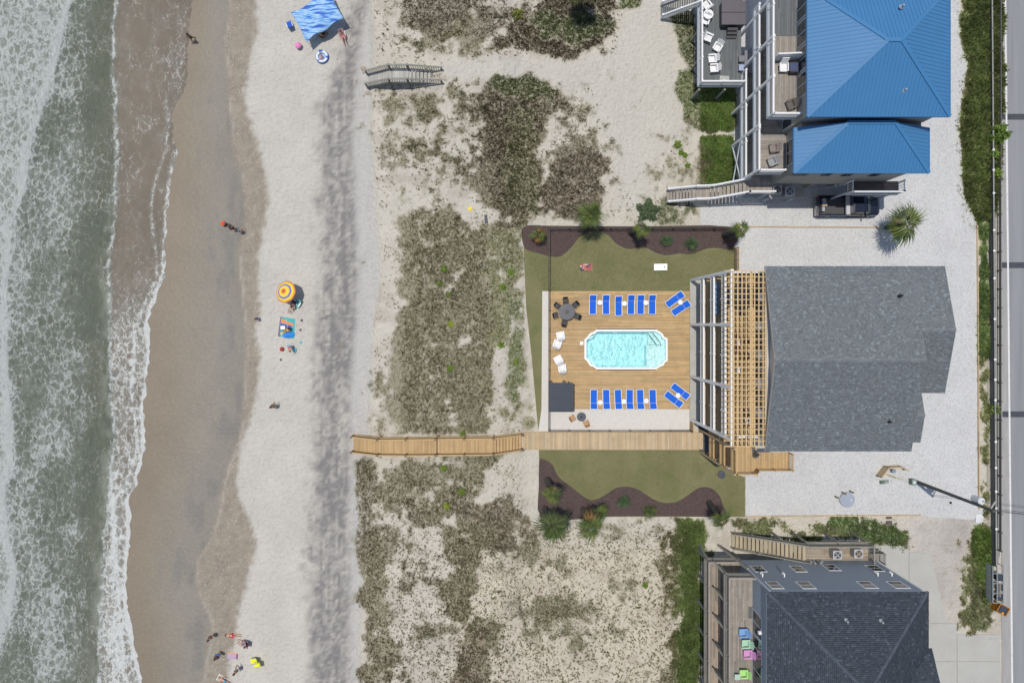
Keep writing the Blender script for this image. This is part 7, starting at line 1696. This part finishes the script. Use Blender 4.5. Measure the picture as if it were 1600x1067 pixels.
# people --------------------------------------------------------------
def skin_mesh(name, V, E, R, lev=1):
    me = bpy.data.meshes.new(name); me.from_pydata(V, E, []); o = bpy.data.objects.new(name, me); C.objects.link(o)
    m = o.modifiers.new('s', 'SKIN'); m.use_smooth_shade = True
    for i, r in enumerate(R): me.skin_vertices[0].data[i].radius = (r, r) if not isinstance(r, tuple) else r
    me.skin_vertices[0].data[0].use_root = True
    s = o.modifiers.new('u', 'SUBSURF'); s.levels = lev; s.render_levels = lev
    dg = bpy.context.evaluated_depsgraph_get(); out = bpy.data.meshes.new_from_object(o.evaluated_get(dg)); bpy.data.objects.remove(o); return out
def pose(kind):
    J = dict(pel=(0, 0, .92), sp=(0, .0, 1.1), ch=(0, 0, 1.3), nk=(0, .0, 1.45), hd=(0, .02, 1.56), cr=(0, .01, 1.66),
             hl=(-.09, 0, .86), kl=(-.1, .02, .48), al=(-.1, -.02, .08), tl=(-.11, .14, .03), hr=(.09, 0, .86), kr=(.1, .02, .48), ar=(.1, -.02, .08), tr=(.11, .14, .03),
             sl=(-.17, 0, 1.38), el=(-.23, -.03, 1.12), wl=(-.24, .07, .9), sr=(.17, 0, 1.38), er=(.23, -.03, 1.12), wr=(.24, .07, .9))
    if kind == 'walk': J.update(kl=(-.1, .18, .5), al=(-.1, .22, .09), tl=(-.11, .38, .05), kr=(.1, -.04, .48), ar=(.1, -.34, .14), tr=(.11, -.2, .04), el=(-.24, -.16, 1.14), wl=(-.25, -.12, .92), er=(.24, .1, 1.12), wr=(.22, .3, 1.0))
    if kind == 'sit': J.update(pel=(0, 0, .3), sp=(0, -.08, .46), ch=(0, -.17, .66), nk=(0, -.2, .8), hd=(0, -.18, .92), cr=(0, -.2, 1.02), hl=(-.09, .05, .28), kl=(-.13, .45, .42), al=(-.13, .8, .1), tl=(-.14, .95, .1), hr=(.09, .05, .28), kr=(.13, .45, .4), ar=(.13, .82, .1), tr=(.14, .97, .1), sl=(-.17, -.17, .74), el=(-.26, -.05, .5), wl=(-.22, .16, .42), sr=(.17, -.17, .74), er=(.26, -.05, .5), wr=(.22, .16, .42))
    if kind == 'lie':
        J = {k: (x, z - .9, .13 - y * .5 if k not in ('tl', 'tr') else .2) for k, (x, y, z) in J.items()}; J.update(wl=(-.3, .05, .1), wr=(.32, .1, .1), el=(-.3, .25, .1), er=(.3, .28, .1))
    if kind == 'bend': J.update(sp=(0, .1, 1.05), ch=(0, .3, 1.15), nk=(0, .42, 1.2), hd=(0, .5, 1.24), cr=(0, .58, 1.22), sl=(-.17, .34, 1.14), sr=(.17, .34, 1.14), el=(-.2, .4, .85), er=(.2, .4, .85), wl=(-.14, .5, .65), wr=(.14, .5, .65))
    return J
RAD = dict(pel=(.15, .11), sp=(.135, .1), ch=(.155, .11), nk=.055, hd=.088, cr=.075, hl=.085, kl=.055, al=.038, tl=.035, hr=.085, kr=.055, ar=.038, tr=.035, sl=.055, el=.04, wl=.028, sr=.055, er=.04, wr=.028)
EDG = [('pel', 'sp'), ('sp', 'ch'), ('ch', 'nk'), ('nk', 'hd'), ('hd', 'cr'), ('pel', 'hl'), ('hl', 'kl'), ('kl', 'al'), ('al', 'tl'), ('pel', 'hr'), ('hr', 'kr'), ('kr', 'ar'), ('ar', 'tr'), ('ch', 'sl'), ('sl', 'el'), ('el', 'wl'), ('ch', 'sr'), ('sr', 'er'), ('er', 'wr')]
HAIR = {'dark': simple('dark_hair', (.03, .018, .012), .7), 'brown': simple('brown_hair', (.09, .045, .025), .7), 'fair': simple('fair_hair', (.4, .28, .13), .7)}
SKN = [simple('skin_tone', (.5, .29, .2), .6, .03), simple('skin_tone', (.36, .19, .12), .6, .03), simple('skin_tone', (.2, .1, .06), .6, .03)]
CLO = {}
def cloth(c):
    if c not in CLO: CLO[c] = simple('swimwear', c, .8, .08)
    return CLO[c]
pcache = {}
def person(px_, py_, head, kind, sk, hair, top, bottom, label, s=1.0, z=None, hat=None):
    g = gz(px_, py_); 
    if z is not None: g = W(px_, py_, g.z + z)
    r = thing('person', label, 'person', g, math.radians(head)); J = pose(kind)
    def mk(name, keys, edges, m, grow=0, lev=1):
        ck = (kind, name, grow)
        if ck not in pcache:
            ks = list(keys); V = [J[k] for k in ks]; E = [(ks.index(a), ks.index(c_)) for a, c_ in edges]; R = [tuple(q + grow for q in RAD[k]) if isinstance(RAD[k], tuple) else RAD[k] + grow for k in ks]
            if name == 'body':
                for w, e in (('wl', 'el'), ('wr', 'er')):
                    wv_ = Vector(J[w]); d = (wv_ - Vector(J[e])).normalized(); sd = d.cross(Vector((0, 1, .2))).normalized(); V.append(tuple(wv_ + d * .08)); R.append((.03, .016)); pi_ = len(V) - 1; E.append((ks.index(w), pi_))
                    b0 = len(V)
                    for f_, ln in ((-.024, .07), (-.008, .085), (.008, .08), (.024, .062)): V.append(tuple(wv_ + d * (.08 + ln) + sd * f_ * 1.3 + Vector((0, .015, 0)))); R.append(.0085); E.append((pi_, len(V) - 1))
                    V.append(tuple(wv_ + d * .07 - sd * .055)); R.append(.01); E.append((ks.index(w), len(V) - 1))
                hv = Vector(J['hd']); fw = Vector((0, 1, 0)) if kind != 'lie' else Vector((0, 0, 1)); V.append(tuple(hv + fw * .105)); R.append(.014); E.append((ks.index('hd'), len(V) - 1))
            pcache[ck] = skin_mesh(name, V, E, R, lev)
        me = pcache[ck].copy(); me.materials.clear(); me.materials.append(m)
        for p_ in me.polygons: p_.material_index = 0
        o = bpy.data.objects.new(name, me); C.objects.link(o); o.parent = r; o.scale = (s, s, s); return o
    mk('body', list(RAD), EDG, sk)
    if bottom: mk('shorts', ['pel', 'hl', 'hr'], [('pel', 'hl'), ('pel', 'hr')], cloth(bottom), .022)
    if top: mk('top', ['ch', 'sp'], [('ch', 'sp')], cloth(top), .022)
    hd = Vector(J['hd']).lerp(Vector(J['cr']), .45); b = MB(); b.lathe([(.001, .115), (.06, .1), (.098, .05), (.106, 0), (.1, -.05)], 12, close=False); fw = Vector((0, 1, 0)) if kind != 'lie' else Vector((0, 0, 1))
    o = b.build('hair', HAIR[hair], r, False, smooth=True); o.location = (hd - fw * .018) * s; o.scale = (s, s, s)
    if kind == 'lie': o.rotation_euler = (-PI / 2, 0, 0)
    if kind == 'bend': o.rotation_euler = (-PI / 2 * .8, 0, 0)
    b = MB()
    for e in (-.03, .03):
        c_ = (Vector(J['hd']) + fw * .088 + Vector((e, 0, 0)) + (Vector(J['cr']) - Vector(J['hd'])) * .1) * s; b.lathe([(.001, c_.z - .01), (.011, c_.z), (.001, c_.z + .01)], 6, c_.x, c_.y, close=False)
    b.build('eyes', M_BLACK, r, False)
    if hat: b = MB(); b.lathe([(.2, -.02), (.21, 0), (.115, .01), (.1, .09), (.0001, .11)], 14, close=False); o = b.build('hat', cloth(hat), r, False); o.location = (hd + Vector((0, 0, .03))) * s; o.scale = (s, s, s)
    return r
person(303.5, 64, 140, 'walk', SKN[2], 'dark', (.02, .02, .03), (.02, .03, .05), 'lone person in dark swimwear wading in the shallow swash near the top', 1)
person(358, 353, 60, 'walk', SKN[1], 'dark', (.015, .02, .04), (.02, .03, .06), 'person wearing an orange red hat and dark clothes on the wet sand', .98, hat=(.75, .08, .02))
person(368, 358, 20, 'stand', SKN[1], 'dark', (.1, .02, .03), (.05, .01, .02), 'person in a dark maroon swimsuit in the middle of the wet sand group')
person(378, 362, -20, 'walk', SKN[0], 'brown', (.2, .5, .6), (.05, .3, .45), 'person in a light teal top at the right of the wet sand group', .92)
person(404.5, 498, 90, 'stand', SKN[0], 'brown', (.02, .12, .55), (.02, .1, .5), 'child in bright blue swimwear at the edge of the dry sand', .72)
person(431, 633, 10, 'walk', SKN[1], 'brown', None, (.02, .02, .025), 'lone person in black shorts walking on the dry sand below the beach blanket')
person(506, 58, -30, 'sit', SKN[1], 'fair', (.01, .01, .012), (.01, .01, .012), 'person in black sitting under the lower edge of the striped canopy', z=.15)
person(536, 58, 200, 'sit', SKN[0], 'brown', (.1, .5, .5), (.6, .15, .3), 'person in teal and pink sitting on a chair right of the canopy', z=.2)
person(503.5, 90.5, 150, 'sit', SKN[0], 'fair', (.6, .25, .4), (.6, .25, .4), 'small child in pink sitting inside the inflatable ring', .55, z=.02)
person(459, 477, 150, 'sit', SKN[0], 'brown', (.03, .05, .12), (.02, .03, .06), 'person in navy lounging in a beach chair under the rainbow umbrella', z=.15)
person(452, 514.5, 120, 'sit', SKN[1], 'dark', (.02, .02, .03), (.6, .5, .05), 'person in black and yellow sitting on the colourful beach blanket', .9)
person(456, 541, 200, 'bend', SKN[0], 'brown', (.6, .02, .04), (.05, .3, .55), 'person in a red top bending beside the colourful beach blanket', .9)
person(335, 989.5, 30, 'stand', SKN[1], 'brown', (.1, .06, .05), (.03, .03, .04), 'brown haired person standing farthest left in the lower beach group')
person(364.5, 991.5, 90, 'lie', SKN[0], 'brown', (.65, .02, .08), (.65, .02, .08), 'person in a red swimsuit lying on the sand in the lower beach group')
person(384.5, 1003.5, 80, 'sit', SKN[0], 'brown', (.5, .55, .65), (.08, .15, .4), 'person in white and blue sitting in a maroon beach chair', z=.12)
person(345.5, 1018, -20, 'stand', SKN[2], 'dark', (.02, .2, .65), (.02, .15, .5), 'person in bright blue standing left of the patterned towel')
person(374.5, 1041, 40, 'walk', SKN[1], 'brown', None, (.05, .12, .2), 'shirtless person standing below the patterned towel')
person(352, 1063, 60, 'lie', SKN[0], 'fair', (.75, .3, .03), (.03, .3, .5), 'person in an orange top and blue shorts lying at the bottom edge', z=.06)
# beach chairs
def beach_chair(px_, py_, rz, m, label, dz=0):
    g = gz(px_, py_); r = thing('beach_chair', label, 'chair', g, math.radians(rz)); b = MB(); b.bar((0, -.05, .22), (0, .42, .28), .52, .03); b.build('seat', m, r, False); b = MB(); b.bar((0, -.06, .22), (0, -.42, .78), .52, .03, up=(0, 1, 0)); b.build('backrest', m, r, False)
    for s in (-1, 1): b = MB(); b.bar((s * .28, -.1, 0), (s * .28, .38, .28), .025, .025); b.bar((s * .28, .3, 0), (s * .28, -.12, .3), .025, .025); b.bar((s * .28, -.25, .46), (s * .28, .25, .46), .05, .025); b.build('leg', M_GREYM, r, False)
    return r
beach_chair(454.5, 42, 20, cloth((.02, .1, .5)), 'royal blue beach chair just left of the striped canopy'); beach_chair(506.5, 57.5, -30, cloth((.02, .02, .025)), 'black beach chair under the lower edge of the canopy'); beach_chair(536.5, 57, 200, cloth((.5, .3, .35)), 'pinkish beach chair to the right of the canopy')
beach_chair(460, 476.5, 150, cloth((.03, .04, .07)), 'navy beach chair below the rainbow umbrella'); beach_chair(466.5, 474, 150, cloth((.2, .5, .5)), 'pale teal beach chair just right of the navy one'); beach_chair(385.5, 1003, 80, cloth((.22, .03, .08)), 'maroon beach chair in the lower beach group')
YEL = cloth((.75, .75, .02)); beach_chair(399.5, 1029.5, 100, YEL, 'bright yellow beach chair, upper left of the yellow pair'); beach_chair(404.5, 1035, 100, YEL, 'bright yellow beach chair, lower right of the yellow pair')
# rainbow umbrella
um = thing('beach_umbrella', 'rainbow ringed beach umbrella with orange, yellow and violet bands', 'umbrella', gz(462, 462)); um.scale = (.92, .92, 1); um.rotation_euler = (math.radians(-10), math.radians(-16), 0)
rings = [(.0, .14, (.4, .06, .12)), (.14, .3, (.7, .2, .03)), (.3, .52, (.8, .6, .05)), (.52, .66, (.75, .55, .1)), (.66, .84, (.16, .16, .52)), (.84, 1.06, (.85, .62, .04)), (1.06, 1.16, (.75, .35, .04)), (1.16, 1.22, (.5, .1, .12))]
UM = simple('umbrella_fabric', (1, 1, 1), .8, .03, 2, usecol=True, bump=0); b = MB()
for i in range(8):
    a0, a1 = i * PI / 4, (i + 1) * PI / 4; am = (a0 + a1) / 2
    for r0, r1, c_ in rings:
        zz = lambda r: 2.15 - .42 * (r / 1.2) ** 2
        P = lambda r, a, k=1: (math.cos(a) * r * k, math.sin(a) * r * k, zz(r) + (0 if k == 1 else .0))
        km = .955 
        b.add([P(r0, a0), P(r1, a0), P(r1, am, km), P(r1, a1), P(r0, a1), P(r0, am, km)] if r0 > 0 else [P(0, 0), P(r1, a0), P(r1, am, km), P(r1, a1)], [(0, 1, 2, 5), (5, 2, 3, 4)] if r0 > 0 else [(0, 1, 2), (0, 2, 3)], c_)
b.build('canopy', UM, um, False); b = MB(); b.cyl((0, 0, 0), (0, 0, 2.2), .02, .02, 8); b.build('pole', M_SHELL, um, False)
for i in range(8): a = i * PI / 4; b = MB(); b.bar((0, 0, 2.1), (math.cos(a) * 1.18, math.sin(a) * 1.18, 1.7), .012, .012); b.build('rib', M_GREYM, um, False)
# blanket
bl = thing('beach_blanket', 'square beach blanket with purple grey borders, teal field and orange band', 'blanket', gz(452, 513)); zb_ = bl.location.z + .03
def quad(nm, pts, m, dz=0):
    b = MB(); P = [W(a, c_, zb_ + dz) for a, c_ in pts]; n = len(P); b.add([(p.x, p.y, p.z) for p in P] + [(p.x, p.y, p.z - .02) for p in P], [tuple(range(n))[::-1], tuple(range(n, 2 * n))] + [(i, (i + 1) % n, n + (i + 1) % n, n + i) for i in range(n)]); b.build(nm, m, bl)
PUR = cloth((.17, .15, .24)); TEAL = cloth((.06, .4, .42))
quad('border', [(438, 495), (440.5, 495.3), (437.3, 526), (434, 525.5)], PUR); quad('field', [(440.6, 495.3), (464, 498.8), (461.3, 529.5), (437.4, 526)], TEAL); quad('border', [(464.1, 498.8), (469.5, 499.6), (466.7, 530.5), (461.4, 529.6)], PUR)
quad('orange_band', [(439.2, 497.5), (459, 506), (458, 510), (438.8, 504)], cloth((.7, .26, .12)), .008); quad('blue_band', [(439, 505), (456, 509), (455, 515), (438.8, 516)], cloth((.05, .12, .38)), .006); quad('yellow_band', [(437.5, 520), (446, 514), (449, 516), (441, 526)], cloth((.7, .6, .15)), .012)
fu = thing('folded_umbrella', 'half open bright blue umbrella lying on the lower part of the blanket', 'umbrella', gz(451, 523)); b = MB()
for i in range(8):
    a0, a1 = i * PI / 4, (i + 1) * PI / 4; k0 = .06 * (i % 2); b.add([(0, 0, .42), (math.cos(a0) * .68, math.sin(a0) * .36, .1 + k0), (math.cos((a0 + a1) / 2) * .6, math.sin((a0 + a1) / 2) * .32, .16), (math.cos(a1) * .68, math.sin(a1) * .36, .1 + .06 - k0)], [(0, 1, 2), (0, 2, 3)])
b.build('canopy', cloth((.03, .25, .7)), fu, False); b = MB(); b.cyl((0, .1, .05), (-.05, 1.6, .1), .015, .015, 6); b.build('pole', M_SHELL, fu, False); fu.rotation_euler = (0, 0, math.radians(5))
def boxthing(nm, px_, py_, sx_, sy_, sz_, m, label, cat, rz=0, lid=None):
    g = gz(px_, py_); r = thing(nm, label, cat, g, math.radians(rz)); b = MB(); b.box(0, 0, sz_ / 2, sx_, sy_, sz_); b.build('body', m, r, False, bevel=min(sx_, sy_, sz_) * .12)
    b = MB(); b.box(0, 0, sz_ + .02, sx_ * 1.04, sy_ * 1.04, .04); b.build('lid', lid or m, r, False, bevel=.008); return r
boxthing('cooler', 443.5, 512, .42, .34, .32, M_SHELL, 'white cooler box standing on the left side of the blanket', 'cooler'); 
def bag(nm, px_, py_, r_, h_, m, label, cat):
    g = gz(px_, py_); r = thing(nm, label, cat, g, px_); b = MB(); b.lathe([(r_ * .8, 0), (r_, h_ * .3), (r_ * .85, h_ * .75), (r_ * .5, h_), (.0001, h_ * 1.02)], 9, close=False); b.build('body', m, r, False); b = MB()
    for s in (-1, 1): b.bar((s * r_ * .4, 0, h_), (0, 0, h_ * 1.35), .03, .02)
    b.build('handle', m, r, False)
bag('beach_bag', 471.5, 500.5, .14, .16, cloth((.16, .14, .17)), 'grey sand bag at the upper right corner of the blanket', 'bag'); bag('beach_bag', 469.5, 515.5, .13, .15, cloth((.16, .14, .18)), 'grey sand bag at the right side of the blanket', 'bag')
bag('bucket', 441, 545.5, .24, .3, cloth((.35, .06, .05)), 'dark red beach bucket left of the person in red', 'bucket'); bag('beach_bag', 460.5, 547, .25, .2, cloth((.1, .5, .6)), 'turquoise beach bag below the person in red', 'bag'); bag('towel_bundle', 470, 535, .16, .08, cloth((.15, .45, .5)), 'small teal towel bundle right of the blanket corner', 'towel'); bag('beach_bag', 468, 472, .22, .26, cloth((.2, .5, .48)), 'mint beach bag beside the teal chair', 'bag')
bag('sandal_pile', 439, 562, .12, .08, cloth((.05, .12, .05)), 'tiny dark green object on the sand below the bucket', 'toy')
pu = thing('pink_umbrella', 'small pink child parasol on the sand left below the striped canopy', 'parasol', gz(468, 74)); b = MB(); b.lathe([(.34, .42), (.3, .52), (.16, .62), (.0001, .68)], 8, close=False); b.build('canopy', cloth((.75, .25, .5)), pu, False); b = MB(); b.cyl((0, 0, 0), (0, 0, .66), .015, .015, 6); b.build('pole', M_SHELL, pu, False)
ring = thing('inflatable_ring', 'white inflatable pool ring with blue bands below the striped canopy', 'inflatable ring', gz(504, 90)); b = MB(); R1, R2, n, m_ = .52, .16, 28, 10; vs = []; cs = []
for i in range(n):
    a = 2 * PI * i / n
    for j in range(m_):
        c_ = 2 * PI * j / m_; vs.append(((R1 + R2 * math.cos(c_)) * math.cos(a), (R1 + R2 * math.cos(c_)) * math.sin(a), .16 + R2 * math.sin(c_))); cs.append((.04, .12, .42) if math.cos(c_) > .55 or i % 9 == 0 else (.72, .76, .8))
b.add(vs, [(i * m_ + j, ((i + 1) % n) * m_ + j, ((i + 1) % n) * m_ + (j + 1) % m_, i * m_ + (j + 1) % m_) for i in range(n) for j in range(m_)]); b.c = cs; b.build('tube', UM, ring, False, smooth=True); b = MB(); b.cyl((0, 0, .02), (0, 0, .06), .44, .44, 20); b.build('floor', cloth((.3, .45, .65)), ring, False); b = MB(); b.box(-.12, .55, .3, .4, .2, .14); b.build('headrest', cloth((.04, .12, .42)), ring, False, bevel=.05)
# patterned towel and edge blanket
t = NT('patterned_cloth'); v = t.coord(True); ck = t.n.new('ShaderNodeTexBrick'); ck.inputs['Scale'].default_value = 4; ck.inputs['Color1'].default_value = (.55, .25, .3, 1); ck.inputs['Color2'].default_value = (.25, .3, .6, 1); ck.inputs['Mortar'].default_value = (.7, .55, .35, 1); t.l(v, ck.inputs[0]); TW = t.done(ck.outputs[0], .9)
tw_ = thing('beach_towel', 'patterned pink and blue beach towel with an orange edge on the sand', 'towel', gz(363.5, 1024), math.radians(-6)); b = MB(); b.box(0, 0, .03, 1.05, .62, .03); b.build('cloth', TW, tw_, False); b = MB(); b.box(0, .32, .032, 1.05, .06, .03); b.build('fringe', cloth((.75, .4, .1)), tw_, False); b = MB(); b.box(.46, 0, .09, .16, .5, .09); b.build('pillow', cloth((.3, .12, .25)), tw_, False, bevel=.03)
tw3 = thing('beach_towel', 'plain pale towel under the person lying at the bottom edge', 'towel', gz(352, 1062.5), math.radians(60 + 90)); b = MB(); b.box(0, 0, .03, 1.7, .75, .03); b.build('cloth', cloth((.45, .42, .38)), tw3, False); b = MB(); b.box(.8, 0, .05, .06, .75, .03); b.build('fringe', M_SHELL, tw3, False)
# small things on the dune
o = thing('yellow_float', 'small bright yellow float lying on the dune above the scrub', 'toy', W(735, 327.5, .4) + Vector((0, 0, .15))); b = MB(); b.lathe([(.1, 0), (.24, .08), (.22, .2), (.08, .26), (.0001, .27)], 9, close=False); b.build('body', simple('bright_yellow', (.85, .6, .01), .4), o, False); b = MB(); b.box(.15, .05, .25, .12, .1, .1); b.build('cap', simple('bright_yellow', (.8, .55, .02), .4), o, False)
o = thing('driftwood_block', 'dark grey slab of driftwood standing in the dune scrub above the mulch bed', 'driftwood', W(759.5, 343, .3)); b = MB(); b.box(0, 0, .35, .28, .82, .3, .12); b.build('slab', simple('dark_grey_wood', (.1, .105, .12), .9, .3, 4), o, False, bevel=.04)
rr_ = random.Random(4)
for i, (a, c_, s_, l_) in enumerate(((567.5, 107, .5, 'above the left end of the old walkover'), (569, 113, .36, 'touching the left end of the old walkover'), (574.5, 146, .42, 'below the left end of the old walkover'), (580, 147, .36, 'second below the left end of the old walkover'), (527, 93, .2, 'small one right of the inflatable ring'))):
    g = gz(a, c_); b = MB(); vs = []; 
    bm = bmesh.new(); bmesh.ops.create_icosphere(bm, subdivisions=2, radius=s_ * .5)
    for v_ in bm.verts: k = 1 + (rr_.random() - .5) * .25; v_.co.x *= k * 1.2; v_.co.y *= k; v_.co.z *= .6 * k
    me = bpy.data.meshes.new('rock'); bm.to_mesh(me); bm.free(); me.materials.append(simple('tan_rock', (.36, .31, .25), .9, .2, 5, bump=.5)); o = bpy.data.objects.new('rock', me); C.objects.link(o); o.location = g; tag(o, 'tan rock ' + l_, 'rock')
o = thing('white_litter', 'small white plastic scrap on the dune sand near the bottom middle', 'litter', W(757, 963, .3) + Vector((0, 0, .2))); b = MB(); b.add([(-.22, -.12, 0), (.2, -.16, 0), (.24, .1, .02), (-.1, .2, 0), (0, 0, .12)], [(0, 1, 4), (1, 2, 4), (2, 3, 4), (3, 0, 4)]); b.build('sheet', M_SHELL, o, False)
